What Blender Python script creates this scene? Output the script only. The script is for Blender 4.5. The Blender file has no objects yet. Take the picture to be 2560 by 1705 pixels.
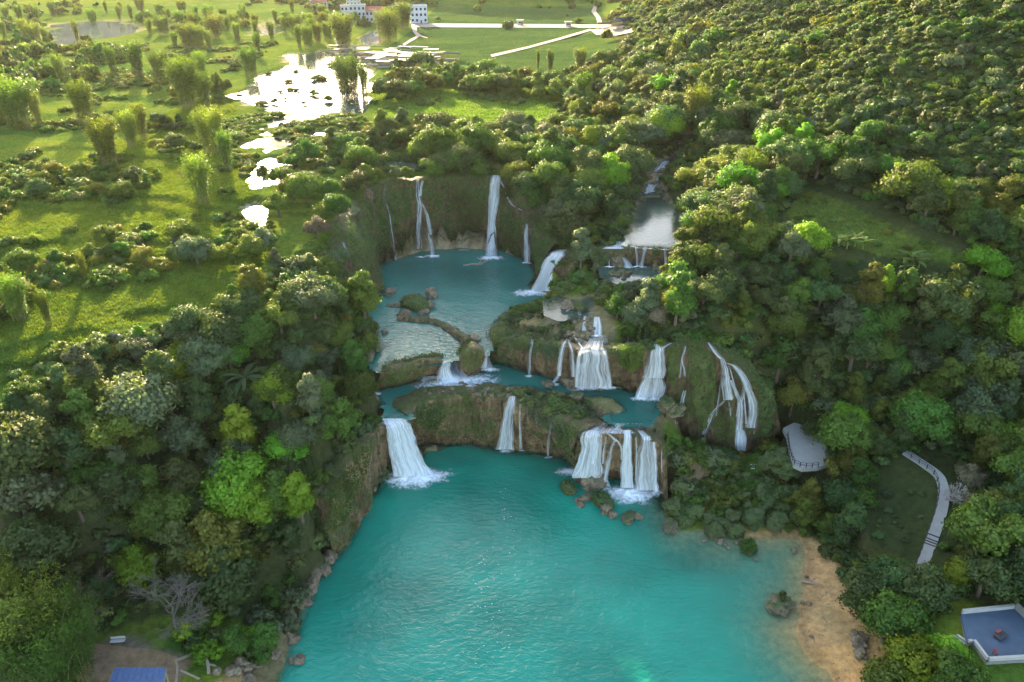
import bpy, bmesh, math, random
import numpy as np
from mathutils import Vector, Matrix
from mathutils.bvhtree import BVHTree

random.seed(7)
RNG = np.random.default_rng(11)
scene = bpy.context.scene
COL = scene.collection

# ------------------------------------------------------------------ camera, sky, sun, exposure
F = 1900.0            # focal length in photo pixels (2560 wide)
PITCH = math.radians(28.0)
CAM_Z = 95.0
CX, CY = 1280.0, 852.5
SUN_EL, SUN_AZ = math.radians(15.0), math.radians(-19.0)    # azimuth from +Y, negative = to the left

cam_data = bpy.data.cameras.new('camera')
cam_data.sensor_width = 36.0
cam_data.lens = F / 2560 * 36.0
cam_data.clip_start = 1.0
cam_data.clip_end = 6000.0
cam = bpy.data.objects.new('camera', cam_data)
cam.location = (0, 0, CAM_Z)
cam.rotation_euler = (math.radians(90) - PITCH, 0, 0)
COL.objects.link(cam)
scene.camera = cam

world = bpy.data.worlds.new('World')
scene.world = world
world.use_nodes = True
wn = world.node_tree
sky = wn.nodes.new('ShaderNodeTexSky')
sky.sky_type = 'NISHITA'
sky.sun_disc = False
sky.sun_elevation = SUN_EL
sky.sun_rotation = SUN_AZ
sky.altitude = 100
sky.air_density = 1.0
sky.dust_density = 1.6
sky.ozone_density = 0.4
wn.nodes['Background'].inputs['Strength'].default_value = 0.15
wn.links.new(sky.outputs[0], wn.nodes['Background'].inputs['Color'])

sun_data = bpy.data.lights.new('sun', 'SUN')
sun_data.energy = 4.8
sun_data.angle = math.radians(0.6)
sun_data.color = (1.0, 0.77, 0.47)
sun = bpy.data.objects.new('sun', sun_data)
sdir = Vector((math.sin(SUN_AZ) * math.cos(SUN_EL), math.cos(SUN_AZ) * math.cos(SUN_EL), math.sin(SUN_EL)))
sun.rotation_euler = sdir.to_track_quat('Z', 'Y').to_euler()
COL.objects.link(sun)

vs = scene.view_settings
vs.view_transform = 'Standard'
vs.look = 'None'
vs.exposure = 2.38
vs.gamma = 1.0
scene.render.engine = 'CYCLES'
cy = scene.cycles
cy.use_denoising = True
cy.denoiser = 'OPENIMAGEDENOISE'
cy.denoising_input_passes = 'RGB_ALBEDO_NORMAL'
cy.denoising_prefilter = 'NONE'
cy.max_bounces = 6
cy.diffuse_bounces = 3
cy.glossy_bounces = 2
cy.transmission_bounces = 3
cy.transparent_max_bounces = 12
cy.volume_bounces = 0
cy.sample_clamp_indirect = 6.0
cy.use_adaptive_sampling = True

# ------------------------------------------------------------------ projection helpers
SA, CA = math.sin(PITCH), math.cos(PITCH)
def ray(px, py):
    u = (px - CX) / F
    v = (CY - py) / F
    return np.array([u, CA + v * SA, -SA + v * CA])
def U(px, py, z):
    d = ray(px, py)
    t = (z - CAM_Z) / d[2]
    return (d[0] * t, d[1] * t)
def U3(px, py, z):
    x, y = U(px, py, z)
    return (x, y, z)
def project(x, y, z):
    """world -> photo pixel (arrays ok)"""
    dz = z - CAM_Z
    f = y * CA - dz * SA
    up = y * SA + dz * CA
    return CX + F * x / f, CY - F * up / f

# ------------------------------------------------------------------ numpy noise
def _hash(ix, iy, iz, seed):
    h = (ix * 374761393 + iy * 668265263 + iz * 2147483647 + seed * 974634777) & 0xFFFFFFFF
    h = ((h ^ (h >> 13)) * 1274126177) & 0xFFFFFFFF
    return ((h ^ (h >> 16)) & 0xFFFFFF) / float(0xFFFFFF)
def vnoise(x, y, z=None, seed=0):
    x = np.asarray(x, float); y = np.asarray(y, float)
    z = np.zeros_like(x) if z is None else np.asarray(z, float)
    ix, iy, iz = np.floor(x).astype(np.int64), np.floor(y).astype(np.int64), np.floor(z).astype(np.int64)
    fx, fy, fz = x - ix, y - iy, z - iz
    fx, fy, fz = [f * f * (3 - 2 * f) for f in (fx, fy, fz)]
    r = 0
    for dx in (0, 1):
        for dy in (0, 1):
            for dz in (0, 1):
                w = (fx if dx else 1 - fx) * (fy if dy else 1 - fy) * (fz if dz else 1 - fz)
                r = r + w * _hash(ix + dx, iy + dy, iz + dz, seed)
    return r * 2 - 1
def fbm(x, y, z=None, seed=0, octaves=4, gain=0.5):
    a, s, r = 1.0, 1.0, 0
    for o in range(octaves):
        r = r + a * vnoise(np.asarray(x) * s, np.asarray(y) * s, None if z is None else np.asarray(z) * s, seed + o * 17)
        a *= gain; s *= 2.03
    return r
def sstep(a, b, x):
    t = np.clip((x - a) / (b - a), 0, 1)
    return t * t * (3 - 2 * t)

# ------------------------------------------------------------------ polygon distance (positive outside)
def seg_dist(P, A, B):
    ab = B - A
    t = np.clip(((P - A) @ ab) / max(ab @ ab, 1e-9), 0, 1)
    q = P - A - t[:, None] * ab
    return np.sqrt((q * q).sum(1))
def line_dist(P, L):
    d = np.full(len(P), 1e9)
    for i in range(len(L) - 1):
        d = np.minimum(d, seg_dist(P, L[i], L[i + 1]))
    return d
def inside(P, L):
    x, y = P[:, 0], P[:, 1]
    c = np.zeros(len(P), bool)
    n = len(L)
    for i in range(n):
        a, b = L[i], L[(i + 1) % n]
        cond = (a[1] > y) != (b[1] > y)
        xi = (b[0] - a[0]) * (y - a[1]) / ((b[1] - a[1]) if b[1] != a[1] else 1e-9) + a[0]
        c ^= cond & (x < xi)
    return c
def sdist(P, L):
    d = line_dist(P, np.vstack([L, L[:1]]))
    return np.where(inside(P, L), -d, d)
def PL(pts, z):
    return np.array([U(p[0], p[1], z) for p in pts])

# ------------------------------------------------------------------ water polygons (photo pixels at a known level)
Z_M, Z_P, Z_T3, Z_T2, Z_T1, Z_R = 12.5, 17.0, 22.3, 27.5, 31.0, 36.7
LOWER = PL([(702,1697),(640,1850),(560,2150),(2330,2150),(2170,1800),(2089,1705),(2067,1680),(2012,1625),(1990,1570),(2001,1515),(2012,1460),
            (2015,1394),(2001,1346),(1950,1338),(1892,1343),(1794,1332),(1696,1321),(1664,1294),(1648,1240),(1640,1205),(1560,1185),
            (1470,1175),(1424,1153),(1381,1142),(1316,1131),(1250,1125),(1142,1109),(1060,1109),(1030,1125),(1000,1150),(979,1150),
            (962,1196),(924,1250),(886,1321),(859,1370),(783,1463),(750,1544)], 0.0)
MID = PL([(943,1062),(970,1027),(938,991),(930,960),(949,945),(1098,925),(1150,905),(1200,912),(1233,900),(1307,925),(1380,945),
          (1420,965),(1529,968),(1588,985),(1640,995),(1655,1010),(1640,1035),(1625,1060),(1540,1065),(1510,1045),(1545,1030),(1562,1025),(1537,1006),(1471,993),
          (1400,982),(1330,968),(1281,966),(1244,978),(1215,986),(1160,989),(1106,992),(1051,1010),(1017,1032),(1030,1045)], Z_M)
POOL = PL([(923,907),(949,870),(941,834),(897,786),(888,762),(923,762),(956,739),(945,706),(939,680),(941,668),(978,649),(1051,627),
           (1160,618),(1252,627),(1325,653),(1345,690),(1325,713),(1380,739),(1300,765),(1266,778),(1230,816),(1233,859),
           (1215,885),(1180,888),(1150,895),(1109,907),(1020,915),(945,928)], Z_P)
T3 = PL([(1365,755),(1395,742),(1430,752),(1470,740),(1495,742),(1490,775),(1470,792),(1440,790),(1400,800),(1365,785)], Z_T3 + 1.2)
T3B = PL([(1455,832),(1500,832),(1520,850),(1515,872),(1450,872),(1440,850)], Z_T3 - 0.2)
T2 = PL([(1500,668),(1560,662),(1620,660),(1675,662),(1680,690),(1640,705),(1590,712),(1540,706),(1505,690)], Z_T2)
T1 = PL([(1560,612),(1570,570),(1585,520),(1599,493),(1630,482),(1664,486),(1690,520),(1715,550),(1705,580),(1690,622),(1640,622),(1590,618)], Z_T1)
T0 = PL([(1596,488),(1650,486),(1662,470),(1650,455),(1625,452),(1605,466)], Z_T1 + .7)
T00 = PL([(1622,432),(1660,430),(1690,405),(1715,385),(1690,382),(1650,402),(1625,418)], 34.2)
RIVERS = [
    [(698,135),(745,135),(822,128),(900,140),(930,185),(940,200),(985,226),(930,232),(908,288),(851,285),(785,290),(727,289),(690,283),(654,270),(614,252),(562,240),(600,232),(628,219),(643,194),(694,175),(730,157)],
    [(690,285),(800,285),(800,300),(700,318),(680,340),(720,360),(700,395),(690,410),(680,440),(640,470),(625,450),(650,420),(650,395),(620,380),(640,345),(650,320),(680,300)],
    [(592,380),(599,365),(621,347),(657,340),(700,343),(749,362),(735,375),(680,380)],
    [(741,340),(790,327),(833,319),(855,330),(836,342),(780,346)],
    [(668,420),(672,402),(730,402),(803,388),(815,395),(800,405),(740,412),(690,422)],
    [(636,462),(646,438),(694,436),(720,450),(705,460)],
    [(634,320),(660,315),(690,320),(668,331),(640,330)],
    [(738,300),(770,297),(795,300),(775,312),(745,310)],
    [(131,62),(180,54),(234,51),(314,57),(345,70),(335,86),(280,95),(234,98),(153,114),(120,105),(118,80)],
    [(640,92),(648,60),(662,44),(690,44),(692,70),(690,92)],
    [(965,412),(985,398),(1040,405),(1060,420),(1020,428),(980,428)],
    [(905,375),(930,362),(985,368),(990,385),(930,388)],
    [(880,330),(905,318),(1000,325),(990,345),(930,340)],
    [(885,120),(890,105),(910,85),(950,78),(958,100),(930,116)],
]
RIVERS = [PL(r, Z_R) for r in RIVERS]
STREAM_L = PL([(600,520),(640,505),(665,520),(655,560),(640,575),(625,545)], 34.8)
POOLS = [('lower', LOWER, 0.0), ('mid', MID, Z_M), ('grand', POOL, Z_P), ('t3', T3, Z_T3 + 1.2), ('t3b', T3B, Z_T3 - 0.2),
         ('t2', T2, Z_T2), ('t1', T1, Z_T1), ('t0', T0, Z_T1 + .7), ('t00', T00, 34.2), ('sl', STREAM_L, 34.8)] + \
        [('river%d' % i, r, Z_R) for i, r in enumerate(RIVERS)]

# ------------------------------------------------------------------ terrain control points
CTRL = []
def C(*pts):
    for px, py, z in pts:
        x, y = U(px, py, z); CTRL.append((x, y, z))
def D(*pts): CTRL.extend(pts)
edge = [(0,1030,29),(139,940,31),(204,870,31.5),(310,823,32),(402,816,32),(548,764,32.5),(639,717,33),(720,650,34)]
C(*edge)
shore = [(690,1690,.8),(740,1540,.8),(775,1460,1),(848,1370,1.5),(872,1320,3)]
C(*shore)
E = [np.array(U3(*e)) for e in edge]; S = [np.array(U3(*s)) for s in shore]
for ei, si in ((1,1),(2,2),(3,3),(4,4),(2,1),(3,2)):
    for t in (.3,.5,.72):
        p = E[ei] * (1 - t) + S[si] * t; CTRL.append((p[0], p[1], p[2] + 1.0))
C((340,1690,5),(480,1640,4.5),(600,1640,3),(250,1600,6),(100,1700,6),(560,1560,4.5),(400,1580,6.5),(250,1500,9),(60,1400,14),(450,1440,10),(0,1250,22),(200,1200,22))
D((-62,55,6),(-45,50,4),(-90,60,10),(-110,90,24),(-130,110,29),(-85,85,18))
C((930,1095,12.6),(880,1135,14),(830,1180,15),(840,1260,9),(800,1230,16),(760,1100,22),(800,1020,24),(900,1040,15),(700,950,29),(880,950,17),(860,900,20),(880,860,20),(820,820,27),(860,790,26),(760,760,32))
C((0,850,31.5),(100,760,32.5),(300,700,33),(450,700,33),(560,690,33.2),(250,600,34),(60,560,34.5),(500,560,34.5),(680,560,35.3),(780,600,35),(830,560,35.3),
  (300,450,35.7),(0,400,36.2),(500,380,36.6),(640,480,36.4),(760,420,37),(870,420,37.1),(860,480,36.5),(300,250,36.9),(0,200,37),(560,300,37.2),(700,330,37.3),(850,360,37.3),
  (620,270,37.2),(700,300,37.3),(600,400,37.2),(950,290,37.6),(1000,300,37.6),(1200,280,37.8),(1400,280,38),(1000,380,37.3),(1150,400,37.3),(1250,420,37),(1340,440,36.5),(1400,480,36),(1450,430,36.5),
  (500,100,37.5),(200,130,37.3),(800,60,38),(1000,60,38),(1300,80,38),(1500,100,39),(1200,160,38),(600,20,38),(100,20,38),(1300,10,39),(940,250,37.5),(840,180,37.2),(560,180,37.4),(0,60,37.5))
C((862,560,35.5),(875,600,33),(860,650,30),(850,700,27),(930,560,35),(962,455,36.2),(1045,446,36.2),(1130,440,36.5),(1233,442,36.4),(1300,470,35),(1345,560,31),(1370,600,28.5))
C((1300,800,20.2),(1262,805,18.8),(1350,830,20.5),(1290,845,20.2),(1340,790,21),(1400,815,22),(1430,842,22.3),(1400,770,23),(1480,805,23.2),(1540,800,24),(1440,710,24.8),(1390,715,22.5),(1330,772,18.5),(1310,760,18),
  (1410,650,27.2),(1395,625,27.6),(1440,640,28.5),(1440,600,29.5),(1560,740,26.5),(1640,720,27.8),(1700,690,29),(1400,560,31.5),(1500,560,32),(1540,530,32.3),(1460,500,34),
  (1575,460,33.2),(1690,460,33.2),(1600,420,34.8),(1570,400,36),(1660,370,36.5),(1720,430,34),(1760,390,36),(1745,340,38),(1700,300,38.5),(1745,500,33),(1760,580,33),(1760,640,33),
  (1560,860,23.5),(1640,850,24.6),(1600,800,25.5),(1700,800,27),(1710,850,25),(1775,850,25),(1800,760,29.5),(1830,880,22))
D((38,160,34),(48,150,31.5),(48,141,27.5))
for X in (58, 75, 95, 120):
    k = (X - 58) * 0.03
    D((X,200,37.5 + k),(X,180,36.5 + k),(X,165,35.8 + k),(X,153,34 + k),(X,144,29),(X,136,22),(X,128,14 + k),(X,121,10.2 + k),(X,110,9.5 + k),(X,100,8.5 + k))
D((70,90,7.5),(95,90,9),(75,78,6.5),(95,75,7),(66,66,4),(90,60,5),(130,80,12),(58,60,2))
C((2060,1440,.7),(2100,1550,.8),(2150,1640,1.1),(2130,1720,.8),(2210,1560,2.4),(2130,1410,1.4),(2040,1360,.7),(1900,1325,.8),(1800,1310,.9),(1960,1270,2.8),(1860,1220,2.4),(1750,1250,2),(1700,1280,.9),
  (2000,1120,7),(2040,1160,7),(1975,1170,6.4),(1690,1150,5),(1672,1085,9),(1720,1100,4.5),(1790,1140,3.2),(1860,1140,3.2),(1940,1110,4.5),(1720,1160,6.5),(1790,1160,7.5),(1840,1185,6.5),(1700,1200,4.5),(1770,1230,5),(1940,1200,4.2),(2080,1230,6),(2180,1290,6),(2250,1350,6.5),(2180,1400,4),(2250,1480,5),(2400,1560,7.0),(2480,1660,6.9),(2440,1630,7.0),(2540,1670,7.0),(2330,1690,3.5))
C((1480,1072,12.9),(1540,1060,12.55),(1620,1072,12.8),(1660,1060,12.9),(1011,1036,13.1),(1051,1014,13.2),(1106,996,13.3),(1160,992,13.3),(1215,990,13.3),(1270,978,13.6),(1300,990,13.5),(1361,1005,13.7),(1400,1020,13.6),(1450,1012,13.4),(1500,1022,13.2),(1430,1055,13.4))
CTRL_A = np.array(CTRL)

# terrain grid: 1 m cells near the falls, growing outwards
def axis(lo, a, b, hi, s):
    c = list(np.arange(a, b + s * .5, s))
    st, v = s, b
    while v < hi: st *= 1.06; v += st; c.append(v)
    st, v, l = s, a, []
    while v > lo: st *= 1.06; v -= st; l.append(v)
    return np.array(l[::-1] + c)
GX = axis(-1800, -120, 128, 1500, 1.0)
GY = axis(10, 58, 262, 2600, 1.0)
NX, NY = len(GX), len(GY)
MX, MY = np.meshgrid(GX, GY)
PX, PY = MX.ravel(), MY.ravel()
PTS = np.stack([PX, PY], 1)

def idw(P):
    out = np.zeros(len(P))
    for s in range(0, len(P), 20000):
        q = P[s:s + 20000]
        d2 = ((q[:, None, :] - CTRL_A[None, :, :2]) ** 2).sum(2) + 0.6
        k = np.argpartition(d2, 9, axis=1)[:, :9]
        dk = np.take_along_axis(d2, k, 1)
        w = dk ** -1.6
        out[s:s + 20000] = (w * CTRL_A[k, 2]).sum(1) / w.sum(1)
    return out
H0 = idw(PTS).reshape(NY, NX)
for _ in range(2):   # light smoothing
    p = np.pad(H0, 1, mode='edge')
    H0 = (p[:-2,1:-1] + p[2:,1:-1] + p[1:-1,:-2] + p[1:-1,2:] + 2 * p[1:-1,1:-1]) / 6
H0 = H0.ravel()
# hill on the right
FOOT_Y = np.array([0, 100, 140, 191, 232, 283, 400, 555, 800, 1200, 2600.])
FOOT_X = np.array([190, 150, 112, 82, 66, 56, 56, 64, 110, 300, 700.])
def hill(x, y):
    d = x - np.interp(y, FOOT_Y, FOOT_X) + 5 * fbm(np.asarray(x) / 45, np.asarray(y) / 45, seed=5, octaves=2)
    h = 0.52 * 9 * np.log1p(np.exp(np.clip(d / 9, -30, 30)))
    h = np.where(d > 250, 0.52 * d, h)
    n = fbm(np.asarray(x) / 38, np.asarray(y) / 38, seed=8, octaves=4) * 7 * sstep(4, 60, d)
    h = np.where(h > 42, 42 + 16 * (1 - np.exp(-(h - 42) / 16)), h)
    return h + n * sstep(4, 60, d) * .8
KARST = [(-50, 905, 165, 60), (190, 1250, 240, 66), (-430, 1600, 400, 185), (-850, 1550, 400, 205), (-1250, 1500, 400, 215), (0, 1750, 400, 180), (420, 1900, 480, 200)]
def karst(x, y):
    z = np.zeros_like(x)
    for kx, ky, r, h in KARST:
        d = np.sqrt((x - kx) ** 2 + (y - ky) ** 2) / r
        d = d * (1 + 0.12 * fbm(x / 120, y / 120, seed=31, octaves=3))
        z = np.maximum(z, h * (1 - sstep(0.12, 1.0, d)))
    return z
HZ = H0 + hill(PX, PY) + karst(PX, PY)
# terraced steps and roughness of the meadow
plate = sstep(27, 31, H0) * (1 - sstep(0, 20, PX - np.interp(PY, FOOT_Y, FOOT_X)))
step = 0.9
hs = HZ + 0.9 * fbm(PX / 26, PY / 20, seed=3, octaves=2)
q = hs / step
fr = q - np.floor(q)
terr = (np.floor(q) + sstep(0.40, 0.60, fr)) * step
leftmask = plate * (1 - sstep(-35, -15, PX)) * sstep(75, 85, PY) * (1 - sstep(300, 420, PY))
HZ = HZ * (1 - leftmask * .9) + (terr - 0.45) * leftmask * .9
HZ = HZ + 0.22 * fbm(PX / 6, PY / 6, seed=21, octaves=3) * np.clip((H0 - 1.5) / 4, 0, 1)
# carve pools
BEACH_LINE = PL([(1850,1345),(1950,1338),(2001,1346),(2015,1394),(2012,1460),(2001,1515),(1990,1570),(2012,1625),(2067,1680),(2089,1705),(2170,1800)], 0.0)
depth_all = np.zeros(len(PTS))
WSD = {}
BASE_H = HZ.copy()
for name, poly, lev in POOLS:
    lo, hi = poly.min(0) - 8, poly.max(0) + 8
    m = (PX > lo[0]) & (PX < hi[0]) & (PY > lo[1]) & (PY < hi[1])
    P = PTS[m]
    sd = sdist(P, poly) + 0.5 * fbm(P[:, 0] / 3, P[:, 1] / 3, seed=40, octaves=2)
    if name.startswith('river'): sd = sd + 0.6 + 4.6 * fbm(P[:, 0] / 7, P[:, 1] / 8, seed=43, octaves=3)
    if name == 'lower':
        bd = line_dist(P, BEACH_LINE)
        slope = 0.075 + 0.75 * sstep(4, 70, bd) ** 1.3
        maxd, w = 4.0, 3.0
    elif name in ('mid', 'grand'):
        slope, maxd, w = 0.7, 3.5, 2.6
    else:
        slope, maxd, w = 0.35, 1.2, 2.0
    dep = np.clip(-sd * slope, 0, maxd)
    base = BASE_H[m]
    up = np.where(base > lev, lev + 0.02 + sstep(0, w, sd) * (base - lev), base)
    HZ[m] = np.where(sd < 0, lev - dep - 0.02, np.minimum(HZ[m], up))
    if name == 'lower':     # the sand shelves gently on the dry side too
        bd = line_dist(P, BEACH_LINE)
        dry = (sd >= 0) & (bd < 14)
        HZ[m] = np.where(dry, np.minimum(HZ[m], 0.05 + sd * 0.16), HZ[m])
    depth_all[m] = np.where(sd < 0, np.maximum(depth_all[m], dep), depth_all[m])
HG = HZ.reshape(NY, NX)

def hz(x, y):
    x = np.asarray(x, float); y = np.asarray(y, float)
    i = np.clip(np.searchsorted(GX, x) - 1, 0, NX - 2); j = np.clip(np.searchsorted(GY, y) - 1, 0, NY - 2)
    tx = np.clip((x - GX[i]) / (GX[i + 1] - GX[i]), 0, 1); ty = np.clip((y - GY[j]) / (GY[j + 1] - GY[j]), 0, 1)
    return (HG[j, i] * (1 - tx) + HG[j, i + 1] * tx) * (1 - ty) + (HG[j + 1, i] * (1 - tx) + HG[j + 1, i + 1] * tx) * ty
def ground(px, py):
    """point of the ground seen through a photo pixel"""
    d = ray(px, py)
    t = np.arange(60, 1500, 0.5) / d[1]
    x, y, z = d[0] * t, d[1] * t, CAM_Z + d[2] * t
    g = hz(x, y)
    k = np.argmax(z <= g)
    return Vector((x[k], y[k], g[k]))

# ------------------------------------------------------------------ material helpers
def new_mat(name):
    m = bpy.data.materials.new(name)
    m.use_nodes = True
    nt = m.node_tree
    for n in list(nt.nodes): nt.nodes.remove(n)
    out = nt.nodes.new('ShaderNodeOutputMaterial')
    return m, nt, out
def N(nt, kind, **kw):
    n = nt.nodes.new(kind)
    for k, v in kw.items():
        if k.startswith('i_'):
            key = k[2:]
            n.inputs[int(key) if key.isdigit() else key.replace('_', ' ')].default_value = v
        else: setattr(n, k, v)
    return n
def L(nt, a, b): nt.links.new(a, b)
def noise_node(nt, scale, detail=4, rough=0.55, vec=None, dim='3D'):
    n = N(nt, 'ShaderNodeTexNoise', noise_dimensions=dim)
    n.inputs['Scale'].default_value = scale; n.inputs['Detail'].default_value = detail; n.inputs['Roughness'].default_value = rough
    if vec is not None: L(nt, vec, n.inputs['Vector'])
    return n
def ramp(nt, fac, stops):
    r = N(nt, 'ShaderNodeValToRGB')
    el = r.color_ramp.elements
    while len(el) < len(stops): el.new(0.5)
    for e, (p, c) in zip(el, stops):
        e.position = p
        e.color = (c, c, c, 1) if not hasattr(c, '__len__') else (*c, 1)
    L(nt, fac, r.inputs['Fac'])
    return r.outputs['Color']
def mixc(nt, fac, a, b, blend='MIX'):
    n = N(nt, 'ShaderNodeMix', data_type='RGBA', blend_type=blend)
    for sock, v in ((n.inputs[0], fac), (n.inputs[6], a), (n.inputs[7], b)):
        if hasattr(v, 'is_linked'): L(nt, v, sock)
        elif hasattr(v, '__len__'): sock.default_value = (*v, 1)
        else: sock.default_value = v
    return n.outputs[2]
def simple_mat(name, col, rough=0.8, noise_amt=0.25, scale=3.0, metallic=0.0, bump=0.0):
    m, nt, out = new_mat(name)
    tc = N(nt, 'ShaderNodeTexCoord')
    nz = noise_node(nt, scale, 5, vec=tc.outputs['Object'])
    c = mixc(nt, nz.outputs['Fac'], [v * (1 - noise_amt) for v in col], [min(1, v * (1 + noise_amt)) for v in col])
    p = N(nt, 'ShaderNodeBsdfPrincipled'); p.inputs['Roughness'].default_value = rough; p.inputs['Metallic'].default_value = metallic
    L(nt, c, p.inputs['Base Color'])
    if bump:
        b = N(nt, 'ShaderNodeBump'); b.inputs['Strength'].default_value = bump; b.inputs['Distance'].default_value = 0.1
        L(nt, nz.outputs['Fac'], b.inputs['Height']); L(nt, b.outputs[0], p.inputs['Normal'])
    L(nt, p.outputs[0], out.inputs['Surface'])
    return m

def mesh_obj(name, verts, faces, mat=None, parent=None, smooth=False, attrs=None):
    me = bpy.data.meshes.new(name)
    me.from_pydata([tuple(v) for v in verts] if not isinstance(verts, np.ndarray) else verts.tolist(), [], faces if not isinstance(faces, np.ndarray) else faces.tolist())
    if smooth: me.shade_smooth()
    if mat: me.materials.append(mat)
    if attrs:
        for k, (typ, dat) in attrs.items():
            a = me.attributes.new(k, typ, 'POINT')
            if typ == 'FLOAT': a.data.foreach_set('value', np.asarray(dat, np.float32).ravel())
            elif typ == 'FLOAT_VECTOR': a.data.foreach_set('vector', np.asarray(dat, np.float32).ravel())
            elif typ == 'FLOAT_COLOR': a.data.foreach_set('color', np.asarray(dat, np.float32).ravel())
            elif typ == 'FLOAT2': a.data.foreach_set('vector', np.asarray(dat, np.float32).ravel())
            elif typ == 'INT': a.data.foreach_set('value', np.asarray(dat, np.int32).ravel())
    o = bpy.data.objects.new(name, me)
    COL.objects.link(o)
    if parent: o.parent = parent
    return o
def tag(o, label=None, cat=None, group=None, kind=None):
    if label: o['label'] = label
    if cat: o['category'] = cat
    if group: o['group'] = group
    if kind: o['kind'] = kind
    return o
def empty(name, loc=(0, 0, 0), rz=0.0, label=None, cat=None, group=None):
    o = bpy.data.objects.new(name, None)
    o.empty_display_size = 0.5
    COL.objects.link(o)
    o.location = loc; o.rotation_euler = (0, 0, rz)
    return tag(o, label, cat, group)

# ------------------------------------------------------------------ ground
pxp, pyp = project(PX, PY, HZ)
IMG = np.stack([pxp, pyp], 1)
front = (PY > 40) & (PY < 1400)
def img_mask(poly, soft=0):
    P = np.array(poly, float)
    m = np.zeros(len(IMG))
    if soft:
        s = sdist(IMG, P); m = 1 - sstep(-soft, soft, s)
    else: m = inside(IMG, P).astype(float)
    return m * front
grass = np.array([0.105, 0.165, 0.028]); soil = np.array([0.13, 0.09, 0.055]); sand = np.array([0.50, 0.33, 0.165])
rock = np.array([0.22, 0.16, 0.10]); floor_ = np.array([0.06, 0.075, 0.028]); bed = np.array([0.36, 0.30, 0.19])
# where woodland grows the ground is a dark litter
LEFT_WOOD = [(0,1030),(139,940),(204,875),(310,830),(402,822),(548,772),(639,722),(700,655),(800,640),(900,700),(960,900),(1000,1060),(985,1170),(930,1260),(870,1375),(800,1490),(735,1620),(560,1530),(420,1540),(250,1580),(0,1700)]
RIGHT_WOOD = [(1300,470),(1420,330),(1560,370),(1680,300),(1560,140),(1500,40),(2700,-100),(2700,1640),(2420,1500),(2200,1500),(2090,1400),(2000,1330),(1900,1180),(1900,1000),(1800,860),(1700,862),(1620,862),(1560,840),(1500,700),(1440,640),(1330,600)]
gn = fbm(PX / 9, PY / 9, seed=60, octaves=4)
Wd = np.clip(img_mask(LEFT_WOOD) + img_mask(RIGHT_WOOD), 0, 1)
FIELD_R = [(2010,470),(2100,500),(2300,600),(2420,640),(2380,660),(2200,640),(2060,590),(1960,540),(1990,500)]
Wd = Wd * (1 - img_mask(FIELD_R))
col = np.repeat(grass[None], len(PTS), 0)
dry = sstep(-0.2, 0.7, gn)[:, None]
col = col * (1 - 0.35 * dry) + np.array([0.17, 0.18, 0.035]) * 0.35 * dry
FAR_GREEN = img_mask([(1100,10),(1500,20),(1560,140),(1200,230),(1040,160),(980,110),(1040,70)])[:, None]
col = col * (1 - 0.8 * FAR_GREEN) + np.array([0.045, 0.088, 0.03]) * 0.8 * FAR_GREEN
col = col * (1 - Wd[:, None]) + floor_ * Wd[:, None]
gx_, gy_ = np.gradient(HG, axis=1) / np.gradient(GX)[None], np.gradient(HG, axis=0) / np.gradient(GY)[:, None]
slope_ = np.sqrt(gx_ ** 2 + gy_ ** 2).ravel()
kz_ = sstep(2, 12, karst(PX, PY))[:, None]
col = col * (1 - kz_) + np.array([0.045, 0.065, 0.028]) * kz_
rk = (sstep(1.1, 2.2, slope_) * (1 - sstep(110, 300, PY - 150)) * (1 - .85 * Wd))[:, None]
col = col * (1 - rk) + rock * rk
bank = (sstep(.22, .5, slope_) * leftmask)[:, None] * .6
col = col * (1 - bank) + np.array([0.045, 0.07, 0.018]) * bank
ISLAND = img_mask([(1225,860),(1250,780),(1330,745),(1500,730),(1540,800),(1540,880),(1450,880),(1290,860)])[:, None] * 0.75
col = col * (1 - ISLAND) + np.array([0.24, 0.19, 0.12]) * ISLAND
RIM = img_mask([(1000,1060),(1000,1010),(1100,975),(1280,955),(1560,1000),(1660,1030),(1660,1100),(1440,1110),(1250,1010)])[:, None] * 0.7
col = col * (1 - RIM) + np.array([0.22, 0.17, 0.10]) * RIM
BEACH = img_mask([(1990,1325),(2060,1360),(2090,1400),(2140,1480),(2205,1530),(2240,1618),(2175,1662),(2210,1760),(2000,1900),(1700,1400),(1850,1330)], 8)[:, None]
col = col * (1 - BEACH) + sand * BEACH
wetb = (BEACH[:, 0] * (HZ > -.02) * (1 - sstep(.05, .5, HZ + .12 * fbm(PX / 2.2, PY / 2.2, seed=66, octaves=2))))[:, None] * .5
col = col * (1 - wetb) + np.array([0.20, 0.125, 0.062]) * wetb
DIRT_L = img_mask([(205,1705),(225,1610),(330,1585),(400,1625),(470,1645),(545,1585),(560,1590),(480,1660),(450,1705)], 6)[:, None]
col = col * (1 - DIRT_L) + np.array([0.20, 0.155, 0.12]) * DIRT_L
SHORE_L = img_mask([(690,1705),(720,1640),(740,1560),(700,1530),(660,1640),(560,1690),(520,1720)], 6)[:, None]
col = col * (1 - SHORE_L) + np.array([0.30, 0.21, 0.11]) * SHORE_L
LAWN_L = img_mask([(400,1600),(540,1570),(560,1640),(520,1690),(455,1690),(430,1650)], 4)[:, None] * (1 - DIRT_L)
col = col * (1 - LAWN_L) + np.array([0.05, 0.10, 0.02]) * LAWN_L
under = (depth_all > 0.01)[:, None] * (1 - BEACH)
col = col * (1 - under) + bed * under
woodw = Wd

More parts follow.
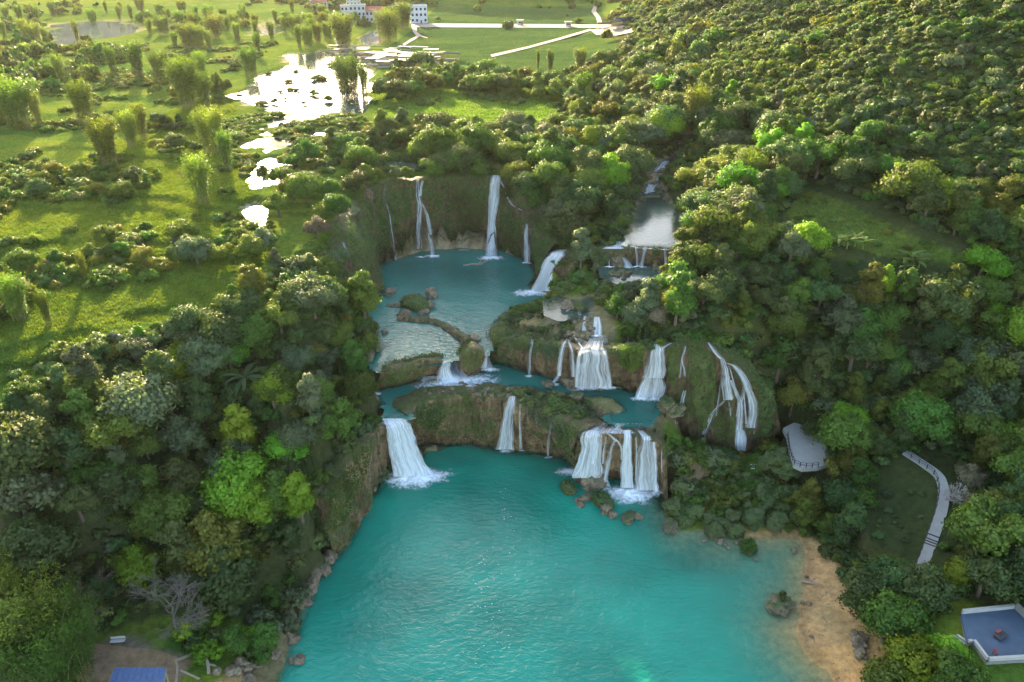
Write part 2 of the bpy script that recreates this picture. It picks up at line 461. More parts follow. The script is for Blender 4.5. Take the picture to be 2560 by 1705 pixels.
def grid_faces(ny, nx):
    a = (np.arange(ny - 1)[:, None] * nx + np.arange(nx - 1)[None]).ravel()
    return np.stack([a, a + 1, a + nx + 1, a + nx], 1)
m_ground, nt, out = new_mat('meadow_ground')
at = N(nt, 'ShaderNodeAttribute', attribute_name='tint')
geo = N(nt, 'ShaderNodeNewGeometry')
n1 = noise_node(nt, 0.9, 8, 0.68, geo.outputs['Position'])
n2 = noise_node(nt, 0.13, 4, 0.5, geo.outputs['Position'])
n3 = noise_node(nt, 3.0, 4, 0.7, geo.outputs['Position'])
c = mixc(nt, 1.0, at.outputs['Color'], ramp(nt, n1.outputs['Fac'], [(0.25, 0.55), (0.75, 1.45)]), 'MULTIPLY')
c = mixc(nt, 1.0, c, ramp(nt, n2.outputs['Fac'], [(0.3, (0.82, 0.9, 0.9)), (0.7, (1.2, 1.08, 1.0))]), 'MULTIPLY')
vr = N(nt, 'ShaderNodeTexVoronoi', feature='F1'); vr.inputs['Scale'].default_value = 1.0
vm = N(nt, 'ShaderNodeMapping'); vm.inputs['Scale'].default_value = (0.020, 0.034, 0.0); L(nt, geo.outputs['Position'], vm.inputs['Vector']); L(nt, vm.outputs[0], vr.inputs['Vector'])
sv = N(nt, 'ShaderNodeSeparateXYZ'); L(nt, vr.outputs['Color'], sv.inputs[0])
c = mixc(nt, 1.0, c, ramp(nt, sv.outputs['X'], [(0.0, (0.72, 0.84, 0.85)), (0.5, (1.0, 1.0, 1.0)), (1.0, (1.28, 1.16, 0.95))]), 'MULTIPLY')
p = N(nt, 'ShaderNodeBsdfPrincipled'); p.inputs['Roughness'].default_value = 0.9; p.inputs['Specular IOR Level'].default_value = 0.0
L(nt, c, p.inputs['Base Color'])
b = N(nt, 'ShaderNodeBump'); b.inputs['Strength'].default_value = 1.0; b.inputs['Distance'].default_value = 0.45
hh = N(nt, 'ShaderNodeMath', operation='ADD'); L(nt, n1.outputs['Fac'], hh.inputs[0]); L(nt, n3.outputs['Fac'], hh.inputs[1])
L(nt, hh.outputs[0], b.inputs['Height']); L(nt, b.outputs[0], p.inputs['Normal'])
L(nt, p.outputs[0], out.inputs['Surface'])
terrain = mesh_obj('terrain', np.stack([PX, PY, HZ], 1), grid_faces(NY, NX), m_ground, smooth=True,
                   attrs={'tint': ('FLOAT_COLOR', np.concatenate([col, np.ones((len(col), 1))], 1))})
tag(terrain, kind='structure')

# ------------------------------------------------------------------ water
def water_mat(name, deep, shallow_k, wave=0.5, wscale=0.8, rough=0.06, milky=0.0):
    m, nt, out = new_mat(name)
    geo = N(nt, 'ShaderNodeNewGeometry')
    mp = N(nt, 'ShaderNodeMapping'); mp.inputs['Scale'].default_value = (0.75, 1.25, 1.0); mp.inputs['Rotation'].default_value = (0, 0, 0.35)
    L(nt, geo.outputs['Position'], mp.inputs['Vector'])
    na = noise_node(nt, wscale, 3, 0.55, mp.outputs[0]); na.inputs['Distortion'].default_value = 0.6
    nb = noise_node(nt, wscale * 0.22, 2, 0.5, geo.outputs['Position'])
    nc = noise_node(nt, 0.05, 3, 0.5, geo.outputs['Position'])
    ad = N(nt, 'ShaderNodeMath', operation='MULTIPLY_ADD'); L(nt, na.outputs['Fac'], ad.inputs[0]); ad.inputs[1].default_value = 1.0
    ml = N(nt, 'ShaderNodeMath', operation='MULTIPLY'); L(nt, nb.outputs['Fac'], ml.inputs[0]); ml.inputs[1].default_value = 1.4
    L(nt, ml.outputs[0], ad.inputs[2])
    bp = N(nt, 'ShaderNodeBump'); bp.inputs['Strength'].default_value = wave; bp.inputs['Distance'].default_value = 0.35
    L(nt, ad.outputs[0], bp.inputs['Height'])
    p = N(nt, 'ShaderNodeBsdfPrincipled'); p.inputs['Roughness'].default_value = rough; p.inputs['IOR'].default_value = 1.33
    c = mixc(nt, ramp(nt, nc.outputs['Fac'], [(0.33, 0.0), (0.67, 1.0)]), [v * 0.68 for v in deep], [v * 1.18 for v in deep])
    L(nt, c, p.inputs['Base Color']); L(nt, bp.outputs[0], p.inputs['Normal'])
    at = N(nt, 'ShaderNodeAttribute', attribute_name='depth')
    e1 = N(nt, 'ShaderNodeMath', operation='MULTIPLY'); L(nt, at.outputs['Fac'], e1.inputs[0]); e1.inputs[1].default_value = -shallow_k
    ex = N(nt, 'ShaderNodeMath', operation='EXPONENT'); L(nt, e1.outputs[0], ex.inputs[0])
    fc = N(nt, 'ShaderNodeMath', operation='MULTIPLY_ADD'); L(nt, ex.outputs[0], fc.inputs[0]); fc.inputs[1].default_value = -0.9; fc.inputs[2].default_value = 1.0
    tr = N(nt, 'ShaderNodeBsdfTransparent'); tr.inputs['Color'].default_value = (0.9, 0.97, 0.94, 1)
    mx = N(nt, 'ShaderNodeMixShader'); L(nt, fc.outputs[0], mx.inputs[0]); L(nt, tr.outputs[0], mx.inputs[1]); L(nt, p.outputs[0], mx.inputs[2])
    L(nt, mx.outputs[0], out.inputs['Surface'])
    return m
M_LOW = water_mat('turquoise_water', (0.008, 0.235, 0.160), 1.5, 0.55, 1.05)
M_MID = water_mat('teal_water', (0.02, 0.155, 0.125), 3.0, 0.65, 1.1)
M_RIV = water_mat('river_water', (0.05, 0.085, 0.065), 1.8, 0.07, 1.0, 0.07)
M_FAR = water_mat('still_far_water', (0.12, 0.15, 0.145), 8.0, 0.03, 1.0, 0.02)
def water(name, poly, lev, mat, cell=1.0, grow=1.6):
    lo, hi = poly.min(0) - 2, poly.max(0) + 2
    xs = np.arange(lo[0], hi[0] + cell, cell); ys = np.arange(lo[1], hi[1] + cell, cell)
    X, Y = np.meshgrid(xs, ys)
    P = np.stack([X.ravel(), Y.ravel()], 1)
    sd = sdist(P, poly)
    keep = (sd < grow).reshape(X.shape)
    f = grid_faces(*X.shape)
    ok = keep.ravel()[f].all(1)
    f = f[ok]
    used = np.unique(f); mp = -np.ones(len(P), int); mp[used] = np.arange(len(used))
    P = P[used]; f = mp[f]
    dep = np.clip(lev - hz(P[:, 0], P[:, 1]), 0, 6)
    o = mesh_obj(name, np.stack([P[:, 0], P[:, 1], np.full(len(P), lev)], 1), f, mat, smooth=True, attrs={'depth': ('FLOAT', dep)})
    return tag(o, kind='structure')
water('lower_pool_water', LOWER, 0.0, M_LOW, 1.0, 1.5)
water('middle_pool_water', MID, Z_M, M_MID, 0.5, 0.9)
water('upper_pool_water', POOL, Z_P, M_MID, 0.7, 1.2)
water('terrace_water', T3, Z_T3 + 1.2, M_RIV, 0.5, 1.0); water('terrace_water', T3B, Z_T3 - 0.2, M_RIV, 0.5, 0.5)
water('terrace_water', T2, Z_T2, M_RIV, 0.5, 1.0); water('terrace_water', T1, Z_T1, M_RIV, 0.6, 1.0)
water('stream_water', T0, Z_T1 + .7, M_RIV, 0.6, 1.0); water('stream_water', T00, 34.2, M_RIV, 0.6, 1.0); water('stream_water', STREAM_L, 34.8, M_RIV, 0.6, 1.0)
for i, r in enumerate(RIVERS): water('river_water', r, Z_R, M_FAR if i in (8, 13) else M_RIV, 1.0, 1.5)
# ------------------------------------------------------------------ rock faces
def rock_mat(name, moss0, dark=1.0):
    m, nt, out = new_mat(name)
    geo = N(nt, 'ShaderNodeNewGeometry')
    mp = N(nt, 'ShaderNodeMapping'); mp.inputs['Scale'].default_value = (1.0, 1.0, 0.22); L(nt, geo.outputs['Position'], mp.inputs['Vector'])
    na = noise_node(nt, 0.55, 9, 0.66, mp.outputs[0]); nb = noise_node(nt, 2.6, 7, 0.7, mp.outputs[0]); nm = noise_node(nt, 0.2, 8, 0.66, geo.outputs['Position'])
    nl = noise_node(nt, 0.9, 6, 0.65, geo.outputs['Position'])
    c = ramp(nt, na.outputs['Fac'], [(0.30, [v * dark for v in (0.05, 0.032, 0.017)]), (0.43, [v * dark for v in (0.19, 0.112, 0.052)]), (0.56, [v * dark for v in (0.33, 0.21, 0.10)]), (0.75, [v * dark for v in (0.48, 0.35, 0.20)])])
    c = mixc(nt, 0.85, c, ramp(nt, nb.outputs['Fac'], [(0.32, 0.38), (0.68, 1.5)]), 'MULTIPLY')
    c = mixc(nt, ramp(nt, nl.outputs['Fac'], [(0.36, 0.75), (0.48, 0.0)]), c, (0.03, 0.022, 0.014))
    sx = N(nt, 'ShaderNodeSeparateXYZ'); L(nt, geo.outputs['Normal'], sx.inputs[0])
    mo = N(nt, 'ShaderNodeMath', operation='MULTIPLY_ADD'); L(nt, sx.outputs['Z'], mo.inputs[0]); mo.inputs[1].default_value = 0.2; L(nt, nm.outputs['Fac'], mo.inputs[2])
    mossf = ramp(nt, mo.outputs[0], [(moss0, 0.0), (moss0 + .10, 0.85)])
    mossc = mixc(nt, nb.outputs['Fac'], (0.018, 0.030, 0.007), (0.12, 0.15, 0.030))
    c = mixc(nt, mossf, c, mossc)
    p = N(nt, 'ShaderNodeBsdfPrincipled'); p.inputs['Roughness'].default_value = 0.65; L(nt, c, p.inputs['Base Color'])
    b = N(nt, 'ShaderNodeBump'); b.inputs['Strength'].default_value = 1.0; b.inputs['Distance'].default_value = 0.9
    hh = N(nt, 'ShaderNodeMath', operation='ADD'); L(nt, na.outputs['Fac'], hh.inputs[0]); L(nt, nb.outputs['Fac'], hh.inputs[1])
    h2 = N(nt, 'ShaderNodeMath', operation='ADD'); L(nt, hh.outputs[0], h2.inputs[0]); L(nt, nl.outputs['Fac'], h2.inputs[1])
    L(nt, h2.outputs[0], b.inputs['Height']); L(nt, b.outputs[0], p.inputs['Normal']); L(nt, p.outputs[0], out.inputs['Surface'])
    return m
m_rock = rock_mat('wet_limestone', 0.56)
m_rock_mossy = rock_mat('mossy_dark_limestone', 0.46, 0.6)

def resample(P, n):
    """n points along P; index-uniform Catmull-Rom"""
    P = np.asarray(P, float); m = len(P)
    t = np.linspace(0, m - 1, n); i = np.clip(t.astype(int), 0, m - 2); f = (t - i)[:, None]
    p0, p1, p2, p3 = P[np.clip(i - 1, 0, m - 1)], P[i], P[i + 1], P[np.clip(i + 2, 0, m - 1)]
    return 0.5 * (2 * p1 + (p2 - p0) * f + (2 * p0 - 5 * p1 + 4 * p2 - p3) * f ** 2 + (3 * p1 - p0 - 3 * p2 + p3) * f ** 3)
CLIFFS = []      # (verts, faces, normals-ish) for draping and planting
def loft(name, rows, nu, nv, bulge=0.6, amp=0.9, seed=1, back=3.0, mat=None, flip=False, bulge_pow=1.0, world=False):
    R = []
    for r in rows:
        R.append(resample([p if world else U3(*p) for p in r], nu))
    # an extra row behind the crest, buried in the ground
    top = R[-1]
    tan = np.gradient(top, axis=0); nrm = np.stack([tan[:, 1], -tan[:, 0]], 1)
    nrm /= np.maximum(np.linalg.norm(nrm, axis=1, keepdims=True), 1e-6)
    if flip: nrm = -nrm
    R = np.array(R)
    nr = len(R)
    V = np.zeros((nv, nu, 3))
    for u in range(nu): V[:, u] = resample(R[:, u], nv)
    t = np.linspace(0, 1, nv)
    V[:, :, :2] += nrm[None] * (bulge * np.sin(np.pi * t) ** bulge_pow)[:, None, None]
    X, Y, Z = V[..., 0], V[..., 1], V[..., 2]
    d = amp * fbm(X / 4.5, Y / 4.5, Z / 9.0, seed=seed, octaves=3) + 0.45 * amp * fbm(X / 1.3, Y / 1.3, Z / 4.0, seed=seed + 5, octaves=3)
    flute = np.abs(fbm(X / 1.7, Y / 1.7, Z / 14.0, seed=seed + 13, octaves=2))
    d = d + amp * (0.55 - 0.9 * flute)
    lay = 0.25 * amp * fbm(X / 9, Y / 9, Z / 0.9, seed=seed + 9, octaves=2)
    V[:, :, :2] += nrm[None] * (d + lay)[..., None]
    V[:, :, 2] += 0.3 * amp * fbm(X / 2.1, Y / 2.1, Z / 2.1, seed=seed + 3, octaves=2) * np.clip(t * 3, 0, 1)[:, None]
    if back:
        b1 = V[-1].copy(); b1[:, :2] -= nrm * back * .5; b1[:, 2] += 0.1
        b2 = V[-1].copy(); b2[:, :2] -= nrm * back; b2[:, 2] -= 1.2
        V = np.concatenate([V, b1[None], b2[None]], 0)
    ny = V.shape[0]
    f = grid_faces(ny, nu)
    verts = V.reshape(-1, 3)
    o = mesh_obj(name, verts, f, mat or m_rock, smooth=True)
    tag(o, kind='structure')
    CLIFFS.append((verts, f, o))
    return o
# lower wall between the left fall and the right cascade
loft('lower_cliff', [
    [(1020,1118,-1.5),(1060,1113,-1.5),(1100,1111,-1.5),(1142,1111,-1.5),(1195,1117,-1.5),(1250,1127,-1.5),(1316,1133,-1.5),(1381,1145,-1.5),(1424,1158,-1.5),(1450,1185,-1.5)],
    [(1012,1032,12.9),(1051,1010,13.2),(1085,996,13.3),(1130,987,13.4),(1180,986,13.4),(1240,988,13.4),(1299,1012,13.5),(1361,1030,13.6),(1398,1050,13.6),(1440,1085,13.2)]],
    170, 40, 0.9, 0.75, 3, 7.5)
loft('cascade_cliff', [
    [(1430,1180,-1.5),(1475,1195,-1.5),(1520,1200,-1.5),(1560,1205,-1.5),(1600,1212,-1.5),(1640,1225,-1.5),(1670,1270,-1.5)],
    [(1440,1085,13.0),(1470,1082,12.9),(1510,1090,12.4),(1555,1088,12.5),(1600,1095,12.4),(1635,1098,12.4),(1665,1120,10.5)]],
    90, 36, 0.5, 0.8, 7, 5.0)
loft('left_bank_cliff', [
    [(830,1400,-1.5),(862,1366,-1.5),(888,1320,-1.5),(924,1252,-1.5),(962,1198,-1.5),(985,1160,-1.5),(1005,1140,-1.5),(1022,1126,-1.5),(1036,1116,-1.5)],
    [(812,1330,4),(828,1270,8),(845,1210,11),(880,1140,14),(925,1092,13.2),(946,1071,12.9),(962,1064,12.2),(990,1056,12.2),(1018,1042,12.4)]],
    110, 34, 0.8, 0.9, 12, 4.0)
loft('middle_cliff', [
    [(1216,895,11),(1240,912,11),(1307,930,11),(1365,948,11),(1410,966,11),(1455,974,11),(1520,974,11),(1560,974,11),(1600,990,11),(1660,996,11)],
    [(1240,848,17.2),(1262,842,18.6),(1300,846,20.0),(1345,850,20.4),(1400,856,21.6),(1450,874,22.2),(1512,874,22.3),(1555,872,23.2),(1620,866,24.2),(1680,864,24.5)]],
    170, 34, 1.0, 0.9, 21, 4.0, mat=rock_mat('stained_limestone', 0.51, 0.8))
loft('island_cliff', [
    [(1232,866,15.5),(1228,840,15.5),(1232,815,15.5),(1262,780,15.5),(1300,766,15.5),(1340,752,15.5)],
    [(1246,850,18.4),(1248,828,19.2),(1262,806,19.4),(1290,788,19.6),(1330,775,19.8),(1370,758,21)]],
    70, 14, 0.6, 0.5, 25, 3.0, flip=True)
loft('right_cliff', [
    [(1655,1004,11),(1680,1050,6.5),(1715,1085,3.5),(1750,1102,2.4),(1790,1115,2.2),(1850,1128,1.8),(1900,1115,2.4),(1950,1085,3.5)],
    [(1672,864,24.4),(1690,862,24.6),(1715,862,24.7),(1745,862,24.7),(1782,866,24.4),(1838,900,22.5),(1890,945,20),(1935,985,16.5)]],
    130, 44, 0.8, 1.0, 33, 4.0, mat=m_rock_mossy)
# great horseshoe wall behind the upper pool
loft('upper_cliff', [
    [(905,800,15.5),(900,766,15.5),(925,764,15.5),(952,738,15.5),(942,706,15.5),(936,680,15.5),(942,666,15.5),(980,646,15.5),(1051,625,15.5),(1110,619,15.5),(1160,616,15.5),(1252,625,15.5),(1300,640,15.5),(1335,655,15.5),(1352,690,15.5),(1345,722,15.5)],
    [(848,705,27.5),(852,650,30.5),(862,600,33.0),(868,570,34.8),(880,530,35.5),(893,495,36),(920,470,36.2),(962,455,36.2),(1045,446,36.2),(1095,443,36.4),(1150,441,36.5),(1233,443,36.4),(1290,462,35.5),(1330,520,33),(1365,575,30.0),(1388,612,28)]],
    240, 50, 0.8, 1.2, 41, 5.0, mat=m_rock_mossy)
loft('terrace_cliff', [
    [(1480,690,26.5),(1500,668,26.5),(1545,666,26.5),(1590,664,26.5),(1630,666,26.5),(1675,668,26.5),(1705,672,26.5)],
    [(1478,640,28.6),(1500,622,29.8),(1545,622,30.6),(1590,620,31),(1630,622,31),(1675,626,31),(1710,628,31.4)]],
    90, 16, 0.35, 0.45, 51, 2.6)
loft('white_fall_cliff', [
    [(1318,735,15.5),(1350,742,15.5),(1385,748,15.5),(1420,745,18)],
    [(1372,640,26.4),(1392,634,27.2),(1414,640,27.2),(1440,668,26)]],
    40, 24, 0.4, 0.6, 55, 4.0)
# rim rocks that hold back the upper pool
loft('rim_rock', [
    [(936,975,11.5),(960,975,11.5),(1000,966,11.5),(1050,948,11.5),(1090,942,11.5),(1116,925,11.5)],
    [(945,934,16.6),(965,926,17.4),(1000,918,17.8),(1050,905,18.0),(1090,900,17.8),(1108,902,17.0)],
    [(940,926,16.4),(965,908,17.0),(1000,900,17.2),(1050,893,17.2),(1085,890,17.0),(1106,895,16.4)]],
    80, 22, 0.5, 0.6, 61, 1.5)
loft('rim_rock', [
    [(1146,940,11.5),(1162,948,11.5),(1182,946,11.5),(1204,932,11.5),(1216,912,11.5)],
    [(1146,905,16.6),(1158,892,18.4),(1180,872,20.2),(1202,882,18.6),(1212,890,16.6)],
    [(1150,888,16.5),(1160,870,17.5),(1182,858,18.8),(1204,868,17.5),(1214,878,16.4)]],
    50, 24, 0.5, 0.5, 65, 1.2)
# tuck the ground in behind the rock faces
for verts, f, o in CLIFFS:
    nu_ = int(f[0, 3] - f[0, 0]); vv = verts[:-nu_]
    for x_, y_, z_ in vv[:: 2]:
        i0, i1 = np.searchsorted(GX, x_ - 1.8), np.searchsorted(GX, x_ + 1.8); j0, j1 = np.searchsorted(GY, y_ - 1.8), np.searchsorted(GY, y_ + 1.8)
        HG[j0:j1, i0:i1] = np.minimum(HG[j0:j1, i0:i1], z_ - .5)
for px_, z_ in (([(1958,1070),(1968,1090),(1973,1130),(1984,1160),(2005,1170),(2045,1168),(2085,1155),(2060,1105),(2020,1066),(1985,1056)], 7.4), ([(2402,1534),(2536,1520),(2640,1622),(2640,1642),(2468,1652),(2432,1604),(2418,1606)], 7.6)):
    sd_ = sdist(PTS, PL(px_, z_)); HZ[:] = np.where(sd_ < 1.2, np.minimum(HZ, z_ - .45), HZ)
terrain.data.vertices.foreach_set('co', np.stack([PX, PY, HZ], 1).astype(np.float32).ravel())
terrain.data.update()
BVH = BVHTree.FromPolygons([tuple(v) for c in CLIFFS for v in c[0]],
                           [tuple(int(i) + o for i in f) for c, o in zip(CLIFFS, np.cumsum([0] + [len(c[0]) for c in CLIFFS[:-1]])) for f in c[1]])
TBVH_V = np.stack([PX, PY, HZ], 1)
POOL_BB = [(poly, lev, poly.min(0), poly.max(0)) for _, poly, lev in POOLS]
def hit(px, py):
    """first rock or ground seen through a photo pixel: returns 3-D point"""
    d = Vector(ray(px, py)); o = Vector((0, 0, CAM_Z))
    h = BVH.ray_cast(o, d.normalized())
    g = ground(px, py)
    for poly, lev, lo, hi in POOL_BB:
        if g.z < lev:
            x_, y_ = U(px, py, lev)
            if lo[0] < x_ < hi[0] and lo[1] < y_ < hi[1] and inside(np.array([[x_, y_]]), poly)[0]: g = Vector((x_, y_, lev)); break
    if h[0] is not None and (h[0] - o).length < (g - o).length: return h[0]
    return g

# weir wall across the upper pool
def tube_path(pts, radii, nseg=10, amp=0.15, seed=0, flat=1.0):
    P = resample(pts, max(len(pts) * 8, 16)); Rr = np.interp(np.linspace(0, 1, len(P)), np.linspace(0, 1, len(radii)), radii)
    T = np.gradient(P, axis=0); T /= np.linalg.norm(T, axis=1, keepdims=True)
    side = np.cross(T, [0, 0, 1.0]); nn = np.linalg.norm(side, axis=1, keepdims=True)
    side = np.where(nn < 1e-3, np.array([1.0, 0, 0]), side / np.maximum(nn, 1e-3)); up = np.cross(side, T)
    V = []
    for k in range(nseg):
        a = 2 * math.pi * k / nseg
        V.append(P + Rr[:, None] * (side * math.cos(a) + up * math.sin(a) * flat))
    V = np.array(V).transpose(1, 0, 2)
    n = fbm(V[..., 0] * 1.3, V[..., 1] * 1.3, V[..., 2] * 1.3, seed=seed, octaves=3)
    V = V + (V - P[:, None]) * (amp * n / np.maximum(Rr, .05)[:, None])[..., None]
    m, k = V.shape[:2]
    f = []
    for i in range(m - 1):
        for j in range(k): f.append((i * k + j, i * k + (j + 1) % k, (i + 1) * k + (j + 1) % k, (i + 1) * k + j))
    vv = V.reshape(-1, 3).tolist(); vv.append(P[0].tolist()); vv.append(P[-1].tolist())
    for j in range(k):
        f.append((len(vv) - 2, (j + 1) % k, j)); f.append((len(vv) - 1, (m - 1) * k + j, (m - 1) * k + (j + 1) % k))
    return np.array(vv), f
v, f = tube_path([U3(x, y, Z_P + .05) for x, y in ((996,796),(1030,800),(1069,803),(1100,811),(1124,824),(1145,838),(1162,850),(1172,862))], [1.0, .9, .85, .9, 1.0, 1.3, 1.7], 12, 0.35, 4, 0.95)
tag(mesh_obj('weir_wall', v, f, m_rock, smooth=True), 'long curved mossy stone weir crossing the upper turquoise pool', 'rock wall')

def surf(x, y):
    """height of whatever solid ground or rock lies on top at (x, y)"""
    x = np.atleast_1d(x); y = np.atleast_1d(y); g = hz(x, y)
    for k in range(len(x)):
        h = BVH.ray_cast(Vector((x[k], y[k], 120)), Vector((0, 0, -1)))
        if h[0] is not None and g[k] < h[0].z < g[k] + 17: g[k] = h[0].z
    return g
# ------------------------------------------------------------------ waterfalls
m_fall, nt, out = new_mat('falling_water')
fl = N(nt, 'ShaderNodeAttribute', attribute_name='flow')
mp = N(nt, 'ShaderNodeMapping'); mp.inputs['Scale'].default_value = (3.2, 0.10, 1.0); L(nt, fl.outputs['Vector'], mp.inputs['Vector'])
na = noise_node(nt, 1.0, 5, 0.62, mp.outputs[0]); na.inputs['Distortion'].default_value = 0.15
mp2 = N(nt, 'ShaderNodeMapping'); mp2.inputs['Scale'].default_value = (8.0, 0.55, 1.0); L(nt, fl.outputs['Vector'], mp2.inputs['Vector'])
nb = noise_node(nt, 1.0, 4, 0.6, mp2.outputs[0])
dn = N(nt, 'ShaderNodeAttribute', attribute_name='dens')
s1 = N(nt, 'ShaderNodeMath', operation='MULTIPLY_ADD'); L(nt, nb.outputs['Fac'], s1.inputs[0]); s1.inputs[1].default_value = 0.45; L(nt, na.outputs['Fac'], s1.inputs[2])
s2 = N(nt, 'ShaderNodeMath', operation='ADD'); L(nt, s1.outputs[0], s2.inputs[0]); L(nt, dn.outputs['Fac'], s2.inputs[1])
al = ramp(nt, s2.outputs[0], [(0.52, 0.0), (0.74, 0.45), (1.0, 0.95)])
df = N(nt, 'ShaderNodeBsdfPrincipled'); df.inputs['Base Color'].default_value = (0.92, 0.95, 0.98, 1); df.inputs['Roughness'].default_value = 0.45
tl = N(nt, 'ShaderNodeBsdfTranslucent'); tl.inputs['Color'].default_value = (0.75, 0.84, 0.92, 1)
mx = N(nt, 'ShaderNodeMixShader'); mx.inputs[0].default_value = 0.35; L(nt, df.outputs[0], mx.inputs[1]); L(nt, tl.outputs[0], mx.inputs[2])
bp = N(nt, 'ShaderNodeBump'); bp.inputs['Strength'].default_value = 0.8; bp.inputs['Distance'].default_value = 0.25; L(nt, s1.outputs[0], bp.inputs['Height']); L(nt, bp.outputs[0], df.inputs['Normal'])
tr = N(nt, 'ShaderNodeBsdfTransparent')
m2 = N(nt, 'ShaderNodeMixShader'); L(nt, al, m2.inputs[0]); L(nt, tr.outputs[0], m2.inputs[1]); L(nt, mx.outputs[0], m2.inputs[2])
L(nt, m2.outputs[0], out.inputs['Surface'])

m_foam, nt, out = new_mat('white_foam')
geo = N(nt, 'ShaderNodeNewGeometry')
na = noise_node(nt, 0.9, 7, 0.68, geo.outputs['Position']); na.inputs['Distortion'].default_value = 0.8
dn = N(nt, 'ShaderNodeAttribute', attribute_name='dens')
s2 = N(nt, 'ShaderNodeMath', operation='ADD'); L(nt, na.outputs['Fac'], s2.inputs[0]); L(nt, dn.outputs['Fac'], s2.inputs[1])
al = ramp(nt, s2.outputs[0], [(0.62, 0.0), (1.0, 0.96)])
df = N(nt, 'ShaderNodeBsdfPrincipled'); df.inputs['Base Color'].default_value = (0.92, 0.95, 0.97, 1); df.inputs['Roughness'].default_value = 0.7
bp = N(nt, 'ShaderNodeBump'); bp.inputs['Strength'].default_value = 0.7; bp.inputs['Distance'].default_value = 0.3; L(nt, na.outputs['Fac'], bp.inputs['Height']); L(nt, bp.outputs[0], df.inputs['Normal'])
tr = N(nt, 'ShaderNodeBsdfTransparent')
m2 = N(nt, 'ShaderNodeMixShader'); L(nt, al, m2.inputs[0]); L(nt, tr.outputs[0], m2.inputs[1]); L(nt, df.outputs[0], m2.inputs[2])
L(nt, m2.outputs[0], out.inputs['Surface'])

def sheet(rows, dens, parent, seed, off=0.35, zb=None, name='water_sheet', mono=True):
    rows = np.array(rows, float)
    span = np.abs(np.diff(rows[:, 2])).sum() + np.abs(np.diff((rows[:, 0] + rows[:, 1]) / 2)).sum()
    nr = int(max(8, span / 3.0)); nc = int(np.clip((rows[:, 1] - rows[:, 0]).max() / 2.5, 4, 40))
    R = resample(rows, nr)
    wv = (R[:, 1] - R[:, 0]); tt_ = np.arange(nr) * .35
    R[:, 0] += wv * .07 * fbm(tt_ * .4, np.full(nr, seed * 3.7), seed=seed, octaves=2); R[:, 1] += wv * .07 * fbm(tt_ * .4, np.full(nr, seed * 5.1), seed=seed + 2, octaves=2)
    D_ = np.zeros((nr, nc))          # ray parameter (forward depth along +Y)
    for i in range(nr):
        for j in range(nc):
            px = R[i, 0] + (R[i, 1] - R[i, 0]) * j / (nc - 1)
            D_[i, j] = hit(px, R[i, 2])[1]
    for _ in range(2):
        q_ = np.pad(D_, 1, mode='edge')
        D_ = np.minimum(D_, (q_[1:-1, :-2] + q_[1:-1, 2:] + q_[1:-1, 1:-1] * 2) / 4 + .25)
    D_ -= off
    if mono: D_ = np.minimum.accumulate(D_, axis=0)
    for _ in range(8 if mono else 3):
        q_ = np.pad(D_, 1, mode='edge'); D_ = np.minimum(D_ + .1, (q_[:-2, 1:-1] + q_[2:, 1:-1] + D_ * 2) / 4 - .01)
    V = np.zeros((nr, nc, 3)); FL = np.zeros((nr, nc, 3)); DN = np.zeros((nr, nc))
    last = None
    for i in range(nr):
        for j in range(nc):
            px = R[i, 0] + (R[i, 1] - R[i, 0]) * j / (nc - 1)
            d = ray(px, R[i, 2]); t = D_[i, j] / d[1]
            p_ = d * t + np.array([0, 0, CAM_Z])
            if zb is not None and p_[2] < zb + .03:
                p_ = np.array(U3(px, R[i, 2], zb + .03))
            V[i, j] = p_
    Wm = np.linalg.norm(V[:, -1] - V[:, 0], axis=1)
    arc = np.concatenate([[0], np.cumsum(np.linalg.norm(np.diff(V[:, nc // 2], axis=0), axis=1))])
    for i in range(nr):
        for j in range(nc):
            e = j / (nc - 1)
            FL[i, j] = (e * max(Wm.mean(), .8), arc[i], seed * 7.3)
            edgef = min(e, 1 - e) * 2
            DN[i, j] = dens - (0.40 if nc < 9 else .26) * (1 - min(1, edgef * (1.3 if nc < 9 else 2.0))) + 0.12 * (i / nr) - .3 * max(0, .12 + .12 * math.sin(j * 2.1 + seed) - i / nr)
    o = mesh_obj(name, V.reshape(-1, 3), grid_faces(nr, nc), m_fall, parent, smooth=True,
                 attrs={'flow': ('FLOAT_VECTOR', FL), 'dens': ('FLOAT', DN)})
    return o, V
def foam(cx, cy_, rx, ry, lev, parent, dens=0.25, hgt=0.5, seed=0):
    nr, na_ = 12, 30
    V, DN = [], []
    for i in range(nr):
        r = i / (nr - 1)
        for k in range(na_):
            a = 2 * math.pi * k / na_
            rr = r * (1 + 0.25 * float(fbm(math.cos(a) * 1.5 + seed * 3.1, math.sin(a) * 1.5, seed=seed, octaves=3)))
            x, y = cx + rx * rr * math.cos(a), cy_ + ry * rr * math.sin(a)
            h = hgt * max(0, 1 - r * 1.5) * (0.6 + 0.5 * float(vnoise(x * .9, y * .9, seed=seed)))
            V.append((x, y, lev + 0.05 + max(0, h))); DN.append(dens + 0.28 - 0.62 * r)
    f = [(i * na_ + k, i * na_ + (k + 1) % na_, (i + 1) * na_ + (k + 1) % na_, (i + 1) * na_ + k) for i in range(nr - 1) for k in range(na_)]
    return mesh_obj('foam', np.array(V), f, m_foam, parent, smooth=True, attrs={'dens': ('FLOAT', DN)})
FALLS = []
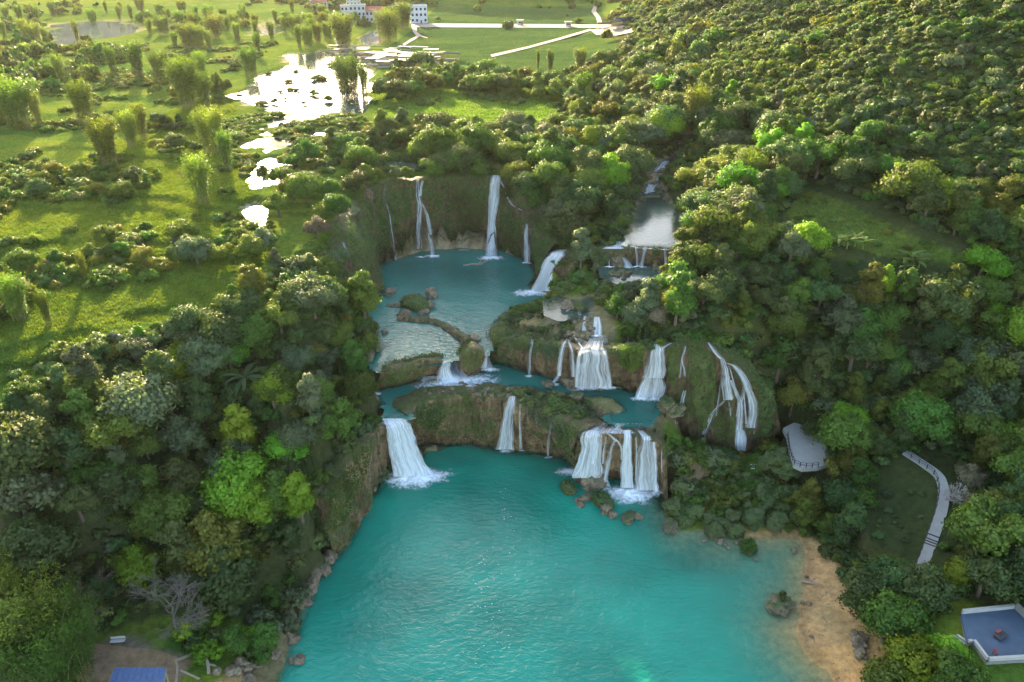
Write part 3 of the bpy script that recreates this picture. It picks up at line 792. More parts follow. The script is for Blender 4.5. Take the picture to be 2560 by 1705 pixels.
def fall(label, sheets, zb=None, foam_r=None, group=None, mono=True):
    """sheets: list of (rows, density[, offset]); foam_r: list of (px, py, rx, ry, dens, height)"""
    base = None
    parts = []
    root = empty('waterfall', (0, 0, 0), 0, label, 'waterfall', group)
    k = len(FALLS)
    mn = None
    for s in sheets:
        rows, dens = s[0], s[1] - (.05 if (np.array(s[0])[:, 1] - np.array(s[0])[:, 0]).max() < 22 else 0); off = s[2] if len(s) > 2 else 0.35
        o, V = sheet(rows, dens, root, k * 5 + len(parts) + 1, off, zb, mono=mono); parts.append((o, V))
    if foam_r:
        for i, (px, py, rx, ry, dn_, hg) in enumerate(foam_r):
            x, y = U(px, py, zb)
            parts.append((foam(x, y, rx * 1.25, ry * 1.3, zb, root, dn_ + .1, hg * 1.3, k * 3 + i), None))
    V = parts[0][1]
    loc = V[-1].mean(0)
    root.location = loc
    for o, _ in parts: o.location = (-loc[0], -loc[1], -loc[2])
    FALLS.append(root)
    return root
def thin(pts, w, grow=1.0):
    """rows of a narrow stream from centre points"""
    n = len(pts)
    return [(x - 1.5 * w * (1 + grow * i / n) / 2, x + 1.5 * w * (1 + grow * i / n) / 2, y) for i, (x, y) in enumerate(pts)]

fall('broad white waterfall pouring off the left end of the lower cliff', [
    ([(945,1012,1046),(958,1020,1056),(966,1026,1066),(970,1040,1100),(976,1060,1150),(984,1092,1192)], 0.26, 0.8),
    ([(950,1016,1050),(966,1026,1068),(974,1044,1110),(990,1078,1190)], 0.08, 1.3)],
    0.0, [(1040,1196,7.0,2.6,.30,.9),(1060,1188,4.5,2.0,.30,.8),(1010,1198,4.0,1.6,.30,.6)])
fall('slim double waterfall dropping from the shrubby middle of the lower cliff', [
    (thin([(1281,990),(1272,1030),(1266,1080),(1262,1124)], 14, 1.6), 0.06, .4),
    (thin([(1300,1010),(1300,1050),(1302,1122)], 6, .4), 0.02, .4)], 0.0, [(1264,1128,2.6,.9,.12,.3),(1303,1126,1.3,.6,.05,.1)])
fall('faint hair-thin trickles down the mossy right part of the lower cliff', [
    (thin([(1383,1040),(1378,1065),(1372,1095),(1370,1140)], 5, .2), -0.02, .3),
    (thin([(1318,1012),(1319,1050)], 3, 0), -0.05, .3), (thin([(1338,1016),(1341,1060)], 3, 0), -0.05, .3)], 0.0, [(1370,1144,1.6,.7,.05,.1)])
fall('wide cascade of white veils splitting over rock right of the lower cliff', [
    ([(1462,1498,1076),(1455,1506,1090),(1448,1506,1130),(1440,1504,1170),(1430,1500,1195)], 0.13, .5),
    (thin([(1496,1160),(1502,1185),(1510,1216)], 16, .6), 0.08, .6),
    (thin([(1538,1098),(1528,1120),(1520,1160),(1514,1206)], 12, .2), 0.04, .4),
    (thin([(1540,1098),(1552,1115),(1556,1150)], 9, .2), 0.06, .5), (thin([(1514,1092),(1512,1120),(1508,1160)], 7, .3), .0, .5), (thin([(1590,1092),(1592,1130),(1590,1190)], 6, .3), -.02, .5), (thin([(1470,1085),(1462,1120),(1452,1165),(1436,1190)], 9, .5), .12, .8), (thin([(1488,1085),(1486,1120),(1480,1160)], 8, .4), .12, .8)],
    0.0, [(1425,1180,3.8,1.5,.25,.5),(1508,1220,1.8,.9,.15,.3),(1465,1192,3.0,1.0,.2,.3)])
fall('sheet of shallow white rapids on the ledge feeding the lower cascade', [
    ([(1470,1625,1058),(1465,1630,1072),(1460,1632,1084)], -.06, .12), (thin([(1520,1066),(1545,1078),(1568,1086)], 8, .3), .08, .14), (thin([(1590,1060),(1570,1076),(1564,1088)], 8, .3), .08, .14),
    (thin([(1600,1076),(1612,1090),(1618,1100)], 12, .6), .05, .2), (thin([(1512,1080),(1530,1092),(1540,1104)], 9, .2), .05, .2), (thin([(1500,1066),(1484,1076),(1478,1086)], 14, .3), .05, .14)], None, None, None, False)
fall('tall solid white column of water hitting the turquoise pool in heavy foam', [
    ([(1556,1578,1076),(1560,1578,1088),(1556,1580,1130),(1552,1582,1170),(1549,1584,1220)], 0.22, .7)],
    0.0, [(1574,1234,5.0,2.6,.34,.9),(1590,1240,4.2,1.8,.2,.4),(1560,1228,3.0,1.4,.3,.5)])
fall('fan of white streams next to the bushes at the right end of the lower cascade', [
    ([(1604,1628,1090),(1600,1630,1110),(1594,1634,1140),(1590,1640,1180),(1586,1644,1226)], 0.09, .5),
    (thin([(1632,1105),(1636,1150),(1640,1228)], 10, .3), 0.14, .8)], 0.0, [(1640,1232,1.8,1.0,.22,.4),(1600,1230,1.8,.9,.12,.2)])
fall('thin streak of water down the dark rock beside the lower cascade', [(thin([(1654,1126),(1654,1150),(1655,1180)], 4, 0), 0.0, .3)], 0.0)
# middle tier
fall('wide curtain of separate white threads on the middle cliff', [
    ([(1462,1508,852),(1452,1512,868),(1447,1517,885),(1444,1521,920),(1441,1525,970)], 0.03, .6),
    (thin([(1456,868),(1448,890),(1444,930),(1441,968)], 10, .3), 0.10, .8), (thin([(1508,870),(1516,895),(1520,930),(1523,968)], 10, .4), 0.08, .8)],
    Z_M, [(1450,972,3.4,1.0,.22,.4),(1515,970,3.2,.9,.24,.4),(1480,972,3,.7,.08,.2)])
fall('arched pair of streams left of the wide threaded curtain', [
    (thin([(1418,846),(1408,865),(1402,895),(1398,940)], 9, .6), 0.06, .5), (thin([(1420,848),(1428,868),(1431,895),(1434,942)], 8, .4), 0.05, .5),
    (thin([(1436,842),(1446,856),(1454,868)], 6, .2), 0.06, .25), (thin([(1398,938),(1390,950),(1380,960)], 12, .3), 0.05, .3)], Z_M, [(1385,962,2.2,.8,.1,.2)])
fall('small lone trickle on the left of the middle cliff', [([(1323,1337,848),(1322,1334,870),(1319,1330,905),(1316,1332,938)], -0.02, .4)], Z_M, [(1324,941,1.5,.6,.12,.2)])
fall('short double cascade tumbling onto the stony top of the middle cliff', [
    ([(1484,1500,792),(1480,1504,808),(1478,1506,838)], 0.14, .4), (thin([(1463,790),(1462,806),(1460,830)], 9, .5), 0.06, .4)], Z_T3 - .2, [(1490,840,1.8,.7,.2,.2)])
for pts, w in (([(1446,762),(1450,785),(1440,800),(1430,815),(1424,840)], 8), ([(1470,792),(1452,806),(1440,822),(1434,842)], 9), ([(1424,772),(1417,778)], 9),([(1352,818),(1360,828),(1362,836)], 7)):
    fall('white rill running over the stones on top of the middle cliff', [(thin(pts, w, .4), 0.02, .12)], None, None, 'rills on the stony ledge', mono=False)
fall('short white chute between two mossy rocks below the upper pool', [
    ([(1215,1224,878),(1214,1224,888),(1208,1228,905),(1202,1234,920)], 0.16, .4)], Z_M, [(1218,924,2.6,1.1,.28,.5)])
fall('foaming sloping cascade spilling from the upper pool through the rim rocks', [
    ([(1104,1144,902),(1102,1148,912),(1098,1152,926),(1092,1180,950),(1100,1195,966)], 0.12, .35),
    ([(1108,1140,906),(1100,1150,925),(1095,1170,945)], 0.12, .7)],
    Z_M, [(1140,955,8.5,3.2,.30,.9),(1165,962,5.5,2.4,.25,.5),(1120,948,4,2,.3,.6)])
fall('narrow spill beside the left bank below the rim rock', [([(928,940,938),(930,942,950),(934,944,985)], 0.05, .3)], Z_M, [(941,986,1.6,.8,.15,.2)])
fall('two-step waterfall widening over a boulder at the teal side pool', [
    ([(1632,1650,860),(1620,1662,880),(1614,1664,920),(1608,1664,945)], 0.03, .5), (thin([(1676,858),(1655,872),(1648,890)], 10, .3), 0.06, .4),
    (thin([(1616,945),(1604,965),(1594,994)], 8, .4), .1, .9), (thin([(1652,948),(1656,970),(1650,996)], 8, .4), .08, .8), ([(1608,1634,942),(1596,1632,965),(1588,1628,994)], 0.08, .7), ([(1630,1660,945),(1626,1662,970),(1624,1656,996)], 0.07, .6)],
    Z_M, [(1602,997,2.6,.9,.2,.3),(1636,999,2.4,.9,.2,.3)])
fall('long winding trickle down brown rock left of the hanging green vines', [
    (thin([(1714,866),(1707,890),(1706,905),(1712,930),(1713,966),(1708,1000),(1698,1035),(1694,1060)], 8, .8), 0.0, .25),
    (thin([(1703,905),(1700,940),(1697,970)], 8, .3), -0.06, .25)], None, None, None, False)
fall('fanning veil of water streams spread over the bulging brown rock face on the right', [
    (thin([(1772,856),(1778,868),(1792,887),(1803,897)], 8, .4), 0.10, .25),
    ([(1796,1812,896),(1800,1822,920),(1802,1828,950),(1803,1832,980),(1806,1834,1000)], 0.02, .3),
    (thin([(1818,908),(1835,914),(1848,928),(1862,950),(1872,975),(1880,1000),(1882,1030),(1878,1070)], 11, .7), 0.02, .3),
    (thin([(1866,965),(1860,985),(1851,1008)], 10, .2), 0.03, .3), (thin([(1826,950),(1840,980),(1850,1010),(1849,1045),(1848,1080),(1856,1120)], 8, 1.2), 0.06, .3),
    (thin([(1812,1000),(1795,1018),(1782,1034),(1770,1058),(1761,1078),(1757,1098)], 9, .4), 0.03, .3), (thin([(1820,1004),(1826,1025),(1825,1050)], 5, .3), -0.02, .3),
    (thin([(1822,912),(1830,940),(1838,972),(1842,1000)], 4, .6), .0, .25), (thin([(1806,925),(1800,960),(1796,1000),(1790,1040)], 4, .6), -.02, .25), (thin([(1855,940),(1858,975),(1862,1010),(1866,1060)], 4, .6), .0, .25), (thin([(1885,1005),(1888,1040),(1884,1085)], 4, .6), -.02, .25),
    ([(1842,1860,1075),(1838,1866,1095),(1842,1866,1128)], 0.10, .4)], None, None, None, False)
fall('flat white runnel sliding over the brown ledge under the right falls', [(thin([(1748,1108),(1766,1118),(1784,1130)], 8, .2), 0.06, .12)], None, None, None, False)
# upper tier
fall('faint long trickle at the dark left side of the upper cliff', [(thin([(962,462),(961,497),(972,530),(980,579),(990,650)], 6, .8), -0.07, .4)], Z_P)
fall('forked blue-white waterfall in the centre-left of the upper cliff', [
    (thin([(1045,448),(1044,470),(1046,494),(1049,522),(1047,560),(1049,622)], 10, .5), 0.03, .5), (thin([(1057,452),(1053,470),(1050,490)], 6, .1), 0.04, .4),
    ([(1047,1060,505),(1056,1066,520),(1062,1076,545),(1066,1084,580),(1070,1090,640)], 0.05, .5)], Z_P, [(1082,641,3.0,1.3,.2,.4),(1050,643,2.2,.8,.1,.2)])
fall('strong single white waterfall on the upper cliff', [
    ([(1228,1252,438),(1226,1250,452),(1224,1248,470),(1220,1248,505),(1220,1238,553),(1217,1240,579),(1214,1244,642)], 0.14, .6),
    (thin([(1248,450),(1260,466),(1268,492),(1281,512),(1306,526)], 6, .3), 0.04, .25)], Z_P, [(1228,645,4.2,1.7,.28,.6)])
fall('small bell-shaped waterfall at the right foot of the upper cliff', [([(1312,1322,560),(1308,1326,585),(1305,1327,655)], 0.03, .5)], Z_P, [(1316,658,2.0,.9,.18,.3)])
fall('smooth curved white waterfall sliding off the terrace into the upper pool', [
    ([(1385,1420,624),(1370,1414,634),(1358,1400,650),(1350,1384,675),(1340,1380,700),(1324,1378,728)], 0.24, .5)], Z_P, [(1345,732,5.5,2.0,.30,.8),(1382,736,2.0,1.0,.25,.4)])
fall('little waterfall tucked under trees on the left wall of the upper pool', [([(896,902,722),(894,906,745),(892,918,776)], 0.08, .4)], Z_P, [(908,778,2.0,.9,.25,.4)])
fall('sunlit trickle high on the left wall among the shrubs', [(thin([(858,606),(864,622),(872,640)], 6, .2), 0.06, .3)], None, None, None, False)
fall('thin slanting trickle on the left rock wall above the pool', [(thin([(893,645),(908,670),(921,696),(934,720),(944,738)], 4, .6), -0.06, .25)], None, None, None, False)
# terrace falls
fall('skirt-shaped white cascade beside the round bush on the terrace', [([(1532,1546,596),(1520,1556,608),(1504,1556,622)], 0.16, .4)], None, None, None, False)
for rows, d_, fo in (([(1584,1596,616),(1587,1597,640),(1588,1598,664)], .04, (1594,667)), ([(1606,1622,617),(1602,1614,640),(1597,1610,665)], .08, (1604,668)),
                     ([(1655,1673,622),(1655,1672,640),(1655,1671,666)], .03, (1663,669)), ([(1552,1563,644),(1554,1574,655),(1557,1582,667)], .10, (1570,669)), ([(1520,1527,646),(1520,1526,666)], .04, (1523,668))):
    fall('short white waterfall from the bright terrace pond into the pond below', [(rows, d_, .35)], Z_T2, [(fo[0], fo[1], 1.3, .6, .2, .25)], 'terrace waterfalls')
fall('broken white water of the stream above the bright pond', [([(1612,1640,492),(1606,1636,482),(1610,1640,470),(1618,1650,456)][::-1], .02, .1), ([(1628,1650,436),(1632,1656,446),(1626,1648,458)], .06, .1), ([(1650,1680,402),(1640,1668,418),(1630,1656,434)], .0, .1)], None, None, None, False)
fall('white rapids in the stream climbing between the trees', [([(1600,1612,470),(1606,1622,455),(1612,1630,440),(1612,1626,428)], .08, .1)], None, None, None, False)
fall('white chute at the wooded head of the stream', [([(1694,1712,358),(1700,1728,366),(1708,1742,376)], .12, .1)], None, None, None, False)
fall('small blue cascade at the edge of the left meadow', [([(612,652,514),(616,645,524),(632,648,545),(636,652,572)], .06, .1)], None, None, None, False)
for pts, w in (([(1934,1222),(1937,1236),(1932,1250)], 12), ([(1803,1302),(1812,1318)], 9), ([(1840,1310),(1842,1316)], 8), ([(1911,1288),(1914,1308),(1919,1322)], 6), ([(1940,1290),(1946,1300)], 6), ([(1966,1326),(1963,1338),(1964,1346)], 14), ([(1884,1160),(1882,1172)], 14), ([(1862,1265),(1865,1282)], 6)):
    fall('little blue-white rill between the mossy boulders of the right shore', [(thin(pts, w, .3), 0.06, .15)], None, None, 'rills between the mossy boulders', mono=False)
# ------------------------------------------------------------------ foliage materials
def leaf_mat(name, dark, light, trans=0.35, spec=0.16, hue_var=0.05):
    m, nt, out = new_mat(name)
    at = N(nt, 'ShaderNodeAttribute', attribute_name='leafv')
    oi = N(nt, 'ShaderNodeObjectInfo')
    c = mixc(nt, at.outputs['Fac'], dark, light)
    hs = N(nt, 'ShaderNodeHueSaturation')
    mr = N(nt, 'ShaderNodeMapRange'); L(nt, oi.outputs['Random'], mr.inputs[0]); mr.inputs[3].default_value = 0.5 - hue_var; mr.inputs[4].default_value = 0.5 + hue_var * .6
    mv = N(nt, 'ShaderNodeMath', operation='MULTIPLY'); L(nt, oi.outputs['Random'], mv.inputs[0]); mv.inputs[1].default_value = 7.31
    fr_ = N(nt, 'ShaderNodeMath', operation='FRACT'); L(nt, mv.outputs[0], fr_.inputs[0])
    mr2 = N(nt, 'ShaderNodeMapRange'); L(nt, fr_.outputs[0], mr2.inputs[0]); mr2.inputs[3].default_value = 0.7; mr2.inputs[4].default_value = 1.35
    L(nt, mr.outputs[0], hs.inputs['Hue']); L(nt, mr2.outputs[0], hs.inputs['Value']); L(nt, c, hs.inputs['Color'])
    p = N(nt, 'ShaderNodeBsdfPrincipled'); p.inputs['Roughness'].default_value = 0.6; p.inputs['Specular IOR Level'].default_value = spec
    L(nt, hs.outputs[0], p.inputs['Base Color'])
    tl = N(nt, 'ShaderNodeBsdfTranslucent')
    c2 = mixc(nt, 1.0, hs.outputs[0], (1.3, 1.5, 0.5), 'MULTIPLY')
    L(nt, c2, tl.inputs['Color'])
    mx = N(nt, 'ShaderNodeMixShader'); mx.inputs[0].default_value = trans
    L(nt, p.outputs[0], mx.inputs[1]); L(nt, tl.outputs[0], mx.inputs[2]); L(nt, mx.outputs[0], out.inputs['Surface'])
    return m
LEAF = {
    'dark':   leaf_mat('dark_foliage', (0.040, 0.070, 0.024), (0.108, 0.162, 0.052), 0.36),
    'mid':    leaf_mat('green_foliage', (0.046, 0.092, 0.018), (0.125, 0.205, 0.040), 0.42),
    'olive':  leaf_mat('olive_foliage', (0.070, 0.098, 0.020), (0.175, 0.205, 0.042), 0.42),
    'blue':   leaf_mat('grey_green_foliage', (0.058, 0.084, 0.044), (0.150, 0.190, 0.092), 0.32),
    'lime':   leaf_mat('bright_green_foliage', (0.095, 0.190, 0.016), (0.210, 0.350, 0.036), 0.42),
    'bamboo': leaf_mat('bamboo_foliage', (0.048, 0.086, 0.016), (0.135, 0.195, 0.038), 0.45),
    'dry':    leaf_mat('pale_brown_foliage', (0.120, 0.100, 0.065), (0.26, 0.22, 0.14), 0.3),
    'fern':   leaf_mat('fern_foliage', (0.055, 0.095, 0.030), (0.145, 0.210, 0.066), 0.3),
    'grass':  leaf_mat('meadow_grass', (0.095, 0.155, 0.022), (0.18, 0.23, 0.042), 0.5),
    'banana': leaf_mat('banana_foliage', (0.065, 0.120, 0.032), (0.150, 0.220, 0.065), 0.4),
}
M_BARK = simple_mat('bark', (0.12, 0.085, 0.06), 0.9, 0.4, 2.5, bump=0.4)
M_PALEBARK = simple_mat('pale_bark', (0.33, 0.29, 0.25), 0.9, 0.3, 2.5)
M_CULM = simple_mat('bamboo_culm', (0.17, 0.16, 0.06), 0.6, 0.3, 2.0)

class Bag:
    """collects leaf quads (diamonds) with smooth shading normals"""
    def __init__(s): s.V = []; s.F = []; s.NR = []; s.A = []; s.n = 0
    def leaves(s, c, nrm, size, aspect=0.6, shade=None, val=None, rng=RNG, up=None, droop=0.0):
        n = len(c)
        if n == 0: return
        nrm = nrm / np.maximum(np.linalg.norm(nrm, axis=1, keepdims=True), 1e-6)
        if shade is not None: nrm = np.where(((nrm * shade).sum(1) < 0)[:, None], -nrm, nrm)
        t = rng.normal(size=(n, 3)) if up is None else up + 0.35 * rng.normal(size=(n, 3))
        t[:, 2] -= droop
        t = t - (t * nrm).sum(1, keepdims=True) * nrm
        t /= np.maximum(np.linalg.norm(t, axis=1, keepdims=True), 1e-6)
        b_ = np.cross(nrm, t)
        size = np.broadcast_to(size, (n,))[:, None]
        V = np.stack([c - t * size * .5, c - b_ * size * aspect * .5, c + t * size * .5, c + b_ * size * aspect * .5], 1)
        sh = nrm if shade is None else shade
        s.V.append(V.reshape(-1, 3)); s.NR.append(np.repeat(sh, 4, 0))
        val = rng.random(n) if val is None else val
        s.A.append(np.repeat(val, 4))
        s.F.append(np.arange(n * 4).reshape(n, 4) + s.n); s.n += n * 4
    def blob(s, c, r, val=0.15, seed=0):
        """low-poly inner mass"""
        th = np.linspace(0, math.pi, 6); V = []; ns = 8
        for a in th:
            for k in range(ns):
                b_ = 2 * math.pi * (k + .5 * (len(V) // ns % 2)) / ns
                V.append((math.sin(a) * math.cos(b_), math.sin(a) * math.sin(b_), math.cos(a)))
        V = np.array(V); d = 1 + 0.2 * vnoise(V[:, 0] * 2 + c[0], V[:, 1] * 2 + c[1], V[:, 2] * 2, seed=seed)
        P = V * d[:, None] * np.array(r) + np.array(c)
        f = np.array([(i * ns + k, (i + 1) * ns + k, (i + 1) * ns + (k + 1) % ns, i * ns + (k + 1) % ns) for i in range(5) for k in range(ns)])
        s.V.append(P); s.NR.append(V); s.A.append(np.full(len(P), val)); s.F.append(f + s.n); s.n += len(P)
    def mesh(s, name, mat):
        V = np.concatenate(s.V); Fc = np.concatenate(s.F)
        me = bpy.data.meshes.new(name)
        me.from_pydata(V.tolist(), [], Fc.tolist())
        me.shade_smooth()
        nr = np.concatenate(s.NR); nr = nr / np.maximum(np.linalg.norm(nr, axis=1, keepdims=True), 1e-6)
        a = me.attributes.new('leafv', 'FLOAT', 'POINT'); a.data.foreach_set('value', np.clip(np.concatenate(s.A), 0, 1).astype(np.float32))
        me.normals_split_custom_set_from_vertices(nr.tolist())
        me.materials.append(mat)
        return me
def sph(n, rng, zmin=-0.45):
    d = rng.normal(size=(int(n * 1.8) + 8, 3)); d /= np.linalg.norm(d, axis=1, keepdims=True)
    return d[d[:, 2] > zmin][:n]
def crown_bag(seed, R, H, nl, nleaf, lsize, form='round', aspect=0.72):
    """lobed broadleaf crown: base of the crown at z=0, top at H"""
    rng = np.random.default_rng(seed)
    B = Bag()
    lob = []
    for i in range(nl):
        a = rng.random() * 2 * math.pi
        if form == 'round': rr = math.sqrt(rng.random()) * R * .68; z = H * (0.16 + 0.60 * (1 - (rr / R) ** 2) * rng.uniform(.35, 1.15)); r = R * rng.uniform(.18, .48)
        elif form == 'tall': k = (i + .5) / nl; z = H * (0.18 + 0.70 * k); rr = R * .62 * math.sin(math.pi * min(1, (1.05 - k) * .75)) * rng.uniform(.5, 1.1); r = R * rng.uniform(.30, .42) * (1.15 - .45 * k)
        elif form == 'flat': rr = math.sqrt(rng.random()) * R * .8; z = H * (0.35 + 0.45 * rng.random()); r = R * rng.uniform(.22, .36)
        else: rr = math.sqrt(rng.random()) * R * .75; z = H * rng.uniform(.25, .7) * (1 - .4 * (rr / R)); r = R * rng.uniform(.26, .42)
        lob.append((np.array([rr * math.cos(a), rr * math.sin(a), z]), r, rng.random()))
    area = sum(l[1] ** 2 for l in lob)
    for k, (c, r, lv) in enumerate(lob):
        n = int(nleaf * r * r / area)
        d = sph(n, rng)
        rad = r * (0.78 + 0.30 * rng.random(len(d))); spray = rng.random(len(d)) < .14; rad = np.where(spray, r * rng.uniform(1.05, 1.38, len(d)), rad)
        lump = 1 + 0.36 * vnoise(d[:, 0] * 2.2 + k * 9, d[:, 1] * 2.2, d[:, 2] * 2.2, seed=seed) + .18 * vnoise(d[:, 0] * 5 + k * 9, d[:, 1] * 5, d[:, 2] * 5, seed=seed + 1)
        P = c + d * (rad * lump)[:, None] * np.array([1, 1, .82])
        keep = np.ones(len(P), bool)
        for j, (c2, r2, _) in enumerate(lob):
            if j != k: keep &= np.linalg.norm((P - c2) / np.array([1, 1, .82]), axis=1) > r2 * .72
        P, dd = P[keep], d[keep]
        outer = (P - np.array([0, 0, H * .35])); outer /= np.maximum(np.linalg.norm(outer, axis=1, keepdims=True), 1e-6)
        nn = dd + rng.normal(size=dd.shape) * 0.55
        sh = dd * 0.85 + outer * 0.25 + rng.normal(size=dd.shape) * 0.30
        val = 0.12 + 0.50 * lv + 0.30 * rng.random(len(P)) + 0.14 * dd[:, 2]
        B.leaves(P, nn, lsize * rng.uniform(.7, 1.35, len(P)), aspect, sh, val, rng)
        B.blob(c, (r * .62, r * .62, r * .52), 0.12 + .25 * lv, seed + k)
    return B
def trunk_mesh(name, h, r, seed, lean=0.4, limbs=5, R=3.0, mat=None):
    rng = np.random.default_rng(seed)
    V, Fc = [], []
    def add(pts, rad, ns):
        v_, f_ = tube_path(pts, rad, ns, 0.03, seed)
        o = sum(len(x) for x in V); V.append(v_); Fc.extend([tuple(int(i) + o for i in q_) for q_ in f_])
    lx, ly = rng.normal(size=2) * lean
    add([(0, 0, -1.0), (lx * .3, ly * .3, h * .35), (lx * .7, ly * .6, h * .7), (lx, ly, h)], [r * 1.25, r, r * .8, r * .55], 7)
    for i in range(limbs):
        a = 2 * math.pi * i / limbs + rng.random(); k = rng.uniform(.55, .95)
        add([(lx * k, ly * k, h * k), (lx * k + math.cos(a) * R * .3, ly * k + math.sin(a) * R * .3, h * k + R * .28), (lx * k + math.cos(a) * R * .62, ly * k + math.sin(a) * R * .62, h * k + R * .5)], [r * .5, r * .34, r * .14], 5)
    me = bpy.data.meshes.new(name); me.from_pydata(np.concatenate(V).tolist(), [], Fc); me.shade_smooth(); me.materials.append(mat or M_BARK)
    return me

# ---- tree kinds: (form, R, H, lobes, leaves, leaf size)
FORMS = [('round', 3.8, 6.6, 15, 4600, .44), ('round', 4.4, 7.2, 19, 5600, .46), ('tall', 3.2, 9.0, 16, 4800, .42), ('round', 3.4, 6.0, 13, 4000, .40),
         ('flat', 4.8, 5.6, 21, 5200, .44), ('spread', 4.2, 6.4, 17, 4600, .50), ('tall', 2.8, 7.4, 13, 4000, .40), ('round', 5.2, 8.2, 24, 6600, .48)]
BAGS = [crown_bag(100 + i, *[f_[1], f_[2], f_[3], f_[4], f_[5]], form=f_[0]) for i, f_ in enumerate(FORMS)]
TR_H = [1.6, 1.9, 1.5, 1.3, 2.6, 1.7, 1.2, 2.2]
TRUNKS = [trunk_mesh('trunk', TR_H[i] + f_[2] * .35, 0.16 + f_[1] * .035, 300 + i, .35, 5, f_[1]) for i, f_ in enumerate(FORMS)]
CROWN = {}
def crown_mesh(i, sp):
    if (i, sp) not in CROWN: CROWN[(i, sp)] = BAGS[i].mesh('crown', LEAF[sp])
    return CROWN[(i, sp)]
SPWORD = {'dark': 'dark green', 'mid': 'mid green', 'olive': 'olive yellow-green', 'blue': 'dull grey-green', 'lime': 'bright lime green', 'dry': 'pale brown dry', 'fern': 'fern green', 'bamboo': 'yellow-green'}
FWORD = {'round': 'round-crowned', 'tall': 'tall narrow', 'flat': 'flat-topped spreading', 'spread': 'loose spreading'}
SRC = {}     # one crown object of each kind, used as the source of the distant woods
def tree(loc, i, sp, s, rz, label, group, hs=1.0):
    root = empty('broadleaf_tree', loc, rz, label, 'tree', group)
    root.scale = (s, s, s * hs)
    t_ = bpy.data.objects.new('trunk', TRUNKS[i]); COL.objects.link(t_); t_.parent = root
    c_ = bpy.data.objects.new('crown', crown_mesh(i, sp)); COL.objects.link(c_); c_.parent = root; c_.location = (0, 0, TR_H[i] * .8)
    SRC.setdefault((i, sp), c_)
    return root

# ---- shrubs
SH_FORMS = [('round', 1.5, 1.9, 8, 700, .40), ('spread', 1.9, 1.7, 10, 850, .42), ('round', 1.25, 2.1, 7, 560, .38), ('spread', 2.3, 1.9, 12, 1000, .42)]
SH_BAGS = [crown_bag(500 + i, f_[1], f_[2], f_[3], f_[4], f_[5], form=f_[0]) for i, f_ in enumerate(SH_FORMS)]
SHRUB = {}
def shrub_mesh(i, sp):
    if (i, sp) not in SHRUB: SHRUB[(i, sp)] = SH_BAGS[i].mesh('shrub', LEAF[sp])
    return SHRUB[(i, sp)]
SRC_S = {}
def shrub(loc, i, sp, s, rz, label, group):
    o = bpy.data.objects.new('shrub', shrub_mesh(i, sp)); COL.objects.link(o)
    o.location = (loc[0], loc[1], loc[2] - .25 * s); o.rotation_euler = (0, 0, rz); o.scale = (s, s, s)
    SRC_S.setdefault((i, sp), o)
    return tag(o, label, 'shrub', group)

# ---- bamboo clumps
def bamboo_meshes(seed, H, rb, rt, nc, mat, bushy=1.0, ls=1.0):
    rng = np.random.default_rng(seed)
    B = Bag(); V, Fc = [], []
    for i in range(nc):
        a = rng.random() * 2 * math.pi; q_ = math.sqrt(rng.random())
        h = H * rng.uniform(.72, 1.05); x0, y0 = rb * q_ * math.cos(a), rb * q_ * math.sin(a)
        a2 = a + rng.normal() * .4; out_ = (rt - rb * q_) * (0.25 + .75 * q_) * rng.uniform(.5, 1.15)
        tt = np.linspace(0, 1, 26)
        cx = x0 + math.cos(a2) * out_ * tt ** 2.4; cy2 = y0 + math.sin(a2) * out_ * tt ** 2.4
        cz = h * (tt - 0.22 * (tt ** 5) * (out_ / rt))
        pts = np.stack([cx, cy2, cz], 1)
        if i % 2 == 0:
            v_, f_ = tube_path(pts[[0, 8, 16, 22]], [.07, .06, .045, .02], 4, 0, 0)
            o = sum(len(x) for x in V); V.append(v_); Fc.extend([tuple(int(k) + o for k in g_) for g_ in f_])
        n = int(56 * bushy)
        k = np.clip(0.12 + 0.88 * rng.random(n) ** .6, 0, 1) * 25
        ki = np.clip(k.astype(int), 0, 24)
        base = pts[ki] + (pts[ki + 1] - pts[ki]) * (k - ki)[:, None]
        sp_ = rng.normal(size=(n, 3)) * np.array([.42, .42, .30]) * (0.6 + 0.8 * (k / 25))[:, None]
        P = base + sp_
        outv = np.stack([P[:, 0], P[:, 1], np.full(n, .8 * rt * .4)], 1)
        nn = outv / np.maximum(np.linalg.norm(outv, axis=1, keepdims=True), 1e-3) + rng.normal(size=(n, 3)) * .6
        dirv = np.stack([np.full(n, math.cos(a2) * .6), np.full(n, math.sin(a2) * .6), np.full(n, .5)], 1)
        val = 0.15 + 0.5 * (k / 25) + 0.35 * rng.random(n)
        sh = outv / np.maximum(np.linalg.norm(outv, axis=1, keepdims=True), 1e-3) + rng.normal(size=(n, 3)) * .45
        B.leaves(P, nn, rng.uniform(.5, .95, n) * ls, .34, sh, val, rng, up=dirv, droop=.15)
    me = bpy.data.meshes.new('culms'); me.from_pydata(np.concatenate(V).tolist(), [], Fc); me.materials.append(M_CULM)
    return me, B.mesh('foliage', mat)
BAM = [bamboo_meshes(700 + i, 14, rb, rt, nc, LEAF['bamboo']) for i, (rb, rt, nc) in enumerate(((1.7, 3.4, 60), (1.4, 2.7, 50), (2.3, 4.2, 76), (1.2, 2.2, 42), (3.0, 4.6, 90)))]
BAM.append(bamboo_meshes(760, 14, 1.6, 5.2, 95, LEAF['bamboo'], 2.6, .48))
def bamboo(loc, i, s, hscale, rz, label, group='bamboo clumps'):
    root = empty('bamboo_clump', loc, rz, label, 'bamboo', group); root.scale = (s, s, hscale)
    for nm, me in (('culms', BAM[i][0]), ('foliage', BAM[i][1])):
        o = bpy.data.objects.new(nm, me); COL.objects.link(o); o.parent = root
    return root

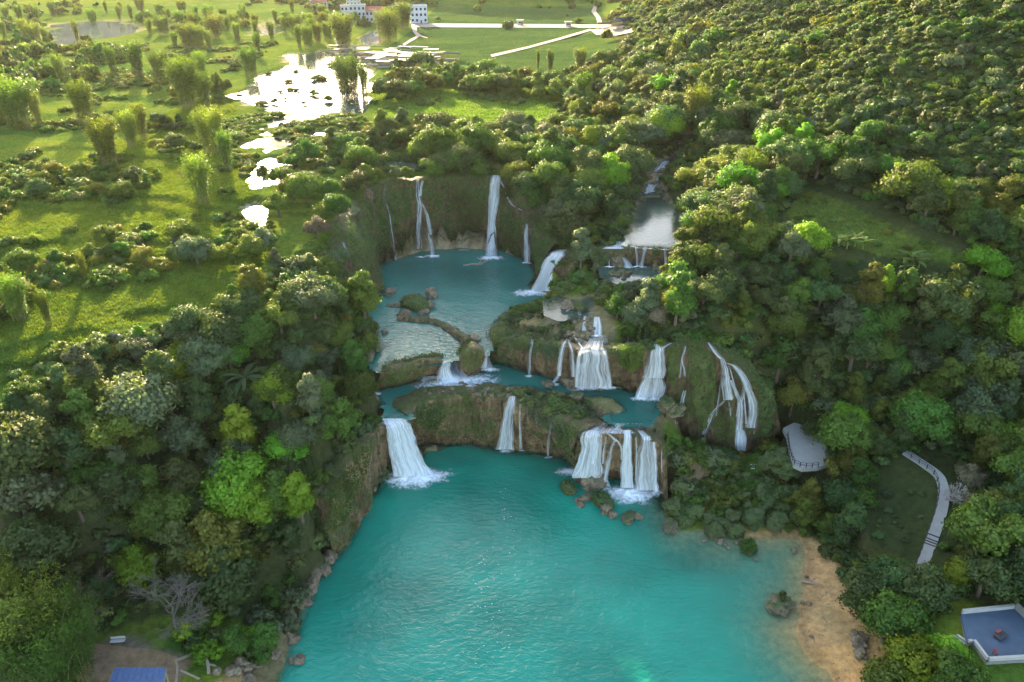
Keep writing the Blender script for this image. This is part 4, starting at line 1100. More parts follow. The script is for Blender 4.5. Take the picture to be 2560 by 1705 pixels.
# ---- geometry-node scatter for what nobody could count
def scatter(name, pts, rots, scl, idx, sources, label, cat):
    o = mesh_obj(name, np.asarray(pts), [], None, attrs={'rot': ('FLOAT_VECTOR', rots), 'scl': ('FLOAT_VECTOR', scl), 'pick': ('INT', idx)})
    ng = bpy.data.node_groups.new(name + '_nodes', 'GeometryNodeTree')
    ng.interface.new_socket('Geometry', in_out='INPUT', socket_type='NodeSocketGeometry')
    ng.interface.new_socket('Geometry', in_out='OUTPUT', socket_type='NodeSocketGeometry')
    gi, go = ng.nodes.new('NodeGroupInput'), ng.nodes.new('NodeGroupOutput')
    jn = ng.nodes.new('GeometryNodeJoinGeometry')
    def named(nm, ty):
        n = ng.nodes.new('GeometryNodeInputNamedAttribute'); n.data_type = ty; n.inputs['Name'].default_value = nm; return n
    ar, as_, ap = named('rot', 'FLOAT_VECTOR'), named('scl', 'FLOAT_VECTOR'), named('pick', 'INT')
    for k, src in enumerate(sources):
        oi = ng.nodes.new('GeometryNodeObjectInfo'); oi.transform_space = 'ORIGINAL'; oi.inputs['Object'].default_value = src; oi.inputs['As Instance'].default_value = True
        cp = ng.nodes.new('FunctionNodeCompare'); cp.data_type = 'INT'; cp.operation = 'EQUAL'
        ins = [i_ for i_ in cp.inputs if i_.type == 'INT']
        ng.links.new(ap.outputs[0], ins[0]); ins[1].default_value = k
        ip = ng.nodes.new('GeometryNodeInstanceOnPoints')
        ng.links.new(gi.outputs[0], ip.inputs['Points']); ng.links.new(cp.outputs[0], ip.inputs['Selection']); ng.links.new(oi.outputs['Geometry'], ip.inputs['Instance'])
        ng.links.new(ar.outputs[0], ip.inputs['Rotation']); ng.links.new(as_.outputs[0], ip.inputs['Scale'])
        ng.links.new(ip.outputs[0], jn.inputs[0])
    ng.links.new(jn.outputs[0], go.inputs[0])
    md = o.modifiers.new('scatter', 'NODES'); md.node_group = ng
    return tag(o, label, cat, None, 'stuff')
# ------------------------------------------------------------------ planting
def in_poly(px, py, poly):
    return inside(np.array([[px, py]], float), np.array(poly, float))[0]
def raised(px, py, h):
    """ground point under something whose middle, h metres up, is seen through a photo pixel"""
    d = ray(px, py)
    t = np.arange(60, 900, 0.25) / d[1]
    x, y, z = d[0] * t, d[1] * t, CAM_Z + d[2] * t
    g = hz(x, y) + h
    k = np.argmax(z <= g)
    return Vector((x[k], y[k], g[k] - h))
def wet(P):
    w = np.full(len(P), 1e9)
    for nm, poly, lev in POOLS: w = np.minimum(w, sdist(P, poly))
    return w
def wetz(P, z):
    w = np.full(len(P), 1e9)
    for nm, poly, lev in POOLS: w = np.where(lev > z - 2.0, np.minimum(w, sdist(P, poly)), w)
    return w
# ---- bamboo clumps seen one by one in the photograph: base pixel, height in pixels, relative width
BL = [(275,420,128,1),(219,312,108,.8),(330,366,92,.9),(360,348,90,.9),(533,382,110,1),(573,428,108,.8),(508,506,124,1.1),(288,192,76,1),(350,200,96,1.2),(409,206,76,1),
      (471,268,122,1.1),(515,270,88,1.1),(508,206,76,.8),(157,206,70,.9),(88,195,48,.8),(55,316,118,1.5),(12,310,110,1.4),(100,318,85,1.0),(120,119,52,1),(197,108,56,.8),(15,104,52,.8),(66,100,52,1.1),(88,98,44,1),
      (471,121,60,1.3),(500,122,55,1),(540,97,56,1.4),(376,86,40,1),(595,104,48,.8),(646,137,56,.8),(628,192,70,1),(749,119,56,.9),(772,122,56,.8),(796,107,48,.9),(712,84,44,1),(740,82,44,1.2),
      (860,123,86,1.3),(970,105,76,1.3),(1011,71,62,1.4),(990,73,55,1.2),(872,236,92,1.2),(912,236,76,.9),(1453,265,82,1.2),(1431,316,64,1.1),(1376,177,52,.8),(1345,172,46,.7),(1450,180,60,1),(1500,182,55,1),
      (1733,332,118,.9),(1868,470,92,1.3),(2357,818,118,1.3),(1831,650,76,1.0),(55,800,128,1.1),(125,812,96,1.0),(215,697,74,.6),(30,770,95,.9),(555,772,42,.5),(440,120,40,1),(330,52,40,1),(300,50,36,1),(420,60,36,1),(560,55,34,1.2),(610,50,34,1),
      (480,70,36,1.2),(690,60,36,1.1),(820,100,44,1),(640,70,34,1),(525,125,50,1),(570,80,40,1.2),(35,70,34,1),(235,64,40,1),(780,78,40,1.1),(680,98,44,1)]
_r = random.Random(5)
for _ in range(46):
    a, b_ = _r.uniform(0, 840), _r.choice([_r.uniform(28, 60), _r.uniform(60, 118)])
    if (110 < a < 350 and 44 < b_ < 118) or (640 < a < 700 and b_ < 95): continue
    BL.append((a, b_, 20 + b_ * .28 + _r.uniform(-4, 8), _r.uniform(.8, 1.3)))
for k, (bx_, by_, hp, wd) in enumerate(BL):
    g = ground(bx_, by_)
    dist = g.y * CA - (g.z - CAM_Z) * SA
    Hm = hp * dist / F / 0.96
    i = (k * 3 + int(wd * 2)) % 5 if wd < 1.25 else (2 if k % 2 else 4)
    s = Hm / 14.0
    where = ('far bank in the haze' if dist > 330 else 'river meadow' if by_ < 330 and bx_ < 950 else 'sunny left meadow' if bx_ < 650 else 'wooded right side')
    size = 'tall' if Hm > 15 else 'mid-height' if Hm > 10.5 else 'short'
    bamboo(g - Vector((0, 0, .3)), i, s * wd, s, random.random() * 6.28, '%s %s bamboo clump on the %s' % (size, 'broad' if wd > 1.15 else 'slender' if wd < .85 else 'vase-shaped', where),
           'bamboo clumps: %s %s, %s' % (size, 'broad' if wd > 1.15 else 'slender' if wd < .85 else 'vase', where))
for bx_, by_, hp, wd in ((90,1700,270,1.25),(215,1690,220,1.0),(20,1640,230,1.1),(150,1760,260,1.2)):
    g = ground(bx_, by_); dist = g.y * CA - (g.z - CAM_Z) * SA
    s = hp * dist / F / .8 / 14
    bamboo(g - Vector((0, 0, .3)), 5, s * wd * .9, s, random.random() * 6.28, 'big feathery yellow-green bamboo clump beside the dirt yard', 'bamboo by the dirt yard')

# ---- feature trees: crown centre pixel, form, species, scale
FEAT = [(590,1075,2,'lime',1.25,'bright lime green tree standing out of the dark left slope'),(745,1235,6,'lime',1.25,'lime green tree on the slope just above the left shore'),
        (465,895,1,'lime',.95,'light green tree at the brow of the left slope'),(570,880,0,'lime',1.05,'light green round tree below the meadow edge beside a palm'),
        (622,690,3,'olive',1.1,'olive dome-shaped tree at the meadow corner'),(345,1395,5,'lime',.85,'yellow-green tree above the bare dead tree'),(690,935,3,'lime',.8,'small bright tree on the upper left slope'),
        (590,1590,3,'mid',.75,'small round green tree at the end of the dirt footpath'),(660,1600,2,'mid',.8,'green tree between the footpath and the rocky shore'),
        (2020,590,0,'lime',1.15,'bright yellow-green tree by the terrace garden'),(2460,650,1,'lime',1.05,'bright lime tree at the edge of the right-hand field'),(2485,770,3,'lime',.7,'small bright domed tree near the banana plants'),
        (2250,1540,7,'mid',.95,'large dense green tree at the back of the sandy beach'),(2170,1480,1,'dark',.95,'dark tree overhanging the top of the sandy beach'),(2230,1440,7,'dark',.8,'broad dark tree behind the sandy beach'),(2320,1450,5,'dark',1.0,'dark spreading tree between beach and path'),
        (2290,1650,1,'lime',1.0,'yellow-green tree at the lower edge of the beach'),(2240,1690,5,'mid',.9,'leafy green tree at the foot of the beach by the water'),(2370,1620,5,'lime',.75,'light green tree touching the paved roof terrace'),(2400,1680,1,'mid',.8,'green tree below the paved roof terrace'),
        (2400,1420,3,'lime',.8,'lime green tree at the lower end of the paved path'),(2545,1180,1,'mid',1.05,'tall green tree beside the bend of the paved path'),(2108,1232,7,'dark',.72,'big dark tree in front of the viewing platform'),(2012,1275,2,'mid',.7,'green tree on the shore below the viewing platform'),
        (2150,1165,5,'mid',.8,'green tree between the viewing platform and the path'),(2044,1066,1,'dark',.62,'dark tree beside the top of the viewing platform'),(2432,1180,5,'dry',.6,'pale bare-twigged tree beside the paved path'),
        (2430,1250,3,'dry',.55,'low brownish twiggy tree beside the paved path'),(1455,610,2,'blue',1.05,'domed grey-green bush tree beside the curved white waterfall'),(1440,640,0,'blue',.75,'grey-green tree on the terrace under the domed bush'),
        (1545,760,0,'mid',.8,'leafy tree on the terrace above the middle cliff'),(1600,770,5,'blue',.8,'grey-green tree over the middle cliff edge'),(1570,850,2,'mid',.65,'ivy-clad tree on the brink of the middle cliff'),(1650,780,1,'dry',.6,'pale brown tree on the terrace among green ones'),
        (1690,740,0,'olive',.85,'yellow-green tree right of the terrace ponds'),(790,560,5,'dry',.75,'pale flowering tree at the left brink of the upper cliff'),(1060,360,7,'mid',1.0,'large green tree above the centre of the upper cliff'),(1160,390,7,'dark',.95,'large dark tree crowning the upper cliff between two waterfalls'),
        (1000,340,1,'mid',.95,'round green tree at the sparkling river edge above the cliff'),(760,460,1,'mid',.95,'green tree beside the shining channel'),(900,385,1,'mid',1.0,'broad green tree on the brink right of the shining river'),(1300,480,1,'dark',1.0,'dark tree right of the strong upper waterfall'),(1380,430,7,'mid',.95,'large green tree on the plateau right of the upper falls'),
        (1450,520,1,'dark',1.05,'dark tree on the wooded spur right of the upper pool'),(1400,520,7,'blue',.8,'grey-green tree on the wooded spur above the upper pool'),(1790,420,7,'olive',1.0,'large golden-green tree beside the stream'),(1720,440,1,'olive',.9,'golden-green tree on the stream bank'),
        (1900,560,3,'olive',.9,'olive tree beside the bright terrace pond'),(1760,640,1,'mid',.9,'green tree right of the terrace falls')]
ZW_LIP = '%s %s tree leaning over the brink of the upper cliff'
TREES = []       # (x, y, z, form, sp, scale, label)
for fx_, fy_, fi, sp, s, lab in FEAT:
    h = (TR_H[fi] * .8 + FORMS[fi][2] * .5) * s
    g = raised(fx_, fy_, h)
    TREES.append((g.x, g.y, g.z - .3, fi, sp, s, lab, True))
for lx_, ly_, fi, s_, sp in ((872,520,1,.8,'mid'),(888,492,1,.9,'dark'),(915,470,0,.9,'mid'),(938,462,3,.8,'olive'),(985,452,3,.75,'dark'),(1012,450,0,.6,'mid'),(1078,446,1,.8,'mid'),(1102,442,7,.8,'dark'),(1135,440,7,.85,'mid'),(1165,440,1,1.0,'dark'),(1192,441,5,.9,'mid'),(1208,442,0,.7,'dark'),(1268,452,3,.7,'mid'),(1290,463,1,.9,'olive'),(1318,490,7,.8,'dark'),(1338,530,1,.9,'mid'),(1356,565,5,.9,'blue'),(1380,590,1,.8,'dark'),(700,470,1,.8,'mid'),(730,500,0,.9,'olive'),(690,530,5,.8,'mid'),(770,480,1,.8,'dark'),(820,500,0,.8,'mid'),(650,440,3,.6,'olive'),(840,540,1,.75,'mid')):
    zz_ = 36.4 if ly_ < 480 or lx_ < 870 else 36.4 - (ly_ - 480) * .07; x_, y_ = U(lx_, ly_, zz_)
    TREES.append((x_, y_ + 2.0, zz_ - 1.3, fi, sp, s_, ZW_LIP % (SPWORD[sp], FWORD[FORMS[fi][0]]), True))
FEAT_XY = np.array([(t[0], t[1], FORMS[t[3]][1] * t[5]) for t in TREES])

# ---- woods
NOTREE = [[(1930,580),(2000,450),(2130,480),(2340,580),(2480,640),(2480,725),(2300,735),(2060,690)], [(1930,1040),(2070,1060),(2090,1235),(1960,1240)],
          [(2150,1190),(2270,1120),(2360,1140),(2420,1200),(2400,1300),(2380,1440),(2290,1450),(2180,1400)], [(2180,1250),(2310,1200),(2320,1360),(2200,1360)],
          [(2380,1500),(2620,1480),(2620,1720),(2400,1690)], [(2230,1560),(2330,1540),(2330,1640),(2230,1660)],
          [(1650,1000),(1950,1090),(1990,1180),(2000,1360),(1640,1330)], [(1340,600),(1460,700),(1700,690),(1730,620),(1690,480),(1600,480),(1580,400),(1700,340),(1790,350),(1740,420),(1740,560),(1700,660),(1640,720),(1590,800),(1560,840),(1560,900),(1200,900),(1200,740)],
          [(200,1705),(220,1590),(400,1560),(560,1540),(570,1600),(500,1720)], [(1960,1330),(2060,1350),(2110,1440),(2200,1530),(2250,1640),(2200,1720),(1980,1720)], [(1720,840),(1900,880),(1930,1100),(1700,1100)], [(1100,-50),(1500,-50),(1540,60),(1590,85),(1560,150),(1400,220),(1180,180),(1000,110),(1000,50)]]
LIP = [(640,470),(740,430),(860,410),(930,430),(1000,436),(1100,420),(1230,425),(1330,440),(1420,380),(1560,365),(1430,330),(1300,350),(1200,352),(1000,335),(900,350),(780,400),(640,430)]
HEDGE = [(380,610),(500,590),(700,565),(870,555),(870,620),(800,650),(700,655),(640,715),(560,690),(450,660)]
BACK = [(950,240),(1040,185),(1180,185),(1330,215),(1420,200),(1560,150),(1640,260),(1700,330),(1560,365),(1430,330),(1420,270),(1300,245),(1100,235),(960,270)]
ISLE = [(560,300),(640,290),(740,292),(860,300),(900,345),(760,395),(560,430)]
sp_ = 4.8
cand = []
for gx0 in np.arange(-135, 140, sp_):
    for gy0 in np.arange(56, 430, sp_):
        cand.append((gx0 + RNG.uniform(-.45, .45) * sp_, gy0 + RNG.uniform(-.45, .45) * sp_))
cand = np.array(cand)
cz = hz(cand[:, 0], cand[:, 1]); cp = np.stack(project(cand[:, 0], cand[:, 1], cz), 1)
wd_ = wet(cand)
zone = np.full(len(cand), -1)
def mark(poly, z, prob):
    m = inside(cp, np.array(poly, float)) & (RNG.random(len(cand)) < prob); zone[m] = z
mark(RIGHT_WOOD, 1, .92); mark(LEFT_WOOD, 0, .95); mark(LIP, 2, .8); mark(HEDGE, 3, .42); mark(BACK, 4, .6)
mm = inside(cp, np.array([(-100,1000),(139,900),(310,780),(548,735),(640,690),(700,600),(640,480),(600,300),(560,200),(640,130),(-100,130)], float)) & (RNG.random(len(cand)) < .5) & (fbm(cand[:, 0] / 15, cand[:, 1] / 15, seed=71, octaves=2) > .34); zone[mm] = 5
for p_ in NOTREE: zone[inside(cp, np.array(p_, float))] = -1
hd = cand[:, 0] - np.interp(cand[:, 1], FOOT_Y, FOOT_X)
zone[hd > 16] = -1
zone[wd_ < 2.2] = -1
zone[(sdist(cand, POOL) < 4.5) & (cand[:, 1] > 150)] = -1
off = (cp[:, 0] < -160) | (cp[:, 0] > 2720) | (cp[:, 1] > 1900) | (cp[:, 1] < 40)
zone[off] = -1
dF = np.sqrt((cand[:, None, 0] - FEAT_XY[None, :, 0]) ** 2 + (cand[:, None, 1] - FEAT_XY[None, :, 1]) ** 2)
zone[(dF < FEAT_XY[None, :, 2] * .75).any(1)] = -1
# keep the falls in sight: nothing planted right on a lip
for lx_, ly_, lz_, r_ in ((1050,448,36.2,3.0),(1240,445,36.4,3.4),(962,458,36.2,2.0),(985,1060,12.5,5),(1015,420,36.7,3.5),(1660,865,24.5,3),(1790,880,24,3),(900,730,18,3),(640,540,35,4)):
    x_, y_ = U(lx_, ly_, lz_); zone[np.hypot(cand[:, 0] - x_, cand[:, 1] - y_) < r_] = -1
SPW = {0: (('dark', .38), ('mid', .32), ('blue', .20), ('olive', .06), ('lime', .04)), 1: (('dark', .38), ('mid', .36), ('olive', .10), ('blue', .11), ('lime', .05)),
       2: (('dark', .3), ('mid', .42), ('olive', .22), ('blue', .06)), 3: (('mid', .4), ('olive', .25), ('dark', .15), ('blue', .2)), 4: (('dark', .4), ('mid', .35), ('olive', .25)), 5: (('mid', .5), ('dark', .25), ('olive', .25))}
ZW = {0: 'on the wooded left slope above the lower pool', 1: 'in the right-hand woods', 2: 'along the brink of the upper cliff', 3: 'in the hedge between meadow and gorge', 4: 'in the wood behind the central clearing', 5: 'in the hedgerows of the left meadow'}
for k in np.nonzero(zone >= 0)[0]:
    z_ = int(zone[k]); names, ws = zip(*SPW[z_])
    sp = RNG.choice(names, p=np.array(ws) / sum(ws)); i = int(RNG.integers(0, 8))
    s = RNG.uniform(.65, 1.45) * (0.82 if z_ in (2, 4) else .62 if z_ == 3 else .48 if z_ == 5 else .92)
    if hd[k] > 4 and z_ == 1: s *= .75
    if z_ == 0:
        below = cp[k, 1] - np.interp(cp[k, 0], [e_[0] for e_ in edge], [e_[1] for e_ in edge])
        if below < 150: s *= .38 + .55 * max(0, below) / 150
    TREES.append((cand[k, 0], cand[k, 1], cz[k] - .35, i, str(sp), s, None, False)); 
    zw = ZW[z_]
    if z_ == 1:
        zw = 'at the foot of the forested hill' if hd[k] > -14 and cand[k, 1] > 170 else 'on the spur right of the upper pool' if cp[k, 0] < 1600 else 'beside the stream and terrace ponds' if cp[k, 0] < 1950 and cp[k, 1] < 760 else 'above the right-hand rock falls' if cp[k, 1] < 1120 else 'between the paved path and the beach'
    elif z_ == 0:
        zw = 'along the brow of the left slope by the meadow' if cz[k] > 26 else 'on the left bank close over the water' if wd_[k] < 12 else 'halfway up the wooded left slope' if cz[k] > 11 else 'low on the left slope near the dirt yard'
    TREES[-1] = TREES[-1][:6] + (zw, False)
def size_on_screen(t):
    f_ = t[1] * CA - (t[2] - CAM_Z) * SA
    return FORMS[t[3]][1] * t[5] / f_
order = sorted(range(len(TREES)), key=lambda k: (not TREES[k][7], -size_on_screen(TREES[k])))
rest = []
for n_, k in enumerate(order):
    x, y, z, i, sp, s, lab, ft = TREES[k]
    if n_ < 300:
        if not ft:
            w_ = '%s %s tree %s' % (SPWORD[sp], FWORD[FORMS[i][0]], lab)
            w_ = ('large ' if s > 1.12 else 'small ' if s < .72 else '') + w_
            tree((x, y, z), i, sp, s, RNG.random() * 6.28, w_, w_.replace(' tree', ' trees'))
        else: tree((x, y, z), i, sp, s, RNG.random() * 6.28, lab, 'trees leaning over the upper cliff' if 'leaning over' in lab else None)
    else: rest.append(TREES[k])

# ---- shrubs
SHR = []
def fill_shrubs(poly, spacing, sps, smin, smax, label, prob=.85, clump=None, avoid_wet=.4):
    P = np.array(poly, float)
    # plan bounds from the ground under the outline
    G = np.array([ground(px, min(py, 2100))[:2] for px, py in poly]); lo, hi = G.min(0) - 3, G.max(0) + 3
    xs, ys = np.meshgrid(np.arange(lo[0], hi[0], spacing), np.arange(lo[1], hi[1], spacing))
    q = np.stack([xs.ravel(), ys.ravel()], 1) + RNG.uniform(-.5, .5, (xs.size, 2)) * spacing
    zz = surf(q[:, 0], q[:, 1]) if len(q) < 9000 and lo[1] < 200 else hz(q[:, 0], q[:, 1]); pp = np.stack(project(q[:, 0], q[:, 1], zz), 1)
    m = inside(pp, P) & (RNG.random(len(q)) < prob) & (wetz(q, zz) > avoid_wet)
    if clump is not None: m &= fbm(q[:, 0] / clump[0], q[:, 1] / clump[0], seed=clump[2] if len(clump) > 2 else 71, octaves=2) > clump[1]
    for (x, y), z in zip(q[m], zz[m]):
        SHR.append((x, y, z, int(RNG.integers(0, 4)), str(RNG.choice(sps)), RNG.uniform(smin, smax), label))
MEADOW_L = [(-100,1000),(139,925),(204,860),(310,815),(402,805),(548,755),(640,700),(700,600),(640,480),(600,300),(560,200),(700,110),(-100,110)]
fill_shrubs([(1255,800),(1300,770),(1420,790),(1440,850),(1300,850),(1250,830)], 1.5, ['blue','fern','blue'], .38, .75, 'low grey-green shrub on the stony top of the middle cliff', .7)
fill_shrubs([(1285,985),(1330,972),(1400,985),(1470,1010),(1490,1060),(1440,1085),(1380,1045),(1300,1015)], 1.25, ['blue','fern'], .4, .8, 'low grey-green shrub on the right half of the lower cliff', .75)
fill_shrubs([(1020,1025),(1080,985),(1290,970),(1290,1000),(1100,1000),(1040,1030)], 1.7, ['fern','dark'], .25, .5, 'small dark shrub on the bare rim of the lower cliff', .35, avoid_wet=.1)
fill_shrubs([(1385,650),(1500,670),(1510,720),(1430,745),(1385,725)], 1.7, ['fern','mid','fern'], .6, 1.0, 'leafy green shrub on the terrace below the domed bush', .9)
fill_shrubs([(1480,715),(1600,718),(1720,700),(1730,760),(1520,790),(1490,770)], 1.9, ['fern','mid','blue'], .75, 1.2, 'thick green shrub on the bank between the terrace ponds', .92)
fill_shrubs([(1265,778),(1330,760),(1385,745),(1390,755),(1300,785)], 1.3, ['mid','fern'], .5, .75, 'mossy green shrub on the spit beside the upper pool', 1.0, avoid_wet=-.6)
fill_shrubs([(1530,870),(1620,855),(1720,850),(1730,870),(1600,880),(1535,885)], 1.8, ['mid','fern','dark'], .6, 1.0, 'shrub on the brink of the middle cliff', .6)
fill_shrubs([(1660,1090),(1720,1110),(1860,1150),(1880,1230),(1800,1290),(1690,1290),(1665,1200)], 1.6, ['mid','fern','olive','mid','blue'], .8, 1.4, 'rounded bush on the mossy mound beside the lower cascade', .95)
fill_shrubs([(1680,1130),(1800,1150),(1800,1200),(1680,1200)], 1.3, ['mid','fern','dark'], .6, 1.0, 'bush on the ledge right of the lower cascade', .95)
fill_shrubs([(1880,1180),(1960,1170),(2000,1240),(2010,1330),(1930,1320),(1900,1250)], 1.7, ['mid','fern','dark'], .6, 1.1, 'bush among the mossy boulders of the right shore', .8)
fill_shrubs([(2180,1240),(2300,1180),(2320,1370),(2190,1370)], 1.9, ['dark','blue','fern'], .25, .5, 'low weed in the plot beside the paved path', .6)
fill_shrubs([(2380,1230),(2560,1240),(2620,1500),(2400,1500),(2350,1400)], 2.6, ['mid','fern','dark','mid'], .7, 1.3, 'shrub in the thicket right of the paved path', .8)
fill_shrubs([(1950,500),(2010,480),(2300,590),(2450,650),(2400,720),(2050,640),(1930,560)], 2.6, ['mid','olive','fern'], .3, .7, 'scattered shrub in the right-hand terrace field', .3)
fill_shrubs(MEADOW_L, 2.7, ['mid','mid','olive','mid','olive','fern'], .6, 1.35, 'shrub in the overgrown banks of the left meadow', .8, (15, .20, 71), 1.0)
fill_shrubs(ISLE, 2.2, ['dark','mid','olive'], .55, 1.0, 'shrub on the islets of the shining river', .85, None, .8)
fill_shrubs([(930,235),(1100,220),(1400,250),(1560,310),(1400,345),(1200,350),(1000,330),(930,290)], 2.6, ['dark','mid','olive','fern'], .5, 1.05, 'shrub scattered over the sunny central clearing', .75, (11, .28, 77))
fill_shrubs([(640,300),(900,290),(960,340),(930,400),(700,470),(600,440)], 2.3, ['mid','dark','olive'], .6, 1.1, 'shrub on the river bank above the upper falls', .7, None, 1.0)
fill_shrubs([(700,655),(860,640),(900,760),(940,850),(930,930),(960,1050),(880,1140),(800,1250)], 2.6, ['dark','mid','fern','blue'], .8, 1.4, 'bush hanging over the left wall of the gorge', .8)
fill_shrubs([(420,1590),(560,1530),(640,1560),(640,1640),(560,1650)], 2.2, ['mid','dark','lime'], .7, 1.2, 'bush behind the grass patch near the left shore', .6)
fill_shrubs([(1565,520),(1575,440),(1640,380),(1700,340),(1790,350),(1760,420),(1710,450),(1700,500),(1740,570),(1740,640),(1700,640),(1700,480),(1660,480),(1600,480),(1580,560)], 1.8, ['mid','fern','dark','olive'], .5, 1.0, 'bush on the bank of the stream above the bright pond', .85, None, .5)
fill_shrubs([(2070,1320),(2160,1330),(2175,1460),(2120,1450),(2075,1390)], 1.8, ['mid','dark','fern'], .6, 1.1, 'bush on the slope between beach and weedy plot', .95)
fill_shrubs(LIP, 2.4, ['mid','dark','olive','fern'], .6, 1.1, 'undergrowth bush along the brink of the upper cliff', .6, None, .8)
for ix_, iy_, is_ in ((723,206,.8),(796,198,1.1),(785,202,1.0),(808,200,1.0),(781,236,1.1),(790,240,.9),(822,254,1.3),(687,258,1.1),(694,292,1.1),(738,227,.6),(745,228,.6),(726,226,.6),(668,214,.6),(655,262,.9),(760,262,.7),(715,250,.6),(850,215,1.0),(865,225,1.1),(880,260,1.0),(600,245,.9),(672,186,.7),(740,180,.6),(700,232,.5),(770,168,.7),(830,165,.9)):
    x_, y_ = U(ix_, iy_, Z_R); SHR.append((x_, y_, Z_R + .1, int(RNG.integers(0, 4)), str(RNG.choice(['dark', 'mid', 'olive'])), is_ * 1.2, 'shrub on a tiny islet in the glittering river'))
def ssize(t): return SH_FORMS[t[3]][1] * t[5] / (t[1] * CA - (t[2] - CAM_Z) * SA)
SHR.sort(key=lambda t: -ssize(t) * (10 if 'islet in' in t[6] else 1))
srest = []
for n_, (x, y, z, i, sp, s, lab) in enumerate(SHR):
    if n_ < 300:
        fw = 'spreading' if SH_FORMS[i][0] == 'spread' else 'rounded'
        lb = ('large ' if SH_FORMS[i][1] * s > 2.2 else 'small ' if SH_FORMS[i][1] * s < 1.1 else '') + '%s %s' % (SPWORD[sp], lab.replace('rounded ', '').replace('low grey-green', 'low').replace('small dark', 'stunted').replace('small ', '').replace('leafy green', 'leafy').replace('thick green', 'thick').replace('mossy green', 'mossy'))
        shrub((x, y, z), i, sp, s, RNG.random() * 6.28, lb, lb + ' group')
    else: srest.append((x, y, z, i, sp, s))
# undergrowth between the trunks
ug = []
for gx0 in np.arange(-135, 140, 2.3):
    for gy0 in np.arange(56, 300, 2.3):
        ug.append((gx0 + RNG.uniform(-1, 1), gy0 + RNG.uniform(-1, 1)))
ug = np.array(ug); uz = hz(ug[:, 0], ug[:, 1]); up_ = np.stack(project(ug[:, 0], ug[:, 1], uz), 1)
um = (inside(up_, np.array(LEFT_WOOD, float)) | inside(up_, np.array(RIGHT_WOOD, float)) | inside(up_, np.array(LIP, float)) | inside(up_, np.array(BACK, float)))
for p_ in NOTREE[:6] + NOTREE[7:10] + NOTREE[-1:]: um &= ~inside(up_, np.array(p_, float))
um &= (wet(ug) > .9) & (ug[:, 0] - np.interp(ug[:, 1], FOOT_Y, FOOT_X) < 6) & (up_[:, 0] > -150) & (up_[:, 0] < 2700)
for (x, y), z in zip(ug[um], uz[um]):
    srest.append((x, y, z, int(RNG.integers(0, 4)), str(RNG.choice(['dark', 'mid', 'fern', 'dark', 'blue', 'olive'])), RNG.uniform(.75, 1.35)))

# ---- distant woods and thickets nobody could count
keys = list(SRC.keys()); skeys = list(SRC_S.keys())
def pick(kind_keys, i, sp):
    if (i, sp) in kind_keys: return kind_keys.index((i, sp))
    c_ = [k for k, q_ in enumerate(kind_keys) if q_[1] == sp] or list(range(len(kind_keys)))
    return c_[i % len(c_)]
0 and print('TREES', len(TREES), 'rest', len(rest), 'SHRUBS', len(SHR), 'srest', len(srest))
if rest:
    scatter('background_wood', [(t[0], t[1], t[2] + TR_H[t[3]] * .8 * t[5]) for t in rest], [(0, 0, random.random() * 6.28) for _ in rest], [(t[5],) * 3 for t in rest],
            [pick(keys, t[3], t[4]) for t in rest], [SRC[k] for k in keys], 'mixed green woodland filling the gaps behind the nearer trees', 'woodland')
if srest:
    scatter('background_thicket', [(t[0], t[1], t[2] - .25 * t[5]) for t in srest], [(0, 0, random.random() * 6.28) for _ in srest], [(t[5],) * 3 for t in srest],
            [pick(skeys, t[3], t[4]) for t in srest], [SRC_S[k] for k in skeys], 'small shrubs and thicket spread over meadow banks', 'thicket')
# hill forest
hp = []
y = 120.0
while y < 760:
    st = 1.45 + max(0, (y - 200)) * .005
    x0 = np.interp(y, FOOT_Y, FOOT_X) - 4
    x = x0
    while x < min(0.76 * y + 25, 470):
        hp.append((x + RNG.uniform(-.5, .5) * st, y + RNG.uniform(-.5, .5) * st)); x += st
    y += st
hp = np.array(hp); hzv = hz(hp[:, 0], hp[:, 1]); ip = np.stack(project(hp[:, 0], hp[:, 1], hzv), 1)
m = (ip[:, 0] < 2800) & (ip[:, 1] > -140) & (~inside(ip, np.array(FIELD_R, float))) & (wet(hp) > 2) & (hp[:, 0] - np.interp(hp[:, 1], FOOT_Y, FOOT_X) > 2)
for p_ in NOTREE[:7] + NOTREE[-1:]: m &= ~inside(ip, np.array(p_, float))
hp, hzv = hp[m], hzv[m]
hs_ = np.clip(RNG.lognormal(-.46, .34, len(hp)), .35, 1.6) * (1 + np.clip((hp[:, 1] - 200) * .0012, 0, .6)); big = RNG.random(len(hp)) < .10; hs_[big] *= 1.5
clr = fbm(hp[:, 0] / 30, hp[:, 1] / 30, seed=91, octaves=2)
hk = []
for k in range(len(hp)):
    w = RNG.random() + .3 * clr[k]
    hk.append(pick(skeys, int(RNG.integers(0, 4)), 'olive' if w > .93 else 'mid' if w > .66 else 'dark' if w > .12 else 'blue'))
scatter('hill_forest', np.stack([hp[:, 0], hp[:, 1], hzv - .2], 1), np.stack([RNG.normal(size=len(hp)) * .12, RNG.normal(size=len(hp)) * .12, RNG.random(len(hp)) * 6.28], 1),
        np.stack([hs_, hs_, hs_ * RNG.uniform(.85, 1.35, len(hp))], 1), hk, [SRC_S[k] for k in skeys], 'dense scrub forest covering the big hill on the right', 'forest')
0 and print('HILL', len(hp))
